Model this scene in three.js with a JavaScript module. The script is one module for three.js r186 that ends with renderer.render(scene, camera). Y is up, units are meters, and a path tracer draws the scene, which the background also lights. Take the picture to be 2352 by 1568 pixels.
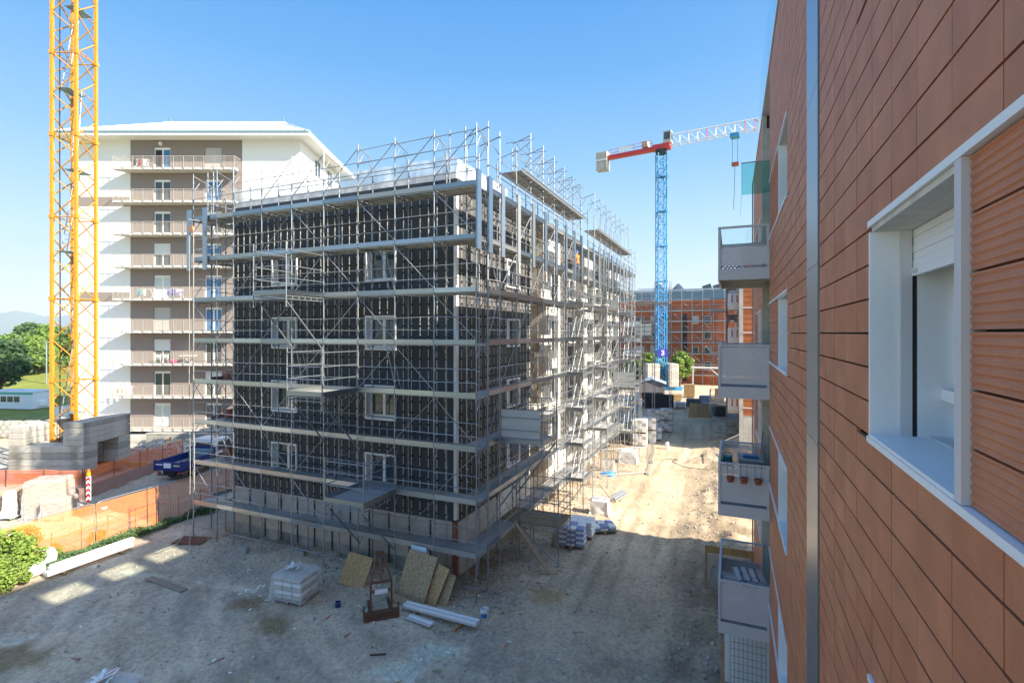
import * as THREE from 'three';
import { mergeGeometries } from 'three/addons/utils/BufferGeometryUtils.js';
import { RoundedBoxGeometry } from 'three/addons/geometries/RoundedBoxGeometry.js';
import { MarchingCubes } from 'three/addons/objects/MarchingCubes.js';
import { FontLoader } from 'three/addons/loaders/FontLoader.js';
import { TextGeometry } from 'three/addons/geometries/TextGeometry.js';

// ------------------------------------------------------------------ camera, sky, sun, exposure
const scene = new THREE.Scene();
const EYE = 10.1, F = 1176, HY = 765, CXP = 1176, TH = Math.atan(506 / 1176);   // eye height; focal length, horizon and centre in pixels of a 2352 wide picture
const camera = new THREE.PerspectiveCamera(67.38, 1024 / 682, 0.1, 9000);
camera.position.set(0, EYE, 0); camera.rotation.y = TH;
camera.setViewOffset(1024, 682, 0, 8.3, 1024, 682);
const renderer = new THREE.WebGLRenderer({ antialias: true });
renderer.setSize(1024, 682);
renderer.toneMapping = THREE.LinearToneMapping;
const EXPO = 2.85; renderer.toneMappingExposure = EXPO;
renderer.shadowMap.enabled = true;
const SUN = new THREE.Vector3(1, 0.7 * Math.hypot(1, 0.08), 0.08).normalize();
const sun = new THREE.DirectionalLight(new THREE.Color().setRGB(1, 0.91, 0.77), 4.6);
sun.position.copy(SUN).multiplyScalar(200); sun.target.position.set(0, 0, 0);
sun.castShadow = true; sun.shadow.mapSize.set(4096, 4096);
Object.assign(sun.shadow.camera, { left: -130, right: 130, top: 130, bottom: -130, near: 1, far: 500 });
scene.add(sun, sun.target);
{ // clear spring sky: deep blue overhead, pale towards the horizon and towards the sun
  const w = 1024, h = 512, d = new Float32Array(w * h * 4), v = new THREE.Vector3();
  const stops = [[-1, 0.80, 0.89, 0.97], [0, 0.82, 0.90, 0.97], [0.05, 0.76, 0.88, 0.98], [0.16, 0.53, 0.78, 0.97], [0.30, 0.29, 0.58, 0.93], [0.45, 0.14, 0.42, 0.85], [0.6, 0.07, 0.31, 0.77], [1, 0.05, 0.24, 0.66]];
  const h2 = (x, y) => { const s = Math.sin(x * 127.1 + y * 311.7) * 43758.5453; return s - Math.floor(s); };
  const vn = (x, y) => { const i = Math.floor(x), j = Math.floor(y), f = x - i, g = y - j, a = f * f * (3 - 2 * f), b = g * g * (3 - 2 * g); return (h2(i, j) * (1 - a) + h2(i + 1, j) * a) * (1 - b) + (h2(i, j + 1) * (1 - a) + h2(i + 1, j + 1) * a) * b; };
  for (let j = 0; j < h; j++) for (let i = 0; i < w; i++) {
    const el = ((j + 0.5) / h - 0.5) * Math.PI, az = ((i + 0.5) / w - 0.5) * 2 * Math.PI;
    v.set(Math.cos(el) * Math.cos(az), Math.sin(el), Math.cos(el) * Math.sin(az));
    let k = 1; while (k < stops.length - 1 && stops[k][0] < v.y) k++;
    const A = stops[k - 1], B = stops[k], t = Math.min(1, Math.max(0, (v.y - A[0]) / (B[0] - A[0])));
    const c = [1, 2, 3].map(n => A[n] + (B[n] - A[n]) * t);
    const s = Math.max(0, v.dot(SUN)), g = 0.30 * s * s + 0.25 * Math.pow(s, 8), wh = [1.0, 1.02, 1.02];
    let cl = 0;
    if (v.y > 0.0 && v.y < 0.3) { const n = vn(az * 9, el * 60) * 0.6 + vn(az * 23, el * 130) * 0.4; cl = Math.max(0, n - 0.5) * 0.8 * Math.max(0, 1 - Math.abs(v.y - 0.07) / 0.1); }
    for (let n = 0; n < 3; n++) d[(j * w + i) * 4 + n] = ((c[n] + (wh[n] - c[n]) * Math.min(0.9, g + cl)) * (1 + 2.5 * Math.pow(s, 4))) / 2.55;
    d[(j * w + i) * 4 + 3] = 1;
  }
  const sky = new THREE.DataTexture(d, w, h, THREE.RGBAFormat, THREE.FloatType);
  sky.mapping = THREE.EquirectangularReflectionMapping; sky.magFilter = THREE.LinearFilter; sky.minFilter = THREE.LinearFilter; sky.needsUpdate = true;
  scene.background = sky; scene.environment = sky;
}

// ------------------------------------------------------------------ kit
function rngOf(a) { return () => { a |= 0; a = a + 0x6D2B79F5 | 0; let t = Math.imul(a ^ a >>> 15, 1 | a); t = t + Math.imul(t ^ t >>> 7, 61 | t) ^ t; return ((t ^ t >>> 14) >>> 0) / 4294967296; }; }
let rnd = rngOf(7);
const R = (a, b) => a + (b - a) * rnd(), pick = a => a[Math.floor(rnd() * a.length)];
const hash = (x, y) => { const s = Math.sin(x * 127.1 + y * 311.7) * 43758.5453; return s - Math.floor(s); };
function noise(x, y) { const i = Math.floor(x), j = Math.floor(y), f = x - i, g = y - j, a = f * f * (3 - 2 * f), b = g * g * (3 - 2 * g); return (hash(i, j) * (1 - a) + hash(i + 1, j) * a) * (1 - b) + (hash(i, j + 1) * (1 - a) + hash(i + 1, j + 1) * a) * b; }
const fbm = (x, y, o = 4) => { let s = 0, a = 0.5, t = 0; for (let k = 0; k < o; k++) { s += a * noise(x, y); t += a; x = x * 2.03 + 17.3; y = y * 2.03 + 9.1; a *= 0.5; } return s / t; };
const sstep = (a, b, x) => { const t = Math.min(1, Math.max(0, (x - a) / (b - a))); return t * t * (3 - 2 * t); };
// places: u across the street (to the right), v along it, h up. world = (u, h, -v)
const V = (u, h, v) => new THREE.Vector3(u, h, -v);
const cT = Math.cos(TH), sT = Math.sin(TH);
const fromCam = (X, Z) => [cT * X - sT * Z, sT * X + cT * Z];                 // right of / ahead of the eye -> u, v
const atDepth = (px, Z) => fromCam((px - CXP) / F * Z, Z);
const onGround = (px, py, h = 0) => atDepth(px, F * (EYE - h) / (py - HY));   // photo pixel -> where that ray meets height h
const used = {};
const numbered = n => { const k = used[n] = (used[n] ?? -1) + 1; return k ? n + '_' + String(k).padStart(3, '0') : n; };
function tag(o, label, category, group) { o.userData.label = label; o.userData.category = category; if (group) o.userData.group = group; return o; }
function thing(name, label, category, pos, turn = 0, group) { const g = new THREE.Group(); g.name = numbered(name); if (pos) g.position.copy(pos); g.rotation.y = turn; scene.add(g); return tag(g, label, category, group); }
function mesh(parent, name, geo, mat) { const m = new THREE.Mesh(geo, mat); m.name = parent === scene ? numbered(name) : name; m.castShadow = m.receiveShadow = true; parent.add(m); return m; }
const stuff = o => { o.userData.kind = 'stuff'; return o; }, structure = o => { o.userData.kind = 'structure'; return o; };
function copyOf(o, label) { const c = o.clone(); c.name = numbered(o.name.replace(/_\d{3}$/, '')); c.userData = { ...o.userData }; if (label) c.userData.label = label; scene.add(c); return c; }
const UBOX = new THREE.BoxGeometry(1, 1, 1), UCYL = new THREE.CylinderGeometry(1, 1, 1, 8), UCYL6 = new THREE.CylinderGeometry(1, 1, 1, 6);
function metricUV(g, s = 1) { const p = g.attributes.position, n = g.attributes.normal, uv = new Float32Array(p.count * 2);
  for (let i = 0; i < p.count; i++) { const x = p.getX(i), y = p.getY(i), z = p.getZ(i), a = Math.abs(n.getX(i)), b = Math.abs(n.getY(i)), c = Math.abs(n.getZ(i));
    if (b >= a && b >= c) { uv[2 * i] = x * s; uv[2 * i + 1] = z * s; } else if (a >= c) { uv[2 * i] = z * s; uv[2 * i + 1] = y * s; } else { uv[2 * i] = x * s; uv[2 * i + 1] = y * s; } }
  g.setAttribute('uv', new THREE.BufferAttribute(uv, 2)); return g; }
// box from ranges in local axes: x, y, z
function boxG(x0, x1, y0, y1, z0, z1) { return new THREE.BoxGeometry(Math.abs(x1 - x0), Math.abs(y1 - y0), Math.abs(z1 - z0)).translate((x0 + x1) / 2, (y0 + y1) / 2, (z0 + z1) / 2); }
const hasTex = m => m.map || m.bumpMap || m.roughnessMap || m.alphaMap;
function box(parent, name, mat, x0, x1, y0, y1, z0, z1) {
  if (hasTex(mat)) return mesh(parent, name, metricUV(boxG(x0, x1, y0, y1, z0, z1)), mat);
  const m = mesh(parent, name, UBOX, mat); m.position.set((x0 + x1) / 2, (y0 + y1) / 2, (z0 + z1) / 2); m.scale.set(Math.abs(x1 - x0), Math.abs(y1 - y0), Math.abs(z1 - z0)); return m;
}
const boxV = (parent, name, mat, u0, u1, h0, h1, v0, v1) => box(parent, name, mat, u0, u1, h0, h1, -v1, -v0);
const boxVG = (u0, u1, h0, h1, v0, v1) => boxG(u0, u1, h0, h1, -v1, -v0);
const YUP = new THREE.Vector3(0, 1, 0), tmpV = new THREE.Vector3();
function pipe(parent, name, mat, a, b, r, geo = UCYL) { const m = mesh(parent, name, geo, mat); tmpV.subVectors(b, a); const l = tmpV.length(); m.position.addVectors(a, b).multiplyScalar(0.5); m.quaternion.setFromUnitVectors(YUP, tmpV.divideScalar(l)); m.scale.set(r, l, r); return m; }
const Mtx = new THREE.Matrix4(), Qt = new THREE.Quaternion(), one = new THREE.Vector3(1, 1, 1);
function pipeG(a, b, r, n = 6) { const d = new THREE.Vector3().subVectors(b, a), l = d.length(); const g = new THREE.CylinderGeometry(r, r, l, n, 1); Qt.setFromUnitVectors(YUP, d.divideScalar(l)); return g.applyMatrix4(Mtx.compose(new THREE.Vector3().addVectors(a, b).multiplyScalar(0.5), Qt, one)); }
function barG(a, b, w, h = w) { const d = new THREE.Vector3().subVectors(b, a), l = d.length(); const g = new THREE.BoxGeometry(w, h, l); const m = new THREE.Matrix4().lookAt(a, b, Math.abs(d.y) > 0.98 * l ? new THREE.Vector3(1, 0, 0) : YUP); return g.applyMatrix4(m).translate((a.x + b.x) / 2, (a.y + b.y) / 2, (a.z + b.z) / 2); }
const merge = l => mergeGeometries(l.map(g => g.index ? g.toNonIndexed() : g).map(g => { for (const k of Object.keys(g.attributes)) if (!['position', 'normal', 'uv', 'color'].includes(k)) g.deleteAttribute(k); return g; }));
function paint(g, r, gg, b) { const n = g.attributes.position.count, c = new Float32Array(n * 3); for (let i = 0; i < n; i++) { c[3 * i] = r; c[3 * i + 1] = gg; c[3 * i + 2] = b; } g.setAttribute('color', new THREE.BufferAttribute(c, 3)); return g; }
const tubeG = (pts, r, seg = 40, n = 6) => new THREE.TubeGeometry(new THREE.CatmullRomCurve3(pts), seg, r, n);

// ------------------------------------------------------------------ materials
function canvasTex(w, h, f, srgb = true) { const data = new Uint8Array(w * h * 4); for (let y = 0; y < h; y++) for (let x = 0; x < w; x++) { const c = f(x, y), o = (y * w + x) * 4; data[o] = Math.max(0, Math.min(255, c[0])); data[o + 1] = Math.max(0, Math.min(255, c[1])); data[o + 2] = Math.max(0, Math.min(255, c[2])); data[o + 3] = c[3] ?? 255; }
  const t = new THREE.DataTexture(data, w, h); if (srgb) t.colorSpace = THREE.SRGBColorSpace; t.wrapS = t.wrapT = THREE.RepeatWrapping; t.magFilter = THREE.LinearFilter; t.minFilter = THREE.LinearMipmapLinearFilter; t.generateMipmaps = true; t.needsUpdate = true; return t; }
const tileN = (x, y, p, s) => { const X = x * p, Y = y * p, i = Math.floor(X), j = Math.floor(Y), f = X - i, g = Y - j, a = f * f * (3 - 2 * f), b = g * g * (3 - 2 * g), q = (m, n) => hash((m % p) + s, (n % p) + s * 1.7); return (q(i, j) * (1 - a) + q(i + 1, j) * a) * (1 - b) + (q(i, j + 1) * (1 - a) + q(i + 1, j + 1) * a) * b; };
const tileF = (x, y, p, s, o = 4) => { let r = 0, a = 0.5, t = 0; for (let k = 0; k < o; k++) { r += a * tileN(x, y, p, s + k * 3.1); t += a; p *= 2; a *= 0.5; } return r / t; };
const S = (r, g, b, rough = 0.8, metal = 0, x = {}) => { const m = new THREE.MeshStandardMaterial({ roughness: rough, metalness: metal, ...x }); m.color.setRGB(r, g, b); return m; };
const rep = (t, s) => { const c = t.clone(); c.repeat.set(s, s); c.needsUpdate = true; return c; };
const grey = canvasTex(512, 512, (x, y) => { const n = tileF(x / 512, y / 512, 5, 3, 6), m = tileF(x / 512, y / 512, 60, 9, 2), k = 226 + (n - 0.5) * 62 + (m - 0.5) * 26; return [k, k, k]; });
const fineBump = canvasTex(512, 512, (x, y) => { const k = 128 + (tileF(x / 512, y / 512, 40, 5, 4) - 0.5) * 220; return [k, k, k]; }, false);
const streak = canvasTex(512, 512, (x, y) => { const b = tileF(x / 512, y / 512, 5, 2, 6), c = tileF(x / 512, y / 512, 3, 22, 5), m = tileF(x / 512, y / 512, 90, 8, 2), k = 238 + (b - 0.5) * 60 + (m - 0.5) * 22 - Math.max(0, c - 0.52) * 230; return [k, k * 0.99, k * 0.965]; });
const woodT = canvasTex(512, 512, (x, y) => { const u = x / 512, v = y / 512, g = tileF(u * 1, v, 4, 4, 3), n = tileF(u, v * 0.06 + g * 0.01, 64, 6, 3), k = 212 + (n - 0.5) * 100 + (g - 0.5) * 40; return [k, k * 0.97, k * 0.92]; });
const osbT = canvasTex(512, 512, (x, y) => { let best = 9, id = 0; const P = 26, X = x / 512 * P, Y = y / 512 * P; for (let a = -1; a < 2; a++) for (let b = -1; b < 2; b++) { const i = Math.floor(X) + a, j = Math.floor(Y) + b, I = (i + P) % P, J = (j + P) % P, cx = i + hash(I, J), cy = j + hash(I + 7, J + 3), th = hash(I + 31, J) * 3.14, dx = X - cx, dy = Y - cy, p = dx * Math.cos(th) + dy * Math.sin(th), q = -dx * Math.sin(th) + dy * Math.cos(th), d = Math.hypot(p * 0.55, q * 1.9); if (d < best) { best = d; id = hash(I * 3 + 1, J * 5 + 2); } } const k = 186 + id * 66 - best * 22; return [k, k * 0.93, k * 0.8]; });
const greyW = rep(grey, 0.13), streakW = rep(streak, 0.17);
const M = {
  steel: [S(0.34, 0.39, 0.44, 0.3, 0.95), S(0.44, 0.48, 0.51, 0.36, 0.9), S(0.27, 0.31, 0.35, 0.34, 0.9), S(0.42, 0.42, 0.40, 0.5, 0.7), S(0.36, 0.38, 0.37, 0.42, 0.85)],
  tube: [S(0.30, 0.33, 0.36, 0.45, 0.7), S(0.40, 0.42, 0.44, 0.45, 0.7), S(0.23, 0.255, 0.285, 0.5, 0.65), S(0.34, 0.32, 0.29, 0.6, 0.55)],
  deck: [S(0.40, 0.42, 0.43, 0.6, 0.5), S(0.34, 0.34, 0.33, 0.7, 0.4), S(0.46, 0.45, 0.42, 0.65, 0.4)],
  deckWood: S(0.36, 0.28, 0.19, 0.9, 0, { map: woodT, bumpMap: woodT, bumpScale: 0.002 }),
  white: S(0.80, 0.80, 0.79, 0.55), whiteRough: S(0.78, 0.77, 0.74, 0.85), cream: S(0.70, 0.66, 0.57, 0.85, 0, { map: greyW }),
  concrete: S(0.62, 0.60, 0.55, 0.9, 0, { map: streakW, bumpMap: rep(fineBump, 0.5), bumpScale: 0.006 }),
  concreteD: S(0.43, 0.42, 0.39, 0.9, 0, { map: streakW, bumpMap: rep(fineBump, 0.5), bumpScale: 0.006 }),
  concreteL: S(0.62, 0.59, 0.53, 0.9, 0, { map: streakW, bumpMap: rep(fineBump, 0.5), bumpScale: 0.006 }),
  membrane: S(0.056, 0.064, 0.078, 0.7, 0, { map: greyW }), black: S(0.012, 0.012, 0.013, 0.6), rubber: S(0.02, 0.02, 0.02, 0.85),
  batten: S(0.50, 0.47, 0.43, 0.6, 0.2), basePanel: S(0.58, 0.51, 0.43, 0.85, 0, { map: greyW }),
  glass: new THREE.MeshPhysicalMaterial({ color: new THREE.Color().setRGB(0.9, 0.95, 0.95), roughness: 0.02, transmission: 1, thickness: 0, ior: 1.5 }),
  glassTeal: new THREE.MeshPhysicalMaterial({ color: new THREE.Color().setRGB(0.88, 0.95, 0.95), roughness: 0.03, transmission: 1, thickness: 0, ior: 1.5 }),
  pane: new THREE.MeshPhysicalMaterial({ color: new THREE.Color().setRGB(0.05, 0.065, 0.07), roughness: 0.04, metalness: 0, specularIntensity: 1, ior: 1.6 }),
  yellow: S(0.72, 0.32, 0.03, 0.45, 0, { map: greyW }), orange: S(0.80, 0.22, 0.02, 0.6), net: S(0.85, 0.26, 0.05, 0.7), netRed: S(0.78, 0.24, 0.12, 0.75),
  blueCrane: S(0.03, 0.27, 0.55, 0.4), red: S(0.55, 0.03, 0.03, 0.45), rust: S(0.21, 0.095, 0.055, 0.85, 0.2, { map: greyW, bumpMap: fineBump, bumpScale: 0.003 }),
  wood: S(0.50, 0.38, 0.25, 0.85, 0, { map: woodT, bumpMap: woodT, bumpScale: 0.001 }), woodGrey: S(0.40, 0.34, 0.28, 0.9, 0, { map: woodT, bumpMap: woodT, bumpScale: 0.001 }), woodY: S(0.62, 0.40, 0.16, 0.8, 0, { map: woodT }),
  osb: S(0.68, 0.50, 0.32, 0.85, 0, { map: osbT, bumpMap: osbT, bumpScale: 0.001 }), osbGrey: S(0.56, 0.48, 0.38, 0.9, 0, { map: osbT, bumpMap: osbT, bumpScale: 0.001 }),
  plastic: S(0.80, 0.80, 0.79, 0.3, 0, { transparent: true, opacity: 0.24, side: THREE.DoubleSide }),
  plasticRoof: S(0.80, 0.81, 0.82, 0.35, 0, { transparent: true, opacity: 0.55, side: THREE.DoubleSide }),
  plasticW: S(0.8, 0.8, 0.79, 0.4, 0, { side: THREE.DoubleSide }),
  brick: S(0.50, 0.25, 0.13, 0.9, 0, { map: greyW }), blueTruck: S(0.009, 0.026, 0.18, 0.35), brown: S(0.16, 0.13, 0.115, 0.85, 0, { map: greyW }),
};

// ------------------------------------------------------------------ ground: one sheet, fine near the site and coarse to the horizon
function lines(fine0, fine1, step, far) { const a = []; for (let x = fine0; x <= fine1 + 1e-6; x += step) a.push(x); let s = step, x = fine1; while (x < far) { s *= 1.35; x += s; a.push(x); } s = step; x = fine0; while (x > -far) { s *= 1.35; x -= s; a.unshift(x); } return a; }
function groundH(u, v) {
  let h = (fbm(u * 0.35, v * 0.35, 3) - 0.5) * 0.10 + (fbm(u * 2.1 + 50, v * 2.1, 3) - 0.5) * 0.035;
  const nearA = sstep(-7.2, -9.5, u) * sstep(16.5, 18.5, v) * sstep(56, 52, v);                     // churned strip beside the scaffold
  h += nearA * (fbm(u * 1.3 + 9, v * 1.3, 3) - 0.35) * 0.32;
  const rt = sstep(-3.6, -0.4, u) * sstep(12, 15, v) * sstep(62, 56, v) * sstep(3, 0.5, u);          // spoil heaped along the foot of the tiled house
  h += rt * (0.12 + fbm(u * 1.1, v * 0.9 + 30, 4) * 0.55);
  for (const c of [-2.3, -4.6]) for (const s of [-0.85, 0.85]) { const d = Math.abs(u - c - s - 0.35 * Math.sin(v * 0.13 + c) ) ; if (d < 0.5 && v > 4 && v < 95) h += (d < 0.22 ? -0.035 * sstep(0.22, 0.1, d) : 0.022 * sstep(0.5, 0.26, d)) * (0.4 + 0.6 * sstep(0.35, 0.6, fbm(v * 0.35, c, 2))); }
  h *= 1 - sstep(-45, -70, u) * 0.8;
  h += sstep(-75, -120, u) * sstep(30, 80, v) * (3.2 + fbm(u * 0.02, v * 0.02, 3) * 2) * sstep(900, 300, v);   // grassy bank far off
  if (Math.abs(u) > 120 || v > 140 || v < -40) h = Math.min(h, 3) ;
  return h;
}
function groundC(u, v) {   // base colours: pale dusty gravel, tan earth, grey compacted stone, grass beyond
  const n1 = fbm(u * 0.22 + 3, v * 0.22 + 8, 4), n2 = fbm(u * 0.9, v * 0.9 + 40, 4), n3 = fbm(u * 0.55 + 70, v * 0.16 + 5, 3);
  let c = [0.44, 0.41, 0.37], mix = (a, t) => { c = c.map((x, i) => x + (a[i] - x) * Math.max(0, Math.min(1, t))); };
  mix([0.36, 0.355, 0.345], sstep(0.42, 0.62, n1));
  mix([0.56, 0.54, 0.50], sstep(0.60, 0.74, n2) * 0.4);
  mix([0.26, 0.25, 0.235], sstep(0.60, 0.78, fbm(u * 0.6 + 21, v * 0.45 + 4, 4)) * 0.5);
  const street = sstep(-8.5, -6, u) * sstep(12, 19, v) * sstep(3, 1.5, u); mix([0.50, 0.43, 0.33], street * 0.75);
  let rutC = 0; for (const q of [-2.3, -4.6]) for (const s of [-0.85, 0.85]) { const d = Math.abs(u - q - s - 0.35 * Math.sin(v * 0.13 + q)); rutC = Math.max(rutC, sstep(0.26, 0.14, d)); } mix([0.52, 0.46, 0.38], rutC * (v > 4 && v < 95 ? 0.55 : 0) * sstep(0.3, 0.6, n3));
  const tracks = Math.pow(Math.max(0, Math.cos((u + 2.9 + 0.5 * Math.sin(v * 0.12)) * 2.6)), 3) * sstep(-6.5, -5.5, u) * sstep(-1.0, -1.8, u) * sstep(5, 9, v); mix([0.57, 0.50, 0.40], tracks * 0.6 * sstep(0.3, 0.6, n3));
  const rut = fbm((u + 0.05 * v) * 2.4, v * 0.12 + 11, 3); mix([0.27, 0.24, 0.20], sstep(0.56, 0.72, rut) * sstep(-9, -6, u) * sstep(0.8, 0, u) * 0.6); const turn = fbm(Math.hypot(u + 6, v - 26) * 1.9, Math.atan2(v - 26, u + 6) * 3, 3); mix([0.29, 0.28, 0.265], sstep(0.55, 0.7, turn) * sstep(17, 14, v) * 0.6); mix([0.55, 0.53, 0.49], sstep(0.44, 0.3, turn) * sstep(17, 14, v) * 0.5);
  mix([0.22, 0.19, 0.15], sstep(-2.6, -0.6, u) * sstep(8, 12, v) * sstep(4, 2, u) * sstep(0.35, 0.6, n2) * 0.8);
  mix([0.30, 0.26, 0.21], sstep(-7.4, -8.6, u) * sstep(-11.5, -10, u) * sstep(16, 18, v) * sstep(54, 50, v) * sstep(0.3, 0.55, n2));
  for (const [a, b, r, k] of [[-14.6, 13.1, 0.9, 0], [-16.6, 13.7, 0.8, 0], [-20.7, 8.4, 1.3, 0], [-0.9, 11.4, 1.0, 0], [-8.6, 14.0, 0.9, 1], [-9.2, 12.6, 0.8, 1], [-21.9, 8.9, 0.7, 1], [-6.7, 18.6, 0.9, 2]]) {
    const d = Math.hypot(u - a, (v - b) * 1.3) / r + (fbm(u * 2.2 + a, v * 2.2, 3) - 0.5) * 1.4; if (d < 1.2) mix([[0.20, 0.165, 0.10], [0.66, 0.65, 0.62], [0.42, 0.33, 0.20]][k], sstep(1.1, 0.5, d) * 0.85);
  }
  const sc = Math.abs(v - 13.9 - (u + 21) * 0.15 + 0.5 * Math.sin(u * 1.3) * 0.2); if (u > -26 && u < -17 && sc < 0.3) mix([0.62, 0.60, 0.57], sstep(0.3, 0.05, sc) * sstep(0.35, 0.6, n2));
  mix([0.42, 0.42, 0.42], sstep(-28, -29, u) * sstep(-62, -55, u));
  const gr = sstep(-66, -74, u) + sstep(112, 118, v) + sstep(45, 60, u) + sstep(-22, -30, v); mix([0.13 + n1 * 0.08, 0.19 + n1 * 0.06, 0.035], gr);
  return c.map((x, i) => Math.min(0.72, x * [1.40, 1.24, 1.02][i]));
}
const groundMap = canvasTex(1024, 1024, (x, y) => { const u = x / 1024, v = y / 1024, a = tileF(u, v, 7, 21, 6), b = tileF(u, v, 120, 33, 2), c = tileF(u, v, 260, 41, 1); let k = 226 + (a - 0.5) * 66 + (b - 0.5) * 56; if (c > 0.88) k += 22; if (c < 0.12) k -= 40; return [k, k * 0.985, k * 0.965]; });
const groundBump = canvasTex(1024, 1024, (x, y) => { const u = x / 1024, v = y / 1024, k = 128 + (tileF(u, v, 130, 33, 2) - 0.5) * 190 + (tileF(u, v, 24, 8, 4) - 0.5) * 90; return [k, k, k]; }, false);
{
  const us = lines(-44, 4, 0.2, 6000), vs = lines(6, 60, 0.2, 6000), nu = us.length, nv = vs.length;
  const p = new Float32Array(nu * nv * 3), c = new Float32Array(nu * nv * 3), uv = new Float32Array(nu * nv * 2), idx = [];
  for (let j = 0; j < nv; j++) for (let i = 0; i < nu; i++) { const k = j * nu + i, u = us[i], v = vs[j], col = groundC(u, v); p.set([u, groundH(u, v), -v], 3 * k); c.set(col, 3 * k); uv.set([u / 12, v / 12], 2 * k);
    if (i < nu - 1 && j < nv - 1) idx.push(k, k + 1, k + nu, k + 1, k + nu + 1, k + nu); }
  const g = new THREE.BufferGeometry(); g.setAttribute('position', new THREE.BufferAttribute(p, 3)); g.setAttribute('color', new THREE.BufferAttribute(c, 3)); g.setAttribute('uv', new THREE.BufferAttribute(uv, 2)); g.setIndex(idx); g.computeVertexNormals();
  const m = new THREE.MeshStandardMaterial({ vertexColors: true, map: groundMap, bumpMap: groundBump, bumpScale: 0.02, roughness: 0.95 });
  structure(mesh(scene, 'ground', g, m));
}

// ------------------------------------------------------------------ the tiled house that the picture is taken from
const UF = 0.85, ROW = 3 / 13, WEND = 14.1;
const perf = canvasTex(64, 64, (x, y) => { const d = Math.min(Math.hypot(x - 16, y - 16), Math.hypot(x - 48, y - 48)); const k = d < 11 ? 0 : 255; return [k, k, k]; }, false);
const perfBig = canvasTex(64, 64, (x, y) => { const d = Math.min(Math.hypot(x - 16, y - 16), Math.hypot(x - 48, y - 48), Math.hypot(x - 16, y - 80), Math.hypot(x - 80, y - 16)); const k = d < 12 ? 0 : 255; return [k, k, k]; }, false);
M.perf = S(0.62, 0.63, 0.66, 0.5, 0.3, { alphaMap: rep(perf, 40), transparent: true });
M.perfBig = S(0.55, 0.56, 0.57, 0.5, 0.3, { alphaMap: rep(perfBig, 9), transparent: true });
M.balc = S(0.55, 0.56, 0.58, 0.5, 0.2); M.balcD = S(0.42, 0.42, 0.44, 0.55, 0.2);
M.strip = S(0.33, 0.36, 0.40, 0.34, 0.85, { bumpMap: fineBump, bumpScale: 0.0004 });
const tileMap = canvasTex(512, 512, (x, y) => { const k = 234 + (tileF(x / 512, y / 512, 6, 15, 4) - 0.5) * 36 + (tileF(x / 512, y / 512, 100, 19, 2) - 0.5) * 14; return [k, k * 0.99, k * 0.98]; });
const tileTones = [[0.60, 0.225, 0.110], [0.625, 0.240, 0.120], [0.575, 0.212, 0.102], [0.61, 0.240, 0.125], [0.59, 0.217, 0.110], [0.635, 0.25, 0.128]];
M.tiles = tileTones.map(t => S(...t, 0.62, 0, { map: tileMap, bumpMap: fineBump, bumpScale: 0.0006 }));
M.tileAll = new THREE.MeshStandardMaterial({ vertexColors: true, roughness: 0.62, map: tileMap });
M.reveal = S(0.80, 0.81, 0.82, 0.5, 0, { bumpMap: fineBump, bumpScale: 0.0003 }); M.soffit = S(0.74, 0.70, 0.61, 0.8, 0, { map: greyW }); M.jamb = S(0.62, 0.61, 0.61, 0.6); M.pinkTrim = S(0.60, 0.57, 0.58, 0.5);
const house = thing('apartment_building', 'terracotta tiled apartment house with white window boxes and grey balconies', 'building');
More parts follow.
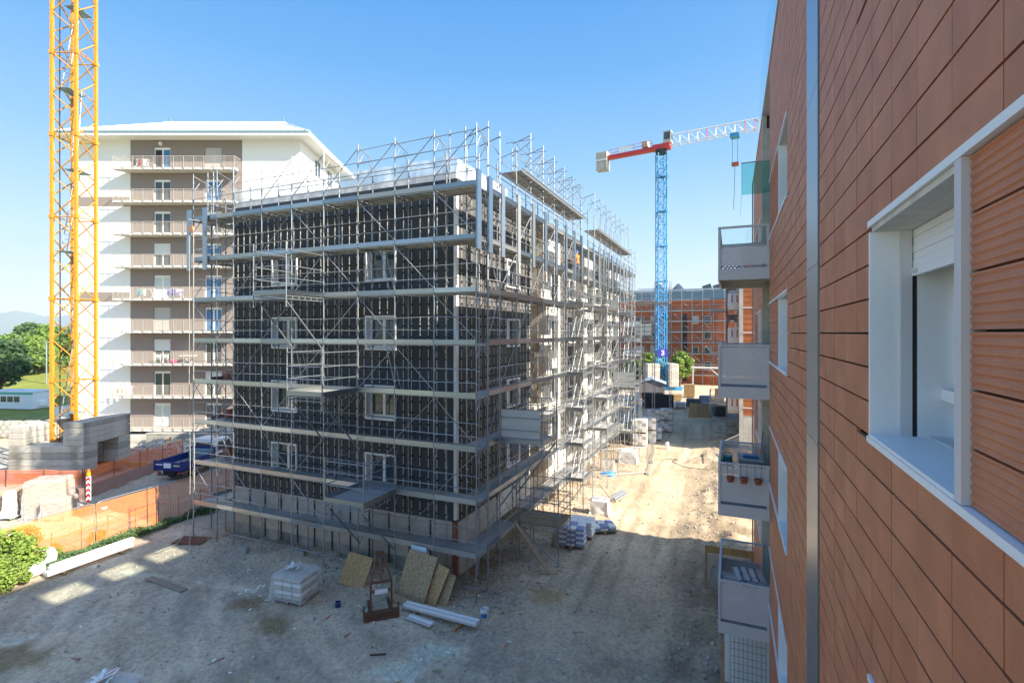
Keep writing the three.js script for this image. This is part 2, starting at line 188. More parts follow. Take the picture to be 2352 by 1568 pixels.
{
  // body behind the cladding, with holes where the window boxes and the recess with the balconies are
  const WIN = [];   // window boxes: [v near edge, v far edge of the opening, ribbed panel v0, v1, sill height]
  for (const h of [3.41, 6.41, 9.42, 12.42]) { WIN.push([2.63, 4.05, 0.4, 2.56, h]); WIN.push([9.75, 11.25, 11.32, WEND, h]); WIN.push([18.2, 19.6, 19.66, 21.6, h]); }
  const hit = (v0, v1, h0, h1) => WIN.some(w => { const a = Math.min(w[0], w[2]) - 0.05, b = Math.max(w[1], w[3]) + 0.05; return v1 > a && v0 < b && h1 > w[4] - 0.06 && h0 < w[4] + 1.44; });
  const clipRects = (v0, v1, h0, h1) => { // pieces of a tile left outside the boxes (vertical clip only where needed)
    let out = [[v0, v1, h0, h1]];
    for (const w of WIN) { const a = Math.min(w[0], w[2]) - 0.035, b = Math.max(w[1], w[3]) + 0.035, lo = w[4] - 0.045, hi = w[4] + 1.425, nx = [];
      for (const [p, q, r, s] of out) { if (q <= a || p >= b || s <= lo || r >= hi) { nx.push([p, q, r, s]); continue; }
        if (r < lo - 0.03) nx.push([p, q, r, lo]); if (s > hi + 0.03) nx.push([p, q, hi, s]);
        const rr = Math.max(r, lo), ss = Math.min(s, hi); if (p < a - 0.02) nx.push([p, a, rr, ss]); if (q > b + 0.02) nx.push([b, q, rr, ss]); }
      out = nx; }
    return out; };
  // structural wall pieces: strips between openings so the boxes are real recesses
  const wallG = [];
  const bands = [[-12, 0.4], [0.4, 4.05], [4.05, 9.75], [9.75, 11.25], [11.25, WEND], [17.1, 18.2], [18.2, 19.6], [19.6, 24.5]];
  for (const [a, b] of bands) {
    const w = WIN.filter(x => (a >= Math.min(x[0], 0.4 === a ? 0.4 : 99) || Math.abs(x[0] - a) < 0.01) && b <= x[1] + 0.01 && Math.abs(b - x[1]) < 0.01);
    if (!w.length) { wallG.push(boxVG(UF + 0.06, UF + 0.6, -0.5, 16.6, a, b)); continue; }
    let h = -0.5; for (const x of w.sort((p, q) => p[4] - q[4])) { wallG.push(boxVG(UF + 0.06, UF + 0.6, h, x[4] - 0.04, a, b)); h = x[4] + 1.42; if (x[0] > a) wallG.push(boxVG(UF + 0.06, UF + 0.6, x[4] - 0.04, x[4] + 1.42, a, x[0] - 0.07)); } wallG.push(boxVG(UF + 0.06, UF + 0.6, h, 16.6, a, b));
  }
  wallG.push(boxVG(UF + 0.6, UF + 11, -0.5, 16.55, -12, -11.5), boxVG(UF + 0.6, UF + 11, -0.5, 16.55, 24.0, 24.48), boxVG(UF + 10.6, UF + 11, -0.5, 16.55, -11.5, 25), boxVG(UF + 0.6, UF + 10.6, 16.2, 16.55, -11.5, 25));
  wallG.push(boxVG(UF + 1.3, UF + 1.5, -0.5, 16.2, WEND, 17.1), boxVG(UF + 0.6, UF + 1.3, -0.5, 16.2, WEND - 0.3, WEND), boxVG(UF + 0.6, UF + 1.3, -0.5, 16.2, 17.1, 17.4));
  for (const f of [2.7, 5.7, 8.7, 11.7]) wallG.push(boxVG(UF + 1.5, UF + 10.6, f - 0.3, f, -11.5, 25));
  mesh(house, 'wall', metricUV(merge(wallG)), M.membrane);
  boxV(house, 'recess_wall', M.cream, UF + 1.26, UF + 1.3, 0, 16.2, WEND + 0.02, 17.08); boxV(house, 'recess_side', M.cream, UF + 0.1, UF + 1.25, 0, 16.2, 17.02, 17.08); boxV(house, 'recess_corner_trim', M.cream, UF - 0.02, UF + 0.1, 0, 16.62, 17.06, 17.22);
  boxV(house, 'parapet_coping', M.pinkTrim, UF - 0.03, UF + 0.7, 16.6, 16.68, -12, 24.55);
  // tiles
  const cols = []; for (let v = 4.05 + 0.4475 * 4; v > -4; v -= 0.4475) cols.push([v - 0.4475, v]);
  cols.push([5.84, 6.26]); for (let v = 7.22; v < WEND - 0.1; v += 0.43) cols.push([v, Math.min(v + 0.43, WEND)]);
  const cols2 = []; for (let v = 17.22; v < 24.1; v += 0.46) cols2.push([v, v + 0.46]);
  const list = [];
  const addTiles = (cs, far) => cs.forEach(([v0, v1], ci) => { for (let k = -1; k < 72; k++) { const h0 = 10.1 + (k - 43) * ROW, h1 = h0 + ROW; if (h1 > 16.61 || h0 < -0.4) continue; for (const q of clipRects(v0 + 0.0035, v1 - 0.0035, h0 + 0.007, h1 - 0.007)) if (q[1] - q[0] > 0.03 && q[3] - q[2] > 0.03) list.push([...q, far]); } });
  addTiles(cols, 0); addTiles(cols2, 1);
  const size = t => { const v = (t[0] + t[1]) / 2, d = Math.hypot(v, UF, (t[2] + t[3]) / 2 - EYE), vis = v > 1.9 ? 1 : 0; return vis * (t[1] - t[0]) * (t[3] - t[2]) / (d * d) * (UF / d); };
  list.sort((a, b) => size(b) - size(a));
  const rest = [];
  list.forEach((t, i) => { const off = (hash(i, 5) - 0.5) * 0.003, tone = Math.floor(hash(i * 1.7, 2) * M.tiles.length);
    const g = boxVG(UF + off, UF + 0.03 + off, t[2], t[3], t[0], t[1]);
    if (i < 300) mesh(house, 'tile', metricUV(g).translate(0, 0, 0), M.tiles[tone]); else rest.push(paint(metricUV(g), ...tileTones[tone])); });
  const tileRest = stuff(mesh(house, 'tile_cladding', merge(rest), M.tileAll));
  // metal cover strip with panel joints
  { let h = -0.4; for (const t of [1.1, 3.05, 5.0, 6.95, 8.9, 10.85, 12.8, 14.75, 16.6]) { boxV(house, 'metal_strip', M.strip, UF - 0.012, UF + 0.05, h + 0.003, t - 0.003, 6.31, 7.17); h = t; }
    boxV(house, 'strip_edge', M.black, UF + 0.012, UF + 0.045, -0.4, 16.6, 6.27, 6.305); boxV(house, 'strip_edge', M.black, UF + 0.012, UF + 0.045, -0.4, 16.6, 7.175, 7.21); }
  // window boxes
  const ribProfile = new THREE.Shape(); { const n = 6, hh = (3 / 13 - 0.012); ribProfile.moveTo(0, 0); ribProfile.lineTo(-0.03, 0); for (let i = 0; i < n; i++) { const y = i * hh / n, s = hh / n; ribProfile.lineTo(-0.03, y + s * 0.12); ribProfile.lineTo(-0.0245, y + s * 0.34); ribProfile.lineTo(-0.0245, y + s * 0.5); ribProfile.lineTo(-0.031, y + s * 0.74); ribProfile.lineTo(-0.03, y + s); } ribProfile.lineTo(0, hh); }
  for (const [v0, v1, r0, r1, h] of WIN) {
    const near = r0 < v0, a = Math.min(v0, r0), b = Math.max(v1, r1), w = new THREE.Group(); w.name = 'window'; house.add(w);
    boxV(w, 'top_trim', M.reveal, UF - 0.02, UF + 0.10, h + 1.38, h + 1.42, a - 0.03, b + 0.03);
    boxV(w, 'bottom_trim', M.reveal, UF - 0.025, UF + 0.10, h - 0.04, h - 0.002, a - 0.03, b + 0.03);
    boxV(w, 'reveal', M.reveal, UF - 0.012, UF + 0.149, h, h + 1.344, v1 - 0.012, v1 + 0.03);
    boxV(w, 'jamb', M.jamb, UF + 0.15, UF + 0.21, h, h + 1.339, v1 - 0.03, v1 + 0.03); boxV(w, 'shutter_guide', M.black, UF + 0.212, UF + 0.235, h, h + 1.339, v1 - 0.022, v1 + 0.03);
    boxV(w, 'inner_jamb', M.reveal, UF + 0.237, UF + 0.42, h, h + 1.378, v1 - 0.03, v1 + 0.03); boxV(w, 'soffit', M.soffit, UF + 0.10, UF + 0.235, h + 1.34, h + 1.378, v0, v1);
    boxV(w, 'soffit', M.soffit, UF + 0.0, UF + 0.10, h + 1.345, h + 1.378, v0, v1);
    for (let i = 0; i < 5; i++) boxV(w, 'shutter_slat', M.reveal, UF + 0.214 + (i % 2) * 0.002, UF + 0.232, h + 1.338 - (i + 1) * 0.048, h + 1.336 - i * 0.048, v0, v1 - 0.016);
    boxV(w, 'shutter_end_bar', M.reveal, UF + 0.208, UF + 0.236, h + 1.045, h + 1.095, v0, v1 - 0.016); boxV(w, 'shutter_stop', M.jamb, UF + 0.188, UF + 0.207, h + 1.06, h + 1.08, v1 - 0.14, v1 - 0.08);
    const sill = mesh(w, 'sill', merge([boxVG(UF - 0.02, UF + 0.42, h, h + 0.02, v0, v1)]), M.reveal); boxV(w, 'sill_joint', M.jamb, UF + 0.30, UF + 0.42, h + 0.021, h + 0.03, v0, v1 - 0.021);
    boxV(w, 'near_jamb', M.reveal, UF + 0.10, UF + 0.42, h, h + 1.378, v0 - 0.02, v0 - 0.001);
    for (const [p, q] of [[v0, v0 + 0.07], [v1 - 0.09, v1 - 0.02]]) boxV(w, 'frame', M.white, UF + 0.42, UF + 0.48, h + 0.02, h + 1.36, p, q);
    boxV(w, 'frame', M.white, UF + 0.42, UF + 0.48, h + 0.02, h + 0.09, v0 + 0.071, v1 - 0.091); boxV(w, 'frame', M.white, UF + 0.42, UF + 0.48, h + 1.29, h + 1.36, v0 + 0.071, v1 - 0.091); boxV(w, 'mullion', M.white, UF + 0.425, UF + 0.475, h + 0.09, h + 1.29, (v0 + v1) / 2 - 0.05, (v0 + v1) / 2 + 0.05);
    boxV(w, 'guard_rail', M.white, UF + 0.36, UF + 0.40, h + 0.26, h + 0.33, v0, v1 - 0.02);
    boxV(w, 'pane', M.pane, UF + 0.448, UF + 0.456, h + 0.09, h + 1.29, v0 + 0.07, (v0 + v1) / 2 - 0.05); boxV(w, 'pane', M.pane, UF + 0.448, UF + 0.456, h + 0.09, h + 1.29, (v0 + v1) / 2 + 0.05, v1 - 0.09);
    const s0 = near ? r1 : v1 + 0.031, s1 = near ? v0 : r0; boxV(w, 'separator', M.pinkTrim, UF - 0.018, UF + 0.1, h, h + 1.378, s0, s1);
    const p0 = Math.min(r0, r1), p1 = Math.max(r0, r1), rg = new THREE.ExtrudeGeometry(ribProfile, { depth: p1 - p0 - 0.012, bevelEnabled: false });
    for (let i = 0; i < 6; i++) { const m = mesh(w, 'ribbed_tile', metricUV(rg.clone()), M.tiles[(i * 2 + Math.round(h)) % 6]); m.position.set(UF + 0.04, h + i * 0.2295 + 0.006, -p1 + 0.006); }
    boxV(w, 'backing', M.membrane, UF + 0.062, UF + 0.09, h, h + 1.378, p0, p1);
  }
  // balconies in the recess
  const U0 = -0.33, B0 = 14.12, B1 = 17.0;
  const balcony = (f, kind) => {
    const b = new THREE.Group(); b.name = 'balcony'; house.add(b);
    boxV(b, 'slab', M.balcD, U0 + 0.05, UF + 1.25, f - 0.12, f, B0 + 0.03, B1 - 0.03);
    boxV(b, 'fascia', M.balc, U0, UF + 0.06, f - 0.27, f + 0.02, B0, B0 + 0.028); boxV(b, 'fascia', M.balc, U0, UF + 0.06, f - 0.27, f + 0.02, B1 - 0.028, B1); boxV(b, 'fascia', M.balc, U0 - 0.002, U0 + 0.045, f - 0.272, f + 0.022, B0 + 0.0285, B1 - 0.0285);
    for (let i = 0; i < 5; i++) boxV(b, 'joist', M.soffit, U0 + 0.06, UF, f - 0.24, f - 0.121, B0 + 0.25 + i * 0.58, B0 + 0.33 + i * 0.58);
    for (const [x, v] of [[U0 + 0.03, B0 + 0.03], [U0 + 0.03, B1 - 0.03], [UF - 0.03, B0 + 0.03], [U0 + 0.03, (B0 + B1) / 2]]) boxV(b, 'post', M.balc, x - 0.028, x + 0.028, f + 0.021, f + 1.04, v - 0.028, v + 0.028);
    boxV(b, 'top_rail', M.balc, U0, UF + 0.02, f + 1.041, f + 1.09, B0, B0 + 0.06); boxV(b, 'top_rail', M.balc, U0, UF + 0.02, f + 1.041, f + 1.09, B1 - 0.06, B1); boxV(b, 'top_rail', M.balc, U0, U0 + 0.06, f + 1.041, f + 1.09, B0 + 0.061, B1 - 0.061);
    const pm = kind === 0 ? M.perfBig : M.perf;
    boxV(b, 'perforated_panel', M.perf, U0 + 0.06, UF - 0.06, f + 0.09, f + (kind === 0 ? 0.55 : 1.02), B0 + 0.026, B0 + 0.030);
    if (kind === 0) { boxV(b, 'pane', M.glass, U0 + 0.06, UF - 0.06, f + 0.60, f + 1.03, B0 + 0.026, B0 + 0.032); boxV(b, 'mid_rail', M.balcD, U0 + 0.06, UF - 0.06, f + 0.56, f + 0.595, B0 + 0.01, B0 + 0.05); }
    boxV(b, 'perforated_panel', pm, U0 + 0.06, UF - 0.06, f + 0.09, f + (kind === 3 ? 0.5 : 1.02), B1 - 0.034, B1 - 0.030);
    boxV(b, 'perforated_panel', M.perf, U0 + 0.022, U0 + 0.026, f + 0.09, f + 1.02, B0 + 0.06, B1 - 0.06);
    return b; };
  balcony(11.72, 0); balcony(8.72, 1); balcony(5.72, 2); balcony(2.72, 3);
  for (const f of [2.72, 5.72, 8.72, 11.72]) { const d = new THREE.Group(); d.name = 'balcony_door'; house.add(d); boxV(d, 'frame', M.white, UF + 1.20, UF + 1.258, f + 0.02, f + 2.2, 14.9, 16.3); boxV(d, 'pane', M.pane, UF + 1.19, UF + 1.199, f + 0.15, f + 2.1, 15.0, 15.57); boxV(d, 'pane', M.pane, UF + 1.19, UF + 1.199, f + 0.15, f + 2.1, 15.63, 16.2); }
  // glass wind screens
  M.glassGreen = M.glassTeal.clone(); M.glassGreen.color.setRGB(0.58, 0.84, 0.82);
  boxV(house, 'glass_canopy', M.glassGreen, U0 + 0.55, UF + 0.02, 13.62, 14.42, 14.3, 14.312); boxV(house, 'glass_canopy', M.glassGreen, U0 + 0.55, U0 + 0.562, 13.62, 14.42, 14.33, 17.0); boxV(house, 'canopy_edge', M.balcD, U0 + 0.54, UF + 0.02, 14.42, 14.44, 14.29, 14.32);
  for (let v = -6; v < 20.6; v += 1.95) { boxV(house, 'glass_screen', M.glassTeal, UF + 0.05, UF + 0.062, 16.7, 18.85, v, v + 1.93); }
  // roof terrace pergola behind the screens: solid back wall, three openings, deep edge beam
  const pg = []; let v0 = -12; for (const v of [8.6, 10.6, 12.4]) { pg.push(boxVG(3.85, 4.1, 16.55, 20.05, v0, v)); pg.push(boxVG(3.85, 4.1, 16.55, 18.95, v, v + 1.25)); v0 = v + 1.25; } pg.push(boxVG(3.85, 4.1, 16.55, 20.05, v0, 25)); pg.push(boxVG(3.85, 4.1, 20.052, 21.0, -12, 25));
  mesh(house, 'terrace_wall', metricUV(merge(pg)), M.cream);
  boxV(house, 'corner_downpipe', M.balcD, UF - 0.06, UF - 0.005, 0, 16.6, 24.42, 24.49);
}

// ------------------------------------------------------------------ the house in scaffolding
const AW = -10.4, AWEST = -23.3, AS = 18.4, AN = 51.5;    // east wall, west wall, south wall, north end
const houseA = thing('apartment_building', 'half-clad apartment block behind scaffolding, black membrane with pale battens', 'building');
M.tan = S(0.60, 0.50, 0.36, 0.85, 0, { map: greyW }); M.redbrown = S(0.34, 0.10, 0.05, 0.7); M.wallE = S(0.10, 0.098, 0.095, 0.8, 0, { map: greyW }); M.render = S(0.74, 0.71, 0.64, 0.85, 0, { map: greyW });
{
  const winS = []; for (const h of [3.35, 6.35, 9.4, 12.4]) { winS.push([-14.95, -13.4, h, 1.42]); winS.push([-20.65, -19.1, h, 1.42]); }
  const g = [];
  // south wall with real window holes
  const colsS = [[AWEST, -20.65], [-20.65, -19.1], [-19.1, -14.95], [-14.95, -13.4], [-13.4, AW - 0.12]];
  for (const [a, b] of colsS) { const w = winS.filter(x => Math.abs(x[0] - a) < 0.01); if (!w.length) { g.push(boxVG(a, b, 2.36, 16.1, AS, AS + 0.35)); continue; } let h = 2.36; for (const x of w) { g.push(boxVG(a, b, h, x[2], AS, AS + 0.35)); h = x[2] + x[3]; } g.push(boxVG(a, b, h, 16.1, AS, AS + 0.35)); }
  mesh(houseA, 'wall', metricUV(merge(g)), M.membrane);
  boxV(houseA, 'west_wall', M.render, AWEST + 0.002, AWEST + 0.35, 0, 16.1, AS + 0.352, AN); boxV(houseA, 'north_wall', M.render, AWEST + 0.36, AW - 0.4, 0, 16.1, AN - 0.3, AN);
  boxV(houseA, 'corner_strip', M.whiteRough, AW - 0.118, AW + 0.012, 2.42, 16.1, AS - 0.03, AS + 0.16);
  boxV(houseA, 'plinth', M.concreteD, AWEST + 0.05, AW - 0.08, -0.4, 0.55, AS + 0.06, AS + 0.3);
  boxV(houseA, 'corner_post', M.redbrown, AW - 0.16, AW - 0.02, 0.2, 2.34, AS - 0.02, AS + 0.1);
  for (let i = 0; i < 12; i++) { const a = AWEST + 0.03 + i * 1.058; boxV(houseA, 'base_panel', M.basePanel, a + 0.012, a + 1.046, 0.5, 2.30, AS - 0.02, AS + 0.05); if (i) boxV(houseA, 'panel_post', M.membrane, a - 0.03, a + 0.03, 0.1, 2.3, AS - 0.06, AS - 0.021); }
  boxV(houseA, 'base_trim', M.batten, AWEST, AW - 0.17, 2.302, 2.358, AS - 0.08, AS + 0.1);
  for (const f of [3.0, 6.0, 9.0, 12.0, 15.0]) boxV(houseA, 'floor_slab', M.concreteL, AWEST + 0.36, AW - 2.0, f - 0.25, f, AS + 0.36, AN - 0.31);
  boxV(houseA, 'roof_slab', M.concreteL, AWEST, AW, 16.11, 16.4, AS + 0.01, AN); boxV(houseA, 'roof_edge', M.membrane, AWEST - 0.05, AW + 0.1, 16.05, 16.42, AS - 0.12, AS + 0.005); boxV(houseA, 'roof_edge', M.membrane, AW + 0.002, AW + 0.12, 16.05, 16.42, AS + 0.01, AN);
  // battens with dark clips, south side
  const batG = (segs, at) => { const L = [], C = []; for (const [a, b] of segs) { L.push(at(0.034, 0.028, a, b, 0)); for (let h = a + 0.12; h < b - 0.05; h += 0.46) C.push(at(0.07, 0.045, h, h + 0.08, 0.003)); } return [merge(L), merge(C)]; };
  const cache = {};
  const addBat = (pos, segs, isE) => { const key = JSON.stringify(segs) + isE; if (!cache[key]) cache[key] = batG(segs, isE ? (w, d, a, b, o) => boxG(0, d, a, b, -w / 2, w / 2) : (w, d, a, b, o) => boxG(-w / 2, w / 2, a, b, 0, d)); const m = mesh(houseA, 'batten', cache[key][0], M.batten), c = stuff(mesh(m, 'clips', cache[key][1], M.black)); m.position.copy(pos); };
  for (let u = AWEST + 0.22; u < AW - 0.2; u += 0.42) { const inWin = winS.some(w => u > w[0] - 0.06 && u < w[1] + 0.06); const segs = inWin ? [[2.42, 3.22], [4.9, 6.22], [7.9, 9.27], [10.95, 12.27], [13.95, 16.0]] : [[2.42, 16.0]]; addBat(V(u, 0, AS - 0.001), segs, false); }
  // window boxes on the south side
  for (const [a, b, h, H] of winS) { const w = new THREE.Group(); w.name = 'window'; houseA.add(w);
    boxV(w, 'surround', M.white, a - 0.05, a + 0.02, h - 0.05, h + H + 0.05, AS - 0.09, AS + 0.34); boxV(w, 'surround', M.white, b - 0.02, b + 0.05, h - 0.05, h + H + 0.05, AS - 0.09, AS + 0.34); boxV(w, 'surround', M.white, a + 0.021, b - 0.021, h + H - 0.02, h + H + 0.05, AS - 0.09, AS + 0.34); boxV(w, 'sill', M.white, a + 0.021, b - 0.021, h - 0.05, h + 0.04, AS - 0.12, AS + 0.34);
    const i0 = a + 0.03, i1 = b - 0.03, mid = (i0 + i1) / 2, y0 = h + 0.045, y1 = h + H - 0.025, z0 = AS + 0.2, z1 = AS + 0.27;
    for (const [p, q] of [[i0, i0 + 0.09], [mid - 0.07, mid + 0.07], [i1 - 0.09, i1]]) boxV(w, 'frame', M.white, p, q, y0, y1, z0, z1);
    for (const [p, q] of [[i0 + 0.091, mid - 0.071], [mid + 0.071, i1 - 0.091]]) { boxV(w, 'frame', M.white, p, q, y0, y0 + 0.1, z0, z1); boxV(w, 'frame', M.white, p, q, y1 - 0.09, y1, z0, z1); boxV(w, 'pane', M.pane, p, q, y0 + 0.1, y1 - 0.09, z0 + 0.03, z0 + 0.04); }
    boxV(w, 'room_curtain', M.whiteRough, i0, i1, y0, y1, AS + 0.30, AS + 0.32); }
  // east side: clad bays, loggias with balconies, white rendered bays
  const bays = [[18.56, 23.4, 'clad'], [23.4, 25.0, 'win'], [25.0, 26.6, 'clad'], [26.6, 29.6, 'loggia'], [29.6, 32.2, 'white'], [32.2, 34.0, 'clad'], [34.0, 35.4, 'win'], [35.4, 38.4, 'loggia'], [38.4, 41.4, 'white'], [41.4, 43, 'win'], [43, 46, 'loggia'], [46, 48, 'white'], [48, 49.5, 'win'], [49.5, AN - 0.31, 'white']];
  const LV = [3.35, 6.35, 9.4, 12.4], gW = []; let gE;
  for (const [a, b, k] of bays) { gE = [];
    if (k === 'clad') { gE.push(boxVG(AW - 0.35, AW, 2.36, 16.1, a, b)); gW.push(boxVG(AW - 0.35, AW + 0.03, -0.4, 2.30, a, b)); for (let v = a + 0.24; v < b; v += 0.45) addBat(V(AW + 0.001, 0, v), [[2.42, 16.0]], true); }
    else if (k === 'white') { let h = -0.4; for (const y of LV) { gW.push(boxVG(AW - 0.35, AW, h, y - 0.4, a, b)); gW.push(boxVG(AW - 0.35, AW, y - 0.4, y + 1.5, a, a + 0.5), boxVG(AW - 0.35, AW, y - 0.4, y + 1.5, b - 0.5, b)); h = y + 1.5; const w = new THREE.Group(); w.name = 'window'; houseA.add(w); boxV(w, 'pane', M.pane, AW - 0.25, AW - 0.24, y - 0.4, y + 1.5, a + 0.5, b - 0.5); boxV(w, 'frame', M.white, AW - 0.235, AW - 0.17, y - 0.4, y + 1.5, (a + b) / 2 - 0.06, (a + b) / 2 + 0.06); } gW.push(boxVG(AW - 0.35, AW, h, 16.1, a, b)); }
    else if (k === 'win') { let h = 2.36; gW.push(boxVG(AW - 0.35, AW + 0.03, -0.4, 2.30, a, b)); for (const y of LV) { gE.push(boxVG(AW - 0.35, AW, h, y, a, b)); h = y + 1.42; const w = new THREE.Group(); w.name = 'window'; houseA.add(w);
        boxV(w, 'surround', M.white, AW - 0.34, AW + 0.09, y, y + 1.42, a - 0.05, a + 0.05); boxV(w, 'surround', M.white, AW - 0.34, AW + 0.09, y, y + 1.42, b - 0.05, b + 0.05); boxV(w, 'surround', M.white, AW - 0.34, AW + 0.09, y + 1.35, y + 1.42, a + 0.051, b - 0.051); boxV(w, 'sill', M.white, AW - 0.34, AW + 0.11, y, y + 0.07, a + 0.051, b - 0.051); boxV(w, 'frame', M.white, AW - 0.24, AW - 0.18, y + 0.071, y + 1.349, (a + b) / 2 - 0.06, (a + b) / 2 + 0.06); boxV(w, 'pane', M.pane, AW - 0.27, AW - 0.26, y + 0.071, y + 1.349, a + 0.051, b - 0.051); } gE.push(boxVG(AW - 0.35, AW, h, 16.1, a, b)); }
    else { gW.push(boxVG(AW - 1.6, AW - 1.45, -0.4, 16.1, a, b), boxVG(AW - 1.449, AW, -0.4, 16.1, a - 0.1, a + 0.12), boxVG(AW - 1.449, AW, -0.4, 16.1, b - 0.12, b + 0.1));
      for (const y of [0.1, 3.0, 6.0, 9.0, 12.0]) { const l = new THREE.Group(); l.name = 'loggia'; houseA.add(l); boxV(l, 'floor', M.concreteL, AW - 1.44, AW + 0.25, y - 0.24, y, a + 0.121, b - 0.121); boxV(l, 'back_wall', M.tan, AW - 1.449, AW - 1.42, y + 0.001, y + 2.7, a + 0.13, b - 0.13); boxV(l, 'door', M.redbrown, AW - 1.419, AW - 1.37, y + 0.01, y + 2.2, a + 0.35, a + 1.15); boxV(l, 'door', M.white, AW - 1.419, AW - 1.37, y + 0.01, y + 2.2, a + 1.5, b - 0.3); boxV(l, 'pane', M.pane, AW - 1.365, AW - 1.355, y + 0.2, y + 2.05, a + 1.62, b - 0.42); if (y > 1) boxV(l, 'parapet', M.render, AW + 0.12, AW + 0.252, y + 0.001, y + 1.0, a + 1.3, b - 0.13); } }
    gE.forEach(q => mesh(houseA, 'cladding', metricUV(q), M.wallE));
  }
  mesh(houseA, 'rendered_wall', metricUV(merge(gW)), M.render);
  M.shutterA = S(0.50, 0.49, 0.47, 0.85);
  // plastic sheeting along the roof edge
  const sheet = (n, len, at) => { const p = new THREE.PlaneGeometry(len, 0.95, n, 6), a = p.attributes.position; for (let i = 0; i < a.count; i++) { const s = a.getX(i) + len / 2, y = a.getY(i) + 0.475; const z = (fbm(s * 1.2, y * 1.2, 3) - 0.5) * 0.12 + (fbm(s * 7, y * 2.2 + 9, 2) - 0.5) * 0.05; at(a, i, s, y * (0.94 + 0.06 * fbm(s * 0.5, 3, 2)), z); } p.computeVertexNormals(); return p; };
  mesh(houseA, 'plastic_sheet', sheet(110, 12.9, (a, i, s, y, z) => a.setXYZ(i, AWEST + s, 16.43 + y, -(AS - 0.1) + z)), M.plasticRoof);
  mesh(houseA, 'plastic_sheet', sheet(40, 5, (a, i, s, y, z) => a.setXYZ(i, AW + 0.08 + z, 16.43 + y * 0.9, -(AS - 0.1 + s))), M.plasticRoof);
  mesh(houseA, 'roof_upstand', merge([boxVG(AWEST + 0.1, AW - 0.1, 16.401, 16.8, AS + 0.1, AS + 0.3), boxVG(AW - 0.4, AW - 0.05, 16.401, 16.8, AS + 0.301, AN - 0.1)]), M.shutterA);
}

// ------------------------------------------------------------------ scaffolding
const standardGeo = {}; // upright tube with collars at every frame joint
function standardOf(h) { const k = h.toFixed(2); if (standardGeo[k]) return standardGeo[k]; const l = [new THREE.CylinderGeometry(0.026, 0.026, h, 8).translate(0, h / 2, 0), new THREE.BoxGeometry(0.16, 0.012, 0.16).translate(0, 0.006, 0)]; for (let y = 1.55; y < h - 0.1; y += 2) { l.push(new THREE.CylinderGeometry(0.04, 0.04, 0.14, 8).translate(0, y, 0)); for (const q of [0.62, 1.12]) if (y + q < h - 0.05) l.push(new THREE.BoxGeometry(0.1, 0.035, 0.05).translate(0.03, y + q, 0)); } return standardGeo[k] = merge(l); }
const toeGeo = merge([boxG(0, 1, 0, 0.18, -0.004, 0.004), boxG(0, 1, 0.165, 0.18, 0.0041, 0.034), boxG(0, 1, 0, 0.015, 0.0041, 0.034), boxG(0, 1, 0.055, 0.075, 0.0041, 0.022), boxG(0, 1, 0.11, 0.128, 0.0041, 0.022)]);
const plankGeo = merge([boxG(0, 1, -0.012, 0, -0.16, 0.16), boxG(0, 1, -0.06, -0.0121, -0.16, -0.148), boxG(0, 1, -0.06, -0.0121, 0.148, 0.16), boxG(0.1, 0.14, -0.05, -0.0121, -0.147, 0.147), boxG(0.48, 0.52, -0.05, -0.0121, -0.147, 0.147), boxG(0.86, 0.9, -0.05, -0.0121, -0.147, 0.147)]);
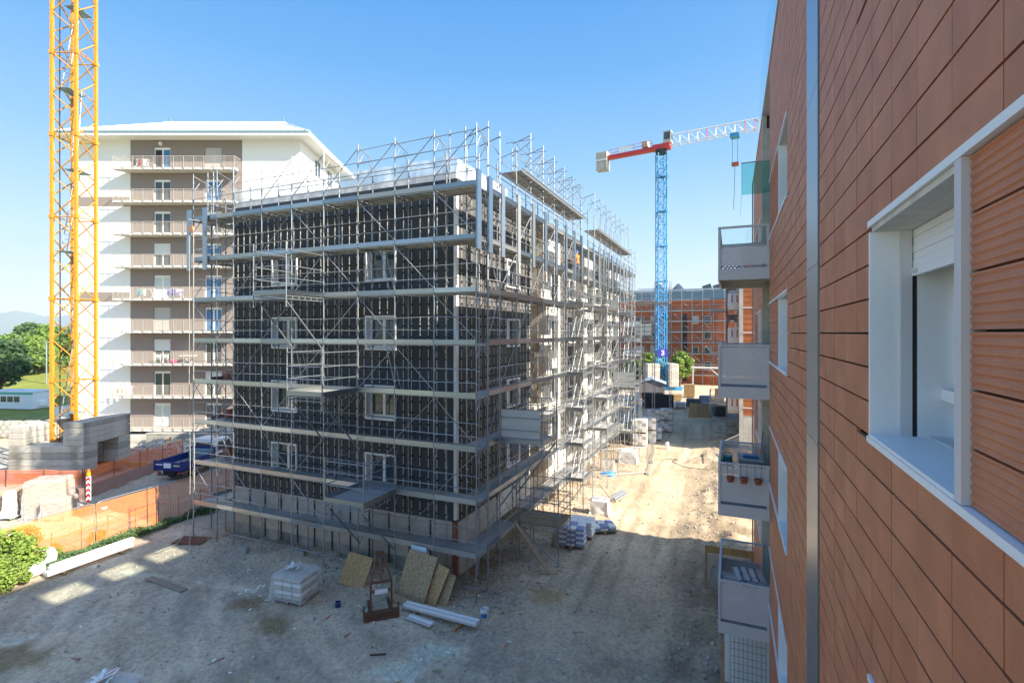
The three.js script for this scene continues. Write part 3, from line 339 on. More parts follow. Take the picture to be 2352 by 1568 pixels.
// o: {s: stations along, y: deck levels, base, depth, top, org: (s, h, d) => Vector3 with d = distance outwards from the inner row, planks, guard}
function scaffold(g, o) {
  const P = o.org, dep = o.depth, S_ = o.s, n = S_.length, lv = o.y;
  const put = (name, geo, mat, p, q, w = 1) => { const m = mesh(g, name, geo, mat); const d = new THREE.Vector3().subVectors(q, p), l = d.length(); m.position.copy(p); m.quaternion.setFromUnitVectors(new THREE.Vector3(1, 0, 0), d.divideScalar(l)); m.scale.set(l, 1, w); return m; };
  const top = typeof o.top === 'function' ? o.top : () => o.top;
  for (let i = 0; i < n; i++) { const b = o.base ? o.base(S_[i]) : 0; for (const d of o.outerOnly ? [dep] : [dep, 0]) { const h = top(S_[i]) - b - (d ? 0 : 0.62) + (hash(i, d + 3) - 0.5) * 0.12; const m = mesh(g, 'standard', standardOf(Math.round(h * 5) / 5), pick(M.tube)); m.position.copy(P(S_[i], b, d)); } 
    if (!o.outerOnly) for (const y of [...lv, top(S_[i]) - 0.3]) { const e = y === lv[0] ? 0 : 0, a = P(S_[i], y - 0.07, 0.03), b2 = P(S_[i], y - 0.07 + (y > lv[lv.length - 1] + 0.5 ? 0.25 : 0), dep - 0.03); const geo = merge([pipeG(a, b2, 0.022), pipeG(P(S_[i], y - 0.55, 0.03), P(S_[i], y - 0.09, 0.32), 0.016), pipeG(P(S_[i], y - 0.55, dep - 0.03), P(S_[i], y - 0.09, dep - 0.32), 0.016)]); mesh(g, 'transom', geo, pick(M.tube)); } }
  for (let i = 0; i < n - 1; i++) { const a = S_[i], b = S_[i + 1]; if (Math.abs(b - a) < 0.3) continue;
    lv.forEach((y, k) => { if (o.skip && o.skip(i, k)) return;
      const np = o.planks ?? 3; for (let j = 0; j < np; j++) { const d = dep * (j + 0.5) / np; put('deck_plank', plankGeo, pick(M.deck), P(a + (b - a) * 0.012, y - 0.02, d), P(b - (b - a) * 0.012, y - 0.02, d), dep / np / 0.335); }
      put('toe_board', toeGeo, pick(M.steel), P(a + (b - a) * 0.01, y - 0.03, dep + 0.035), P(b - (b - a) * 0.01, y - 0.03, dep + 0.035));
      for (const r of [0.52, 1.02]) pipe(g, 'guard_rail', pick(M.tube), P(a, y + r + R(-0.02, 0.02), dep + 0.03), P(b, y + r + R(-0.02, 0.02), dep + 0.03), 0.017, UCYL6);
      const dg = (i * 2 + k * 3 + (o.seed || 0)) % 5; if (dg < 3 && k > 0) { const up = (i + k) % 2; pipe(g, 'brace', pick(M.tube), P(up ? a : b, lv[k - 1] + 0.12, dep - 0.03), P(up ? b : a, y - 0.12, dep - 0.03), 0.017, UCYL6); }
      if (k === lv.length - 1 && o.topRails !== false) for (const r of [1.5]) if (hash(i, 8) > 0.45) pipe(g, 'guard_rail', pick(M.tube), P(a, y + r, dep), P(b, y + r, dep), 0.016, UCYL6);
      if (k === 0 && o.low) pipe(g, 'guard_rail', pick(M.tube), P(a, y - 1.15, dep + 0.03), P(b, y - 1.15, dep + 0.03), 0.017, UCYL6);
    });
  }
}
const LEV = [1.7, 3.7, 5.7, 7.7, 9.7, 11.7, 13.7, 15.7];
const SU = [-8.81, -10.66, -12.51, -14.37, -16.22, -18.07, -19.92, -21.77, -22.9, -24.6];
{ const g = thing('facade_scaffold', 'galvanised facade scaffold before the black membrane wall with two window columns', 'scaffold', null, 0, 'scaffolds round the half-clad block');
  scaffold(g, { s: SU, y: LEV, depth: 0.95, top: 18.0, low: true, seed: 1, org: (s, h, d) => V(s, h, 18.05 - d) });
  for (let i = 0; i < 6; i++) { pipe(g, 'brace', pick(M.tube), V(SU[i + 1], 16.2, 17.12), V(SU[i], 17.85, 17.12), 0.017, UCYL6); if (i < 3) for (const y of [17.2, 17.75]) pipe(g, 'guard_rail', pick(M.tube), V(SU[i], y, 17.08), V(SU[i + 1], y - 0.05, 17.08), 0.016, UCYL6); pipe(g, 'guard_rail', pick(M.tube), V(SU[i], 16.9, 18.02), V(SU[i + 1], 16.9, 18.02), 0.016, UCYL6); }
  for (const u of [-9.5, -10.2, -22.3, -23.7, -24.1]) { const m = mesh(g, 'standard', standardOf(2.4), pick(M.tube)); m.position.copy(V(u, 15.7, 17.5)); }
  // vertical steel plank at the outer corner, ladders between decks
  for (const [u, y0] of [[-24.75, 13.2], [-23.6, 13.2]]) { const m = mesh(g, 'screen_plank', UBOX, M.steel[0]); m.position.set(u, y0 + 1.5, -16.98); m.scale.set(0.3, 3, 0.045); }
  for (const [u, k] of [[-12.9, 6], [-17.6, 4], [-12.6, 4], [-19.4, 2], [-15.6, 1]]) { const y = LEV[k - 1], a = [], du = 0.55; for (const s of [-0.17, 0.17]) a.push(pipeG(V(u, y, 17.5 + s), V(u - du, y + 2.1, 17.5 + s), 0.018)); for (let r = 1; r < 7; r++) a.push(pipeG(V(u - du * r / 7.4, y + r * 0.28, 17.33), V(u - du * r / 7.4, y + r * 0.28, 17.67), 0.014)); mesh(g, 'ladder', merge(a), M.tube[1]); }
}
{ const g = thing('facade_scaffold', 'short scaffold return beside the fence at the rear corner of the block', 'scaffold', null, 0, 'scaffolds round the half-clad block');
  scaffold(g, { s: [18.06, 19.9, 21.7, 23.5], y: LEV, depth: 1.05, top: 17.6, planks: 2, org: (s, h, d) => V(-23.55 - d, h, s) }); }
const SVN = [17.1, 19.17, 20.95, 22.7, 24.45, 26.2, 27.95, 29.7, 31.4], SVF = [31.4, 33.2, 35, 36.8, 38.6, 40.4, 42.2, 44, 45.8, 47.6, 49.4, 51.2];
const vBoard = (g, v, y0) => { const m = mesh(g, 'screen_plank', UBOX, pick(M.steel)); m.position.set(-8.73 + R(-0.01, 0.01), y0 + 1.5, -v); m.scale.set(0.05, 3, 0.32); };
{ const g = thing('facade_scaffold', 'sunlit scaffold along the street front with a wide top platform and tall upright planks', 'scaffold', null, 0, 'scaffolds round the half-clad block');
  scaffold(g, { s: [18.08, ...SVN.slice(1)], y: LEV, depth: 0.95, top: s => s > 21.5 ? 19.6 : 18.3, seed: 2, planks: 2, org: (s, h, d) => V(-9.75 + d, h, s), skip: (i, k) => false });
  for (const v of [17.15, 18.15, 19.35, 21.1, 22.9, 24.65, 26.4, 28.15, 29.9, 31.5]) vBoard(g, v, 13.25);
  for (let i = 2; i < SVN.length - 1; i++) { const a = -SVN[i], b = -SVN[i + 1]; for (let j = 0; j < 3; j++) { const m = mesh(g, 'platform_plank', plankGeo, pick(M.deck)); m.position.set(-9.4 + 0.34 * j, 17.3, a); m.rotation.y = Math.PI / 2; m.scale.set(a - b - 0.03, 1, 1); } const t = mesh(g, 'platform_edge', toeGeo, M.steel[3]); t.position.set(-8.53, 17.22, a); t.rotation.y = Math.PI / 2; t.scale.set(a - b - 0.02, 1, 1); for (const y of [17.85, 18.4]) pipe(g, 'guard_rail', pick(M.tube), new THREE.Vector3(-8.75, y, a), new THREE.Vector3(-8.75, y, b), 0.017, UCYL6); for (const uu of [-9.75, -8.3]) pipe(g, 'platform_beam', M.tube[2], new THREE.Vector3(uu, 17.2, a), new THREE.Vector3(uu, 17.2, b), 0.03, UCYL6); pipe(g, 'brace', pick(M.tube), new THREE.Vector3(-8.8, 16.0, a), new THREE.Vector3(-8.8, 17.15, b), 0.017, UCYL6); }
  for (let i = 3; i < SVN.length - 1; i++) { for (const [u, y] of [[-8.78, 18.95], [-9.75, 18.3], [-9.75, 18.9]]) pipe(g, 'guard_rail', pick(M.tube), V(u, y, SVN[i]), V(u, y, SVN[i + 1]), 0.016, UCYL6); pipe(g, 'brace', pick(M.tube), V(-8.8, 17.5, SVN[i]), V(-8.8, 19.1, SVN[i + 1]), 0.016, UCYL6); }
  for (const v of SVN.slice(3)) pipe(g, 'transom', M.tube[0], V(-10.1, 19.3, v), V(-8.6, 19.3, v), 0.018, UCYL6), pipe(g, 'transom', M.tube[0], V(-9.75, 18.6, v), V(-8.8, 19.2, v), 0.016, UCYL6); }
{ const g = thing('facade_scaffold', 'far run of street front scaffold before white bays and loggias', 'scaffold', null, 0, 'scaffolds round the half-clad block');
  scaffold(g, { s: SVF.slice(1), y: LEV, depth: 0.95, top: s => s < 48 && s > 34 ? 19.9 : 18.2, seed: 4, planks: 1, org: (s, h, d) => V(-9.75 + d, h, s) });
  for (let v = 33; v < 51; v += 1.5) vBoard(g, v + R(-0.1, 0.1), 13.25);
  for (let i = 2; i < 9; i++) { const a = -SVF[i], b = -SVF[i + 1]; for (let j = 0; j < 2; j++) { const m = mesh(g, 'platform_plank', plankGeo, pick(M.deck)); m.position.set(-9.3 + 0.52 * j, 17.3, a); m.rotation.y = Math.PI / 2; m.scale.set(a - b - 0.03, 1, 1.55); } const t = mesh(g, 'platform_edge', toeGeo, M.steel[3]); t.position.set(-8.53, 17.22, a); t.rotation.y = Math.PI / 2; t.scale.set(a - b - 0.02, 1, 1); } }
// cantilevered and free-standing loading platforms
function platform(label, u0, u1, v0, v1, f, o = {}) {
  const g = thing('loading_platform', label, 'scaffold platform', null, 0, 'loading platforms on the scaffold'), T = o.mat || M.tube[0], up = o.up ?? 1.7, low = o.legs ? 0 : f - 0.55;
  const corners = o.corners || [[u0, v0], [u1, v0]];
  for (const [u, v] of corners) { const m = mesh(g, 'standard', standardOf(Math.round((f + up - low) * 5) / 5), T); m.position.copy(V(u, low, v)); }
  if (o.wood) { const n = Math.round(Math.abs(v1 - v0) / 0.24); for (let i = 0; i < n; i++) boxV(g, 'deck_plank', M.deckWood, u0 - (o.over || 0.05), u1 + 0.05, f - 0.045, f - (i % 3) * 0.004, v0 + (v1 - v0) * i / n + 0.006, v0 + (v1 - v0) * (i + 1) / n - 0.006); }
  else { const n = Math.max(2, Math.round((v1 - v0) / 0.34)); for (let i = 0; i < n; i++) { const m = mesh(g, 'deck_plank', plankGeo, pick(M.deck)); m.position.copy(V(u0, f, v0 + (v1 - v0) * (i + 0.5) / n)); m.scale.set(u1 - u0, 1, (v1 - v0) / n / 0.335); } }
  const rail = (a, b, name = 'guard_rail') => pipe(g, name, T, a, b, 0.02, UCYL6);
  const east = o.side === 'e';
  for (const y of o.rails || [0.55, 1.0, 1.5]) { rail(V(u0, f + y, v0), V(u1, f + y, v0)); if (east) { rail(V(u1, f + y, v0), V(u1, f + y, v1)); rail(V(u0, f + y + 0.05, v1), V(u1, f + y + 0.05, v1)); } else { rail(V(u1, f + y, v0), V(u1, f + y, v1)); rail(V(u0, f + y, v0), V(u0, f + y, v1)); } }
  const toe = (a, b, sh = 0) => { const m = mesh(g, 'toe_board', toeGeo, pick(M.steel)); const d = new THREE.Vector3().subVectors(b, a), l = d.length(); m.position.copy(a); m.quaternion.setFromUnitVectors(new THREE.Vector3(1, 0, 0), d.divideScalar(l)); m.scale.set(l, 1, 1); };
  if (!o.wood) { toe(V(u0, f - 0.04, v0 - 0.03), V(u1, f - 0.04, v0 - 0.03)); toe(V(u1 + 0.03, f - 0.04, v0), V(u1 + 0.03, f - 0.04, v1)); if (!east) toe(V(u0 - 0.03, f - 0.04, v1), V(u0 - 0.03, f - 0.04, v0)); }
  for (const y of [f - 0.11, f - 0.24]) { rail(V(u0, y, v0), V(u1, y, v0), 'bearer'); rail(V(u1, y, v0), V(u1, y, v1), 'bearer'); rail(V(u0, y, v0), V(u0, y, v1), 'bearer'); }
  for (let i = 0; i < 6; i++) rail(V(u1, f - 0.24, v0 + (v1 - v0) * i / 6), V(u1, f - 0.11, v0 + (v1 - v0) * i / 6), 'spacer');
  if (o.strut) for (const [a, b] of o.strut) pipe(g, 'strut', T, a, b, 0.035, UCYL6);
  if (o.panel) for (const [y0, y1] of [[0.2, 0.62], [0.625, 1.3]]) boxV(g, 'screen_panel', o.panel, u0 + 0.02, u1 - 0.1, f + y0, f + y1, v0 + 0.03, v0 + 0.06);
  return g;
}
const sS = (u0, u1, f) => ({ strut: [[V(u0 + 0.2, f - 0.3, 15.2), V(u0 + 0.1, f - 2.3, 17.05)], [V(u1 - 0.1, f - 0.3, 15.2), V(u1, f - 2.3, 17.05)]] });
platform('bright cantilevered platform with three rails below the second deck from the roof', -18.05, -16.25, 15.1, 17.05, 11.7, { ...sS(-18.05, -16.25, 11.7), rails: [0.6, 1.1, 1.75], up: 2.0 });
platform('bright cantilevered platform with long diagonal strut midway up the membrane wall', -16.2, -14.4, 15.1, 17.05, 7.7, { ...sS(-16.2, -14.4, 7.7), rails: [0.6, 1.1, 1.65], up: 1.9 });
platform('low cantilevered platform strewn with offcuts above the leaning boards', -14.35, -12.5, 15.2, 17.05, 3.7, { ...sS(-14.35, -12.5, 3.7), rails: [0.6, 1.1, 1.5], up: 1.6 });
platform('loading platform closed by a grey sheet panel above the street corner', -8.7, -6.9, 19.0, 20.85, 5.7, { side: 'e', panel: S(0.50, 0.50, 0.48, 0.6, 0.2), up: 1.9, rails: [0.5, 1.0, 1.55], corners: [[-6.9, 19], [-6.9, 20.85], [-8.7, 19]], strut: [[V(-6.95, 5.4, 19.05), V(-8.75, 3.0, 19.05)], [V(-6.95, 5.4, 20.8), V(-8.75, 3.0, 20.8)]] });
platform('free-standing platform with a plank deck over the bagged pallets', -8.8, -6.9, 21.1, 22.85, 1.7, { side: 'e', wood: true, over: 0.9, legs: true, up: 1.8, rails: [0.5, 1.0, 1.55], corners: [[-6.9, 21.1], [-6.9, 22.85], [-8.7, 21.1], [-8.7, 22.85]], strut: [[V(-6.9, 0.1, 21.1), V(-8.7, 1.5, 21.1)]] });
platform('sunlit loading platform with a pale panel near the far end of the street front', -8.7, -7.0, 40.8, 42.6, 5.7, { side: 'e', panel: S(0.66, 0.65, 0.62, 0.6), up: 2.0, legs: true, corners: [[-7.0, 40.8], [-7.0, 42.6], [-8.7, 40.8]] });
platform('high loading platform with a pale sheet panel at the far end of the block', -8.7, -7.0, 50.2, 51.6, 9.7, { side: 'e', panel: S(0.60, 0.62, 0.60, 0.6), up: 2.0, legs: true, corners: [[-7.0, 50.2], [-7.0, 51.6]] });
platform('topmost loading platform at the far end of the block, open railings', -8.7, -5.6, 51.8, 53.2, 13.0, { side: 'e', up: 2.1, legs: true, corners: [[-5.6, 51.8], [-5.6, 53.2], [-7, 51.8]] });
// stair and landing towers standing against the street front
function tower(label, u0, u1, v0, v1, floors, top) {
  const g = thing('scaffold_tower', label, 'scaffold tower', null, 0, 'landing towers on the street front');
  for (const [u, v] of [[u0, v0], [u1, v0], [u0, v1], [u1, v1]]) { const m = mesh(g, 'standard', standardOf(top), pick(M.tube)); m.position.copy(V(u, 0, v)); }
  floors.forEach((f, i) => { const m = mesh(g, 'deck_plank', plankGeo, M.deck[2]); m.position.copy(V(u0, f, (v0 + v1) / 2)); m.scale.set(u1 - u0, 1, (v1 - v0) / 0.34);
    const t = mesh(g, 'toe_board', toeGeo, M.steel[3]); t.position.copy(V(u0, f, v0 - 0.02)); t.scale.set(u1 - u0, 1, 1); const t2 = mesh(g, 'toe_board', toeGeo, M.steel[1]); t2.position.copy(V(u1 + 0.02, f, v0)); t2.rotation.y = Math.PI / 2; t2.scale.set(v1 - v0, 1, 1);
    for (const y of [0.5, 1.0]) { pipe(g, 'guard_rail', pick(M.tube), V(u0, f + y, v0), V(u1, f + y, v0), 0.017, UCYL6); pipe(g, 'guard_rail', pick(M.tube), V(u1, f + y, v0), V(u1, f + y, v1), 0.017, UCYL6); }
    if (i % 2) { pipe(g, 'brace', pick(M.tube), V(u1, f - 1.9, v0), V(u1, f - 0.1, v1), 0.017, UCYL6); } else pipe(g, 'brace', pick(M.tube), V(u0, f - 1.6, v0), V(u1, f - 0.1, v0), 0.017, UCYL6);
    if (i < floors.length - 1) { const a = []; for (const s of [0.15, 0.5]) a.push(pipeG(V(u0 + s, f, v0 + 0.3), V(u0 + s, f + 2, v1 - 0.3), 0.018)); for (let r = 1; r < 7; r++) a.push(pipeG(V(u0 + 0.15, f + r * 0.28, v0 + 0.3 + (v1 - v0 - 0.6) * r / 7.2), V(u0 + 0.5, f + r * 0.28, v0 + 0.3 + (v1 - v0 - 0.6) * r / 7.2), 0.013)); mesh(g, 'ladder', merge(a), M.tube[1]); } });
}
tower('first landing tower against the street front, small decks at every storey', -8.7, -7.75, 28.2, 30.4, [1.7, 3.7, 5.7, 7.7, 9.7, 11.7], 12.8);
tower('second landing tower, standing between the first tower and the panelled platform', -8.7, -7.5, 33.2, 36.6, [3.7, 5.7, 7.7, 9.7, 11.7], 12.8);
tower('slim landing tower with ladders beside the panelled platform', -8.7, -7.8, 43.4, 45.2, [1.7, 3.7, 5.7, 7.7, 9.7, 11.7], 13);
tower('last landing tower before the stacked white blocks', -8.7, -7.6, 47.2, 49.4, [1.7, 3.7, 5.7, 7.7, 9.7], 11.4);

// ------------------------------------------------------------------ white and brown apartment tower; its front is square to the eye
const camTurn = TH, camPos = (X, Z, h = 0) => { const [u, v] = fromCam(X, Z); return V(u, h, v); };
M.twWhite = S(0.80, 0.79, 0.74, 0.85, 0, { bumpMap: fineBump, bumpScale: 0.002 }); M.twBrown = S(0.25, 0.21, 0.185, 0.85, 0, { bumpMap: fineBump, bumpScale: 0.002 }); M.twRail = S(0.42, 0.38, 0.33, 0.5, 0.2); M.twRoof = S(0.74, 0.75, 0.76, 0.4, 0.3); M.gutter = S(0.16, 0.26, 0.30, 0.5, 0.3); M.shutter = S(0.66, 0.67, 0.66, 0.6); M.shutterG = S(0.42, 0.41, 0.38, 0.7);
M.blueDoor = S(0.04, 0.17, 0.36, 0.4); M.curtain = S(0.55, 0.60, 0.58, 0.9);
{
  const t = thing('apartment_tower', 'nine-storey white and brown apartment tower with railed balconies and metal hip roof', 'building', camPos(-30.25, 48), camTurn);
  const x0 = -10.6, x1 = 10.4, b0 = -5.55, b1 = 4.94, D = -11, top = 28.2;
  const floors = [25.3, 22.28, 19.3, 16.3, 13.3, 10.3, 7.3, 4.3, 1.3];
  const doorsAt = [[-3.4, -1.8], [1.4, 3.0]];
  const kinds = [['open', 'shutG'], ['glass', 'blue'], ['glass', 'half'], ['half', 'blue'], ['curt', 'blue'], ['shutG', 'blue'], ['half', 'glass'], ['glass', 'half'], ['curt', 'glass']];
  // brown centre with door holes
  const g = []; const cut = [[b0, -3.4, 0], [-3.4, -1.8, 1], [-1.8, 1.4, 0], [1.4, 3.0, 1], [3.0, b1, 0]];
  for (const [a, b, d] of cut) { if (!d) { g.push(boxG(a, b, 0.9, top, -0.3, 0)); continue; } let h = 0.9; for (const f of [...floors].reverse()) { g.push(boxG(a, b, h, f, -0.3, 0)); h = f + 2.25; } g.push(boxG(a, b, h, top, -0.3, 0)); }
  mesh(t, 'brown_wall', metricUV(merge(g)), M.twBrown);
  box(t, 'white_wall', M.twWhite, x0, b0 - 0.002, 0.5, top, -0.3, 0.02); box(t, 'white_wall', M.twWhite, b1 + 0.002, x1, 0.5, top, -0.3, 0.02); box(t, 'side_wall', M.twWhite, x1 - 0.3, x1 - 0.01, 0.5, top, D, -0.301); box(t, 'side_wall', M.twWhite, x0 + 0.01, x0 + 0.3, 0.5, top, D, -0.301); box(t, 'back_wall', M.twWhite, x0 + 0.301, x1 - 0.301, 0.5, top, D, D + 0.3);
  for (const f of floors) box(t, 'floor_slab', M.concreteL, x0 + 0.31, x1 - 0.31, f - 0.3, f - 0.01, D + 0.31, -0.31);
  for (const [y0, y1] of [[22.0, 22.88], [13.05, 13.95]]) box(t, 'brown_band', M.twBrown, x0 - 0.01, b0 - 0.05, y0, y1, 0.021, 0.045);
  for (const z of [-4.2, -7.6]) for (const f of floors) box(t, 'side_window', M.pane, x1 - 0.015, x1 + 0.012, f + 0.7, f + 2.3, z - 0.7, z + 0.7);
  for (const z of [-4.2, -7.6]) for (const f of floors) for (const s of [-0.75, 0, 0.75]) box(t, 'window_frame', M.white, x1 - 0.012, x1 + 0.03, f + 0.65, f + 2.35, z + s - 0.05, z + s + 0.05);
  box(t, 'base_wall', M.concrete, x0 - 2, x1 + 1, -0.5, 0.8, -0.6, 1.6); box(t, 'base_gap', M.black, b0, x1, 0.801, 1.0, -0.29, 0.9);
  // railed balconies
  const d = 1.15, bl = -6.4, br = 4.85;
  const bars = []; for (let x = bl + 0.03; x < br; x += 0.115) bars.push(boxG(x - 0.007, x + 0.007, 0.05, 1.0, d - 0.04, d - 0.026)); for (let z = 0.1; z < d; z += 0.115) { bars.push(boxG(bl + 0.02, bl + 0.034, 0.05, 1.0, z - 0.007, z + 0.007)); bars.push(boxG(br - 0.034, br - 0.02, 0.05, 1.0, z - 0.007, z + 0.007)); } const barsG = merge(bars);
  const railG = merge([boxG(bl, br, 1.0, 1.04, d - 0.055, d - 0.012), boxG(bl, br, 0.04, 0.065, d - 0.05, d - 0.018), boxG(bl, bl + 0.045, 1.0, 1.04, 0.03, d - 0.056), boxG(br - 0.045, br, 1.0, 1.04, 0.03, d - 0.056), ...Array.from({ length: 13 }, (_, i) => boxG(bl + 0.05 + i * (br - bl - 0.1) / 12 - 0.022, bl + 0.05 + i * (br - bl - 0.1) / 12 + 0.022, -0.12, 1.0, d - 0.012, d + 0.012))]);
  const slabS = new THREE.Shape(); slabS.moveTo(bl + 0.7, 0.03); slabS.lineTo(br - 0.4, 0.03); slabS.lineTo(br, 0.5); slabS.lineTo(br, d - 0.06); slabS.lineTo(bl, d - 0.06); slabS.lineTo(bl, 0.75); slabS.closePath();
  const slabG = new THREE.ExtrudeGeometry(slabS, { depth: 0.2, bevelEnabled: false }).rotateX(Math.PI / 2); metricUV(slabG);
  floors.forEach((f, i) => { const b = new THREE.Group(); b.name = 'balcony'; b.position.y = f; t.add(b); mesh(b, 'slab', slabG, M.cream); stuff(mesh(b, 'railing_bars', barsG, M.twRail)); mesh(b, 'rail', railG, M.twRail);
    for (let k = 0; k < 12; k++) box(b, 'drip_plate', M.whiteRough, bl + 0.14 + k * 0.922, bl + 0.14 + k * 0.922 + 0.55, -0.16, -0.02, d - 0.057, d - 0.02);
    doorsAt.forEach(([a, c], j) => { const w = new THREE.Group(); w.name = 'balcony_door'; w.position.y = f; t.add(w); const kd = kinds[i][j], m = (a + c) / 2;
      for (const [p, q] of [[a + 0.02, a + 0.1], [m - 0.06, m + 0.06], [c - 0.1, c - 0.02]]) box(w, 'frame', M.white, p, q, 0.02, 2.23, -0.2, -0.12); box(w, 'frame', M.white, a + 0.101, c - 0.101, 2.02, 2.23, -0.19, -0.11);
      const pm = kd === 'blue' ? M.blueDoor : kd === 'curt' ? M.curtain : M.pane; box(w, 'pane', kd === 'open' ? M.black : pm, a + 0.101, m - 0.061, 0.05, 2.019, -0.17, -0.15); box(w, 'pane', kd === 'open' ? M.blueDoor : pm, m + 0.061, c - 0.101, 0.05, 2.019, -0.17, -0.15);
      if (kd === 'half') box(w, 'shutter', M.shutter, a + 0.02, c - 0.02, 1.15, 2.23, -0.109, -0.08); if (kd === 'shutG') box(w, 'shutter', M.shutterG, a + 0.02, c - 0.02, 0.03, 2.23, -0.109, -0.08); }); });
  const lamp = mesh(t, 'wall_lamp', new THREE.SphereGeometry(0.18, 12, 8), M.white); lamp.position.set(-2.7, 27.85, 0.05);
  // hip roof with soffit, gutter and ridge
  const ov = 1.25, e = top + 0.1, rh = e + 3.7, ex0 = x0 - ov, ex1 = x1 + ov, ez0 = D - ov, ez1 = ov;
  box(t, 'soffit', M.twWhite, ex0 + 0.05, ex1 - 0.05, top, top + 0.12, ez0 + 0.05, ez1 - 0.05); for (const q of [[ex0 - 0.05, ex1 + 0.05, ez1 - 0.02, ez1 + 0.12], [ex0 - 0.05, ex1 + 0.05, ez0 - 0.12, ez0 + 0.02]]) { box(t, 'fascia', M.white, q[0] + 0.05, q[1] - 0.05, top - 0.05, top + 0.2, q[2] + 0.02, q[3] - 0.05); box(t, 'gutter', M.gutter, q[0], q[1], top + 0.201, top + 0.38, q[2], q[3]); }
  for (const q of [[ex0 - 0.1, ex0 - 0.001], [ex1 + 0.001, ex1 + 0.1]]) box(t, 'fascia', M.white, q[0], q[1], top - 0.05, top + 0.32, ez0, ez1);
  const zc = (ez0 + ez1) / 2, rl = ex0 + 6.0, rr = ex1 - 5.2, P3 = [[ex0, e + 0.25, ez1 + 0.05], [ex1, e + 0.25, ez1 + 0.05], [ex1, e + 0.25, ez0], [ex0, e + 0.25, ez0], [rl, rh, zc], [rr, rh, zc]];
  const tri = (name, ids) => { const gg = new THREE.BufferGeometry(); gg.setAttribute('position', new THREE.Float32BufferAttribute(ids.flatMap(i => P3[i]), 3)); gg.computeVertexNormals(); metricUV(gg); mesh(t, name, gg, M.twRoof); };
  tri('roof_slope', [0, 1, 5, 0, 5, 4]); tri('roof_slope', [1, 2, 5]); tri('roof_slope', [2, 3, 4, 2, 4, 5]); tri('roof_slope', [3, 0, 4]);
  const seam = []; for (let x = ex0 + 0.6; x < ex1 - 0.3; x += 0.62) { const k = Math.min(1, Math.min(x - ex0, ex1 - x) / 6.4), a = new THREE.Vector3(x, e + 0.28, ez1 + 0.05), b = new THREE.Vector3(x, e + 0.28 + (rh - e - 0.25) * k, ez1 + 0.05 + (zc - ez1) * k); seam.push(barG(a, b, 0.05, 0.06)); } stuff(mesh(t, 'roof_seams', merge(seam), M.twRoof));
  mesh(t, 'ridge_cap', barG(new THREE.Vector3(rl - 0.2, rh + 0.03, zc), new THREE.Vector3(rr + 0.2, rh + 0.03, zc), 0.5, 0.16), M.twRoof); for (const [a, b] of [[0, 4], [1, 5]]) mesh(t, 'hip_cap', barG(new THREE.Vector3(...P3[a]), new THREE.Vector3(...P3[b]), 0.35, 0.14), M.twRoof);
  for (const [x, y] of [[rl + 0.3, rh + 0.1], [rr - 0.2, rh + 0.1]]) box(t, 'roof_vent', M.gutter, x - 0.1, x + 0.1, y, y + 0.45, zc - 0.1, zc + 0.1);
  // things left out on the balconies
  const tp = (x, f, z) => { const p = new THREE.Vector3(x, f + 0.001, z); return p.applyMatrix4(t.matrixWorld.compose(t.position, t.quaternion.setFromEuler(t.rotation), t.scale)); };
  const rack = (label, x, f, cloths) => { const r = thing('drying_rack', label, 'drying rack', tp(x, f, 0.6), camTurn); const l = []; for (const s of [-0.6, 0.6]) { l.push(pipeG(new THREE.Vector3(s, 0, -0.2), new THREE.Vector3(s * 0.8, 0.85, 0.2), 0.015), pipeG(new THREE.Vector3(s, 0, 0.2), new THREE.Vector3(s * 0.8, 0.85, -0.2), 0.015)); } for (let i = 0; i < 5; i++) l.push(pipeG(new THREE.Vector3(-0.7, 0.86, -0.2 + i * 0.1), new THREE.Vector3(0.7, 0.86, -0.2 + i * 0.1), 0.008)); mesh(r, 'frame', merge(l), M.white);
    cloths.forEach((c, i) => { const p = new THREE.PlaneGeometry(0.34, 0.6, 6, 6), a = p.attributes.position; for (let k = 0; k < a.count; k++) a.setZ(k, 0.05 * Math.sin(a.getX(k) * 14 + i) * (0.5 - a.getY(k))); p.computeVertexNormals(); const m = mesh(r, 'garment', p, S(...c, 0.9, 0, { side: THREE.DoubleSide })); m.position.set(-0.55 + i * 0.37, 0.56, 0.21 - (i % 3) * 0.1); }); };
  rack('drying rack with dark washing on the topmost tower balcony', -4.0, floors[0], [[0.05, 0.05, 0.08], [0.3, 0.05, 0.06], [0.7, 0.7, 0.7]]);
  rack('drying rack with pale blue and violet washing on a tower balcony', -0.9, floors[4], [[0.3, 0.3, 0.65], [0.12, 0.12, 0.4], [0.7, 0.7, 0.75], [0.6, 0.5, 0.65]]);
  rack('drying rack with one turquoise cloth beside the violet washing', -3.6, floors[4], [[0.1, 0.45, 0.5], [0.75, 0.75, 0.72]]);
  rack('drying rack with cream cloths at the end of a low balcony', -5.6, floors[7], [[0.8, 0.72, 0.5], [0.75, 0.7, 0.55], [0.8, 0.75, 0.6]]);
  const chair = (x, f, label) => { const c = thing('folding_chair', label, 'chair', tp(x, f, 0.55), camTurn + R(-0.5, 0.5), 'white folding chairs on the balcony'); for (const s of [-0.2, 0.2]) { pipe(c, 'leg', M.white, new THREE.Vector3(s, 0, 0.22), new THREE.Vector3(s, 0.85, -0.2), 0.02, UCYL6); pipe(c, 'leg', M.white, new THREE.Vector3(s, 0, -0.22), new THREE.Vector3(s, 0.45, 0.2), 0.02, UCYL6); } box(c, 'seat', M.white, -0.22, 0.22, 0.43, 0.46, -0.2, 0.2); for (const y of [0.6, 0.72]) box(c, 'back_slat', M.white, -0.21, 0.21, y, y + 0.08, -0.2, -0.18); };
  chair(-2.6, floors[6], 'white folding chair on the balcony with the crossed-leg table'); chair(-1.9, floors[6], 'white folding chair on the balcony with the crossed-leg table');
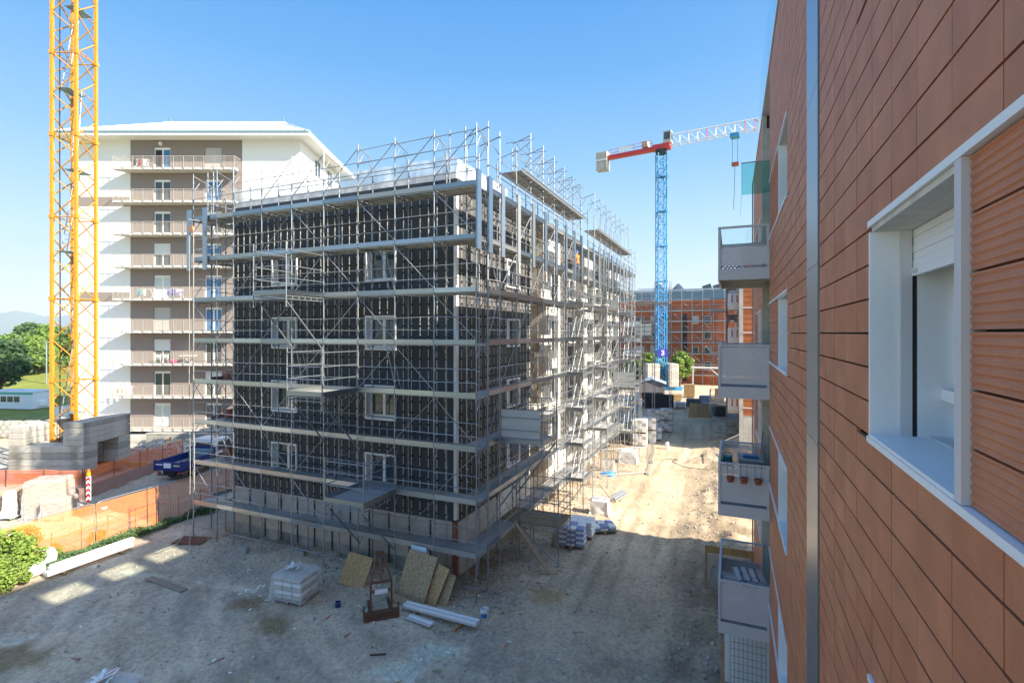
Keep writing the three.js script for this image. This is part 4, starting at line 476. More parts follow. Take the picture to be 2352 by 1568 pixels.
  const ta = thing('folding_table', 'white folding table with crossed legs on a tower balcony', 'table', tp(0.2, floors[6], 0.55), camTurn); box(ta, 'table_top', M.white, -0.7, 0.7, 0.7, 0.74, -0.3, 0.3); for (const s of [-0.2, 0.2]) { pipe(ta, 'leg', M.white, new THREE.Vector3(-0.55, 0, s), new THREE.Vector3(0.55, 0.7, s), 0.02, UCYL6); pipe(ta, 'leg', M.white, new THREE.Vector3(0.55, 0, s), new THREE.Vector3(-0.55, 0.7, s), 0.02, UCYL6); }
  const bs = thing('toy_basin', 'pink plastic basin beside the folding table', 'basin', tp(-1.1, floors[6], 0.7), 0); mesh(bs, 'bowl', new THREE.LatheGeometry([[0.01, 0.02], [0.26, 0.02], [0.34, 0.3], [0.36, 0.3], [0.28, 0], [0.01, 0]].map(p => new THREE.Vector2(...p)), 16), S(0.65, 0.08, 0.25, 0.5)); mesh(bs, 'rim', new THREE.TorusGeometry(0.35, 0.015, 6, 20).rotateX(Math.PI / 2).translate(0, 0.3, 0), S(0.65, 0.08, 0.25, 0.5));
}
// ------------------------------------------------------------------ yellow tower crane and its ballast
const yc = [-31.1, 36.35];    // middle of the mast, right of and ahead of the eye
{
  const c = thing('tower_crane', 'tall yellow lattice crane mast rising from a ring of concrete ballast', 'crane', camPos(...yc), camTurn), a = 0.84, H = 44, y0 = 0.9;
  for (const x of [-a, a]) for (const z of [-a, a]) { box(c, 'leg', M.yellow, x - 0.09, x + 0.09, y0, H, z - 0.09, z + 0.09); }
  const P = 1.425, n = Math.floor((H - y0) / P);
  const V3 = (x, y, z) => new THREE.Vector3(x, y, z);
  for (let i = 0; i < n; i++) { const y = y0 + 0.2 + i * P, e = i % 2 ? -1 : 1; pipe(c, 'lacing', M.yellow, V3(-a * e, y, a), V3(a * e, y + P, a), 0.042, UCYL6); pipe(c, 'lacing', M.yellow, V3(a, y, a * e), V3(a, y + P, -a * e), 0.042, UCYL6); pipe(c, 'lacing', M.yellow, V3(a * e, y, -a), V3(-a * e, y + P, -a), 0.042, UCYL6); pipe(c, 'lacing', M.yellow, V3(-a, y, -a * e), V3(-a, y + P, a * e), 0.05, UCYL6);
    if (i % 4 === 0) { for (const [p, q] of [[[-a, a], [a, a]], [[a, a], [a, -a]], [[a, -a], [-a, -a]], [[-a, -a], [-a, a]]]) pipe(c, 'ring_bar', M.yellow, V3(p[0], y, p[1]), V3(q[0], y, q[1]), 0.045, UCYL6); for (const x of [-a, a]) for (const z of [-a, a]) box(c, 'joint_collar', M.yellow, x - 0.14, x + 0.14, y - 0.12, y + 0.12, z - 0.14, z + 0.14); } }
  for (let y = 4.4, k = 0; y < H - 5; y += 5.7, k++) { box(c, 'rest_platform', M.gutter, k % 2 ? -0.1 : -a + 0.12, k % 2 ? a - 0.12 : 0.15, y, y + 0.05, -a + 0.12, a - 0.12); const l = [], x = k % 2 ? 0.35 : -0.35, z0 = 0.45, z1 = -0.35; for (const s of [-0.2, 0.2]) l.push(pipeG(V3(x + s, y, z0), V3(x + s * 0.9 + (k % 2 ? -0.3 : 0.3), y + 5.9, z1), 0.03)); for (let r = 1; r < 19; r++) { const f = r / 19.5; l.push(pipeG(V3(x - 0.2 + (k % 2 ? -0.3 : 0.3) * f, y + 5.9 * f, z0 + (z1 - z0) * f), V3(x + 0.2 + (k % 2 ? -0.3 : 0.3) * f, y + 5.9 * f, z0 + (z1 - z0) * f), 0.016)); } mesh(c, 'ladder', merge(l), M.tube[1]); }
  mesh(c, 'power_cable', tubeG([V3(-0.6, 1, 0.5), V3(-0.55, 12, 0.52), V3(-0.6, 24, 0.5), V3(-0.55, H, 0.5)], 0.035, 40), M.black);
  box(c, 'base_beam', M.orange, -2.4, 2.4, 0.35, 0.88, 1.5, 1.95); box(c, 'base_beam', M.orange, -2.4, 2.4, 0.35, 0.88, -1.95, -1.5); box(c, 'base_beam', M.orange, -2.4, -1.95, 0.35, 0.88, -1.49, 1.49); box(c, 'base_beam', M.orange, 1.95, 2.4, 0.35, 0.88, -1.49, 1.49); box(c, 'cross_beam', M.orange, -1.94, 1.94, 0.4, 0.85, 0.6, 1.0); box(c, 'cross_beam', M.orange, -1.94, 1.94, 0.4, 0.85, -1.0, -0.6);
  for (const x of [-2.2, 2.2]) for (const z of [-1.7, 1.7]) box(c, 'footing', M.concreteD, x - 0.5, x + 0.5, -0.2, 0.349, z - 0.5, z + 0.5);
  box(c, 'rail_beam', M.yellow, 2.41, 6.0, 0.05, 0.5, -1.9, -1.55);
}
// blocks: rows of [x0, x1, z0, z1] in the crane's axes and the layer they lie in
{
  const block = (label, x0, x1, z0, z1, y0, y1, mat) => { const b = thing('ballast_block', label, 'concrete block', camPos(...yc, 0), camTurn, 'crane ballast blocks'); const w = x1 - x0, d = z1 - z0, h = y1 - y0; const g = metricUV(new RoundedBoxGeometry(w, h - 0.012, d, 2, 0.035)); const m = mesh(b, 'body', g, mat); m.position.set((x0 + x1) / 2, (y0 + y1) / 2, (z0 + z1) / 2); const along = w > d; for (const s of [-0.3, 0.3]) { const r = mesh(b, 'lifting_recess', UBOX, M.concreteD); r.position.set((x0 + x1) / 2 + (along ? s * w : 0), y1 - 0.012, (z0 + z1) / 2 + (along ? 0 : s * d)); r.scale.set(along ? 0.3 : 0.12, 0.03, along ? 0.12 : 0.3); } };
  const mats = [M.concrete, M.concreteL, M.concrete, M.concreteD], oz = 2.75;   // front plane of the stacks
  const nth = ['lowest', 'second', 'third', 'fourth', 'topmost'];
  for (let i = 0; i < 4; i++) { const y = 0.89 + i * 0.45; block(`${nth[i]} long grey block of the crane ballast facing the brick stacks`, -2.0, 2.95, oz - 1.16, oz, y, y + 0.45, [M.concreteL, M.concrete, M.concreteD, M.concrete][i]); }
  for (let i = 0; i < 4; i++) { const y = 0.89 + i * 0.45; block(`${nth[i]} short block of the ballast stack towards the rubble heap`, 1.85, 2.95, oz - 4.15, oz - 3.05, y, y + 0.45, mats[(i + 1) % 4]); }
  for (let i = 0; i < 4; i++) { const y = 2.69 + i * 0.38; block(`${nth[i]} bridging block of the raised ballast stack beside the mast`, 1.6, 2.955, oz - 4.15, oz - 0.005, y, y + 0.38, [M.concreteL, M.concrete, M.concreteL, M.concreteD][i]); }
  for (let i = 0; i < 3; i++) { const y = 2.69 + i * 0.42; block(`${nth[i]} block of the raised ballast stack towards the site cabin`, -2.0, -0.95, oz - 4.0, oz - 0.005, y, y + 0.42, [M.concreteL, M.concrete, M.concrete][i]); }
  for (let i = 0; i < 4; i++) { const y = 0.89 + i * 0.45; block(`${nth[i]} block at the back of the crane ballast ring`, -2.0, 1.8, oz - 4.15, oz - 3.05, y, y + 0.45, mats[i]); }
}
// ------------------------------------------------------------------ fences and barriers
function netGeo(len, h, cell, seed, w = 0.012) { const l = [], nz = (s, y) => (fbm(s * 1.1 + seed, y * 1.3, 2) - 0.5) * 0.14; const strip = pts => { const p = []; for (let i = 0; i < pts.length - 1; i++) { const [a, b, n] = [pts[i], pts[i + 1], pts.n]; const o = pts.vert ? [w / 2, 0] : [0, w / 2]; p.push(a[0] - o[0], a[1] - o[1], a[2], b[0] - o[0], b[1] - o[1], b[2], b[0] + o[0], b[1] + o[1], b[2], a[0] - o[0], a[1] - o[1], a[2], b[0] + o[0], b[1] + o[1], b[2], a[0] + o[0], a[1] + o[1], a[2]); } l.push(...p); };
  for (let y = 0.02; y <= h; y += cell) { const q = []; for (let i = 0; i <= 10; i++) { const s = len * i / 10; q.push([s, y + 0.05 * (fbm(s * 0.7 + seed, 5, 2) - 0.5) * (y / h), nz(s, y)]); } strip(q); }
  for (let s = 0; s <= len; s += cell * 0.62) { const q = []; q.vert = true; for (let i = 0; i <= 5; i++) { const y = h * i / 5; q.push([s, y, nz(s, y)]); } strip(q); }
  const g = new THREE.BufferGeometry(); g.setAttribute('position', new THREE.Float32BufferAttribute(l, 3)); g.computeVertexNormals(); return g; }
M.net.side = M.netRed.side = THREE.DoubleSide;
{
  const nets = [netGeo(3.42, 1.95, 0.08, 1, 0.018), netGeo(3.42, 1.95, 0.08, 7, 0.018)], hemG = pts => tubeG(pts, 0.018, 24, 5);
  const where = ['at the leafy bush', 'behind the white bag', 'with a bent rail before the wrapped bricks', 'behind the white beams', 'past the end of the white beams', 'beside the blue truck', 'behind the scaffold return', 'furthest along the lane'];
  for (let i = 0; i < 8; i++) { const v = 7.6 + i * 3.5; const f = thing('fence_panel', `orange netted fence panel ${where[i]}`, 'fence', V(-27.9 - i * 0.02, 0, v), Math.PI / 2, 'orange netted fence panels');
    const r = 0.021, q = (x, y) => new THREE.Vector3(x, y, 0); mesh(f, 'frame', tubeG([q(0.03, 0.02), q(0.03, 1.0), q(0.03, 1.88), q(0.06, 1.97), q(0.15, 2.0), q(1.7, 2.0 + (i === 2 ? 0.04 : 0)), q(3.3, 2.0), q(3.4, 1.96), q(3.43, 1.87), q(3.43, 1.0), q(3.43, 0.02)], r, 60, 6), M.tube[1]);
    const n = stuff(mesh(f, 'netting', nets[i % 2], M.net)); n.position.set(0.02, 0.02, 0.04);
    mesh(f, 'tie_line', hemG([0, 0.9, 1.8, 2.6, 3.42].map((x, k) => new THREE.Vector3(x, 0.98 + 0.1 * Math.sin(i * 2 + k * 1.3), 0.06))), M.net);
    for (const x of [0.5, 1.75, 2.9]) pipe(f, 'post', x === 1.75 ? M.rust : M.tube[2], q(x, 0), q(x, 1.2), 0.02, UCYL6);
    box(f, 'foot_block', M.concreteD, -0.3, 0.3, 0, 0.12, -0.12, 0.12);
    if (i === 1 || i === 2) box(f, 'notice_plate', M.white, 0.2, 0.42, 1.62, 1.72, 0.09, 0.1); }
  // low concrete wall and red netting round the crane
  const w = thing('low_wall', 'low pinkish concrete wall round the crane footing', 'wall', camPos(-25.9, 30.6), camTurn); box(w, 'side_run', M.brick, -0.12, 0.12, -0.1, 0.8, -9.5, 0); box(w, 'front_run', M.brick, -11.5, -0.121, -0.1, 0.8, -0.24, 0);
  M.brick.color.setRGB(0.50, 0.30, 0.24);
  const rn = netGeo(4.6, 1.0, 0.09, 3, 0.022), spots = [['red netting barrier before the stacked bricks', -25.95, 30.9, camTurn + Math.PI, 0.82], ['red netting barrier behind the second brick stack', -30.6, 30.9, camTurn + Math.PI, 0.82], ['red netting barrier along the side of the crane', -25.75, 35.4, camTurn + Math.PI / 2 + Math.PI, 0.82], ['red netting barrier towards the rubble heap', -25.75, 40.0, camTurn + Math.PI / 2 + Math.PI, 0.82], ['red netting barrier running behind the crane footing', -26.3, 40.1, camTurn + Math.PI, 0]];
  for (const [lb, X, Z, t, y] of spots) { const b = thing('netting_barrier', lb, 'barrier', camPos(X, Z, y), t, 'red netting barriers'); stuff(mesh(b, 'netting', rn, M.netRed)); for (const x of [0, 2.3, 4.6]) pipe(b, 'post', M.rust, new THREE.Vector3(x, 0, 0), new THREE.Vector3(x, 1.15, 0), 0.02, UCYL6); mesh(b, 'top_line', tubeG([new THREE.Vector3(0, 1.0, 0.02), new THREE.Vector3(1.2, 0.94, 0.03), new THREE.Vector3(2.3, 1.02, 0.02), new THREE.Vector3(3.5, 0.95, 0.03), new THREE.Vector3(4.6, 1.0, 0.02)], 0.02, 24, 5), M.netRed); }
  const post = (lb, X, Z) => { const p = thing('chevron_post', lb, 'marker post', camPos(X, Z), camTurn, 'chevron marker posts'); box(p, 'board', M.white, -0.13, 0.13, 0.1, 1.75, -0.02, 0.02); for (let i = 0; i < 5; i++) for (const s of [-1, 1]) { const sh = new THREE.Shape(); const y = 0.15 + i * 0.32; sh.moveTo(0, y + 0.13); sh.lineTo(s * 0.13, y); sh.lineTo(s * 0.13, y + 0.15); sh.lineTo(0, y + 0.28); mesh(p, 'red_stripe', new THREE.ShapeGeometry(sh).translate(0, 0, 0.024), S(0.5, 0.03, 0.03, 0.6, 0, { side: THREE.DoubleSide })); } pipe(p, 'stake', M.tube[2], new THREE.Vector3(0, 0, -0.04), new THREE.Vector3(0, 1.6, -0.04), 0.025); const l = mesh(p, 'warning_lamp', new RoundedBoxGeometry(0.16, 0.22, 0.14, 2, 0.03), S(0.8, 0.5, 0.02, 0.4)); l.position.y = 1.88; const o = mesh(p, 'lens', new THREE.CylinderGeometry(0.07, 0.08, 0.16, 12), S(0.85, 0.2, 0.01, 0.3)); o.position.y = 2.06; };
  post('chevron marker post with orange lamp beside the wrapped bricks', -24.75, 29.9); post('chevron marker post at the wall corner before the rubble', -26.2, 39.2);
}
// ------------------------------------------------------------------ blue tipper truck
{
  const t = thing('tipper_truck', 'blue and white tipper truck with empty drop-side bed beside the orange fence', 'truck', camPos(-22.95, 37.2), camTurn - 0.14), B = M.blueTruck;   // local -z is forward
  box(t, 'bed_floor', S(0.34, 0.33, 0.31, 0.8, 0, { map: greyW }), -0.98, 0.98, 0.86, 0.92, -0.6, 2.55);
  for (const s of [-1, 1]) { box(t, 'drop_side', B, s * 0.98, s * 1.03, 0.8, 1.38, -0.6, 2.55); for (const y of [0.98, 1.18]) box(t, 'side_rib', B, s * 1.031, s * 1.05, y, y + 0.05, -0.6, 2.55); }
  box(t, 'tail_gate', B, -0.97, 0.97, 0.8, 1.36, 2.55, 2.6); box(t, 'tail_stripe', M.white, -0.9, -0.4, 1.16, 1.24, 2.601, 2.61); box(t, 'tail_stripe', S(0.8, 0.7, 0.3, 0.6), 0.45, 0.9, 1.1, 1.18, 2.601, 2.61); box(t, 'tail_notice', M.white, -0.3, 0.25, 0.98, 1.3, 2.601, 2.612); for (const s of [-1, 1]) box(t, 'corner_post', B, s * 0.94, s * 1.04, 0.78, 1.48, 2.5, 2.63);
  box(t, 'tool_box', M.gutter, -0.6, 0.95, 0.921, 1.62, -0.55, 0.05); box(t, 'head_board', B, -1.0, 1.0, 0.8, 1.75, -0.66, -0.61);
  box(t, 'chassis', M.rubber, -0.45, 0.45, 0.5, 0.78, -3.3, 2.5); box(t, 'rear_bumper', M.black, -0.95, 0.95, 0.42, 0.5, 2.35, 2.45); box(t, 'number_plate', M.white, -0.26, 0.26, 0.55, 0.67, 2.46, 2.47); for (const s of [-1, 1]) box(t, 'tail_lamp', S(0.35, 0.03, 0.03, 0.3), s * 0.6, s * 0.88, 0.55, 0.68, 2.44, 2.47);
  const cab = new THREE.Shape(); cab.moveTo(-0.8, 0.55); cab.lineTo(-2.85, 0.55); cab.lineTo(-2.9, 1.15); cab.lineTo(-2.35, 2.05); cab.lineTo(-2.1, 2.2); cab.lineTo(-0.85, 2.2); cab.closePath();
  const cg = new THREE.ExtrudeGeometry(cab, { depth: 1.8, bevelEnabled: true, bevelSize: 0.05, bevelThickness: 0.05, bevelSegments: 2 }).rotateY(-Math.PI / 2).translate(0.9, 0, 0); mesh(t, 'cab', cg, S(0.74, 0.75, 0.77, 0.35));
  box(t, 'cab_rear_panel', B, -0.9, 0.9, 0.9, 1.4, -0.76, -0.72); box(t, 'rear_window', M.pane, -0.65, 0.65, 1.45, 2.0, -0.745, -0.72);
  for (const s of [-1, 1]) { const sh = new THREE.Shape(); sh.moveTo(-1.0, 1.4); sh.lineTo(-2.55, 1.4); sh.lineTo(-2.2, 2.02); sh.lineTo(-1.0, 2.02); const sg = new THREE.ExtrudeGeometry(sh, { depth: 0.02, bevelEnabled: false }).rotateY(-Math.PI / 2).translate(s * 0.965 + 0.01, 0, 0); mesh(t, 'side_window', sg, M.pane); box(t, 'mirror', M.black, s * 1.05, s * 1.2, 1.4, 1.75, -2.5, -2.42); }
  box(t, 'wind_screen', M.pane, -0.8, 0.8, 1.3, 1.32, -2.97, -2.94); for (const s of [-1, 1]) for (const z of [-2.1, 1.3]) { const w = new THREE.Group(); w.name = 'wheel'; w.position.set(s * 0.82, 0.38, z); t.add(w); mesh(w, 'tyre', new THREE.TorusGeometry(0.28, 0.11, 10, 22).rotateY(Math.PI / 2), M.rubber); mesh(w, 'rim', new THREE.CylinderGeometry(0.22, 0.22, 0.16, 16).rotateZ(Math.PI / 2), M.shutterG); }
  pipe(t, 'beacon', M.orange, new THREE.Vector3(0.3, 2.25, -1.6), new THREE.Vector3(0.3, 2.4, -1.6), 0.07);
}

// ------------------------------------------------------------------ stacks, rubble and plant beyond the fence
M.brickStack = [[0.55, 0.36, 0.22], [0.60, 0.42, 0.28], [0.48, 0.32, 0.22], [0.58, 0.45, 0.33]].map(c => S(...c, 0.9, 0, { map: greyW }));
function drape(w, d, h, skirt, seed, tatter = 0.25) { // a sheet thrown over a stack w x d x h, hanging to the ground at uneven length
  const N = 34, g = new THREE.PlaneGeometry(w + 2 * (h + skirt), d + 2 * (h + skirt), N, N), a = g.attributes.position;
  for (let i = 0; i < a.count; i++) { const x = a.getX(i), z = a.getY(i), ox = Math.max(0, Math.abs(x) - w / 2), oz = Math.max(0, Math.abs(z) - d / 2), o = Math.max(ox, oz), len = h * (0.82 + tatter * fbm(x * 0.9 + seed, z * 0.9, 3));
    const drop = Math.min(o, len), rest = o - drop, fl = drop / h, fold = (fbm((x + z) * 3 + seed, (x - z) * 3, 2) - 0.5) * 0.2 * fl; const nx = Math.sign(x) * (Math.min(Math.abs(x), w / 2) + 0.02 + fl * 0.04 + (ox > 0 ? rest * 0.35 + fold : 0)), nzz = Math.sign(z) * (Math.min(Math.abs(z), d / 2) + 0.02 + fl * 0.04 + (oz > 0 ? rest * 0.35 + fold : 0)); a.setXYZ(i, nx, h + 0.03 - drop + (o ? 0 : (fbm(x * 4 + seed, z * 4, 3) - 0.5) * 0.06), nzz); }
  g.computeVertexNormals(); return g; }
function pallet(parent, w, d, mat = M.wood) { for (let i = 0; i < 5; i++) box(parent, 'pallet_board', mat, -w / 2, w / 2, 0.10, 0.13, -d / 2 + i * d / 4.4, -d / 2 + i * d / 4.4 + d * 0.085); for (const x of [-w / 2 + 0.06, 0, w / 2 - 0.06]) box(parent, 'pallet_runner', mat, x - 0.05, x + 0.05, 0, 0.099, -d / 2, d / 2); }
{
  const stack = (label, X, Z, w, h, d, sheet, seed) => { const s = thing('brick_stack', label, 'brick stack', camPos(X, Z), camTurn + 0.3 * hash(seed, 1), 'brick stacks on the lane'); pallet(s, w, d, M.woodGrey); const r = Math.round(h / 0.14), n = Math.round(w / 0.27); for (let j = 0; j < r; j++) { const g = []; for (let i = 0; i < n; i++) g.push(boxG(-w / 2 + i * w / n + 0.006, -w / 2 + (i + 1) * w / n - 0.006, 0.131 + j * 0.14, 0.131 + j * 0.14 + 0.132, -d / 2 + hash(i, j + seed) * 0.05, d / 2 - hash(i + 9, j + seed) * 0.05)); g.forEach((q, i) => mesh(s, 'brick', metricUV(q), M.brickStack[(i * 3 + j + seed) % 4])); }
    if (sheet) mesh(s, 'plastic_sheet', drape(w, d, r * 0.14 + 0.14, 0.1, seed, 0.3), M.plastic); };
  const [X1, Z1] = [-25.7, 28.3]; stack('large brick stack under clear plastic beside the chevron post', X1 + 0.1, Z1, 1.6, 1.9, 1.3, true, 3); stack('low brick stack with torn sheet between the large stack and the chevron post', -24.75, 28.0, 1.0, 0.95, 1.2, true, 5);
  stack('brick stack with white sheet sliding off, away from the chevron post', -27.6, 28.5, 1.2, 1.4, 1.2, false, 8); const sh = thing('plastic_sheet', 'white plastic sheet sliding off the brick stack', 'plastic sheet', camPos(-27.25, 27.75), camTurn); mesh(sh, 'sheet', drape(0.35, 0.3, 1.55, 0.25, 12, 0.2).translate(0, 0, 0), M.plasticW);
  // paver pallets towards the cabins
  for (let i = 0; i < 7; i++) { const s = thing('paver_pallet', `pallet of dark concrete pavers, ${['nearest the crane', 'second from the crane', 'third from the crane', 'fourth from the crane', 'fifth from the crane', 'sixth from the crane', 'last before the lane bend'][i]}`, 'paver pallet', camPos(-43.5 - i * 1.75, 50 - i * 0.1), camTurn, 'paver pallets'); pallet(s, 1.3, 1.1); for (let j = 0; j < 4; j++) for (let k = 0; k < 4; k++) box(s, 'paver_bundle', (j + k + i) % 2 ? M.concreteD : M.concreteL, -0.64 + k * 0.32 + 0.008, -0.64 + (k + 1) * 0.32 - 0.008, 0.131 + j * 0.36, 0.131 + j * 0.36 + 0.34, -0.5, 0.5); }
  // rubble heap: one mass of broken concrete
  const h = new THREE.Group(); const rg = new THREE.PlaneGeometry(8, 4, 60, 34), a = rg.attributes.position; for (let i = 0; i < a.count; i++) { const x = a.getX(i), y = a.getY(i), e = Math.max(0, 1 - (x / 4) ** 2) * Math.max(0, 1 - (y / 2) ** 2); a.setXYZ(i, x, e * (0.9 + 0.5 * fbm(x * 0.8, y * 0.8, 2)) + (fbm(x * 3, y * 3, 3) - 0.5) * 0.35 * Math.sqrt(e), y); } rg.computeVertexNormals(); const heap = mesh(scene, 'rubble_heap', metricUV(rg), M.concreteL); heap.position.copy(camPos(-28.6, 43.0, 0.0)); heap.rotation.y = camTurn; tag(heap, 'grey heap of broken concrete before the tower base wall', 'rubble heap'); stuff(heap);
  const rub = new THREE.InstancedMesh(new THREE.DodecahedronGeometry(0.14, 0).scale(1, 0.6, 1.3), M.concreteL, 900); rub.name = 'rubble_pieces'; const m4 = new THREE.Matrix4(), q4 = new THREE.Quaternion(), e4 = new THREE.Euler(); for (let i = 0; i < 900; i++) { const x = R(-4, 4), y = R(-2, 2), e = Math.max(0, 1 - (x / 4) ** 2) * Math.max(0, 1 - (y / 2) ** 2), s = R(0.3, 1.3); q4.setFromEuler(e4.set(R(0, 6), R(0, 6), R(0, 6))); m4.compose(new THREE.Vector3(x, e * (0.9 + 0.5 * fbm(x * 0.8, y * 0.8, 2)) + (fbm(x * 3, y * 3, 3) - 0.5) * 0.35 * Math.sqrt(e), y), q4, new THREE.Vector3(s, s, s)); rub.setMatrixAt(i, m4); const c = R(0.6, 1.35); rub.setColorAt(i, new THREE.Color().setRGB(c, c * 0.98, c * 0.95)); } stuff(rub); heap.add(rub);
  const rw = thing('retaining_wall', 'stained grey concrete retaining wall under the tower', 'wall', camPos(-24.5, 45.6), camTurn); box(rw, 'body', M.concreteD, -8, 5, -0.4, 1.15, -0.2, 0.2); box(rw, 'cap', M.concrete, -8, 5, 1.151, 1.24, -0.25, 0.24);
  // site cabins and containers
  const cabin = thing('site_cabin', 'white site cabin with teal roof band and three-part window', 'cabin', camPos(-66, 68.5), camTurn - 0.12); M.cabin = S(0.66, 0.70, 0.74, 0.6); M.teal = S(0.05, 0.36, 0.36, 0.5); box(cabin, 'body', M.cabin, -3.2, 3.4, 0.15, 2.35, -1.2, 1.2); box(cabin, 'roof', M.cabin, -3.3, 3.5, 2.36, 2.5, -1.3, 1.3); box(cabin, 'roof_band', M.teal, -3.25, 3.45, 2.05, 2.3, 1.201, 1.24); for (const x of [-0.9, 0.1, 1.1]) { box(cabin, 'pane', M.pane, x - 0.42, x + 0.42, 1.05, 1.8, 1.201, 1.215); box(cabin, 'window_frame', M.white, x - 0.48, x + 0.48, 0.99, 1.045, 1.201, 1.24); box(cabin, 'window_frame', M.white, x - 0.48, x + 0.48, 1.805, 1.86, 1.201, 1.24); } box(cabin, 'air_unit', M.white, 3.401, 3.7, 0.5, 1.1, -0.5, 0.4);
  const cont = (lb, X, Z, col) => { const c = thing('shipping_container', lb, 'container', camPos(X, Z), camTurn, 'containers behind the cabin'); const g = []; for (let x = -1.5; x < 1.45; x += 0.2) g.push(boxG(x, x + 0.12, 0.12, 2.4, 1.2, 1.24)); box(c, 'body', S(...col, 0.5), -1.5, 1.5, 0.1, 2.45, -1.2, 1.2); mesh(c, 'corrugation', merge(g), S(...col, 0.5)); box(c, 'roof', M.cabin, -1.55, 1.55, 2.451, 2.55, -1.25, 1.25); }; cont('red steel container behind the site cabin', -68.2, 82, [0.45, 0.02, 0.03]); cont('green steel container next to the red one', -65.1, 82, [0.02, 0.22, 0.08]);
  const van = thing('panel_van', 'white and orange works van between the crane legs', 'van', camPos(-48.6, 58), camTurn + 1.2); { const s = new THREE.Shape(); s.moveTo(-2.2, 0.35); s.lineTo(2.2, 0.35); s.lineTo(2.25, 0.95); s.lineTo(1.6, 1.15); s.lineTo(1.0, 1.95); s.lineTo(-2.2, 2.0); const g = new THREE.ExtrudeGeometry(s, { depth: 1.7, bevelEnabled: true, bevelSize: 0.06, bevelThickness: 0.06, bevelSegments: 2 }).translate(0, 0, -0.85); mesh(van, 'body', g, M.white); box(van, 'stripe', M.orange, -2.1, 2.0, 0.6, 0.85, 0.912, 0.93); box(van, 'side_window', M.pane, 0.2, 1.1, 1.2, 1.75, 0.912, 0.93); for (const x of [-1.4, 1.4]) for (const z of [-0.85, 0.85]) { const w = mesh(van, 'wheel', new THREE.TorusGeometry(0.24, 0.1, 8, 18), M.rubber); w.position.set(x, 0.34, z); } }
  for (const [lb, X, Z, h] of [['tall street lamp before the wooded bank', -88, 91, 9], ['street lamp with a bare pole beside the crane mast', -81, 89, 8.6]]) { const l = thing('street_lamp', lb, 'street lamp', camPos(X, Z), camTurn, 'street lamps by the bank'); pipe(l, 'pole', M.tube[1], new THREE.Vector3(0, 0, 0), new THREE.Vector3(0, h, 0), 0.1); box(l, 'lamp_head', M.tube[1], -0.9, 0.9, h, h + 0.12, -0.15, 0.15); }
  const gr = thing('guard_fence', 'thin metal guard fence on the grassy bank', 'fence', camPos(-66, 88, 0.3), camTurn); for (let i = 0; i < 9; i++) box(gr, 'post', M.tube[1], -8 + i * 2 - 0.04, -8 + i * 2 + 0.04, -0.4, 2.4, -0.04, 0.04); for (const y of [0.8, 1.5, 2.3]) box(gr, 'rail', M.tube[1], -8, 8, y, y + 0.06, -0.02, 0.02);
}
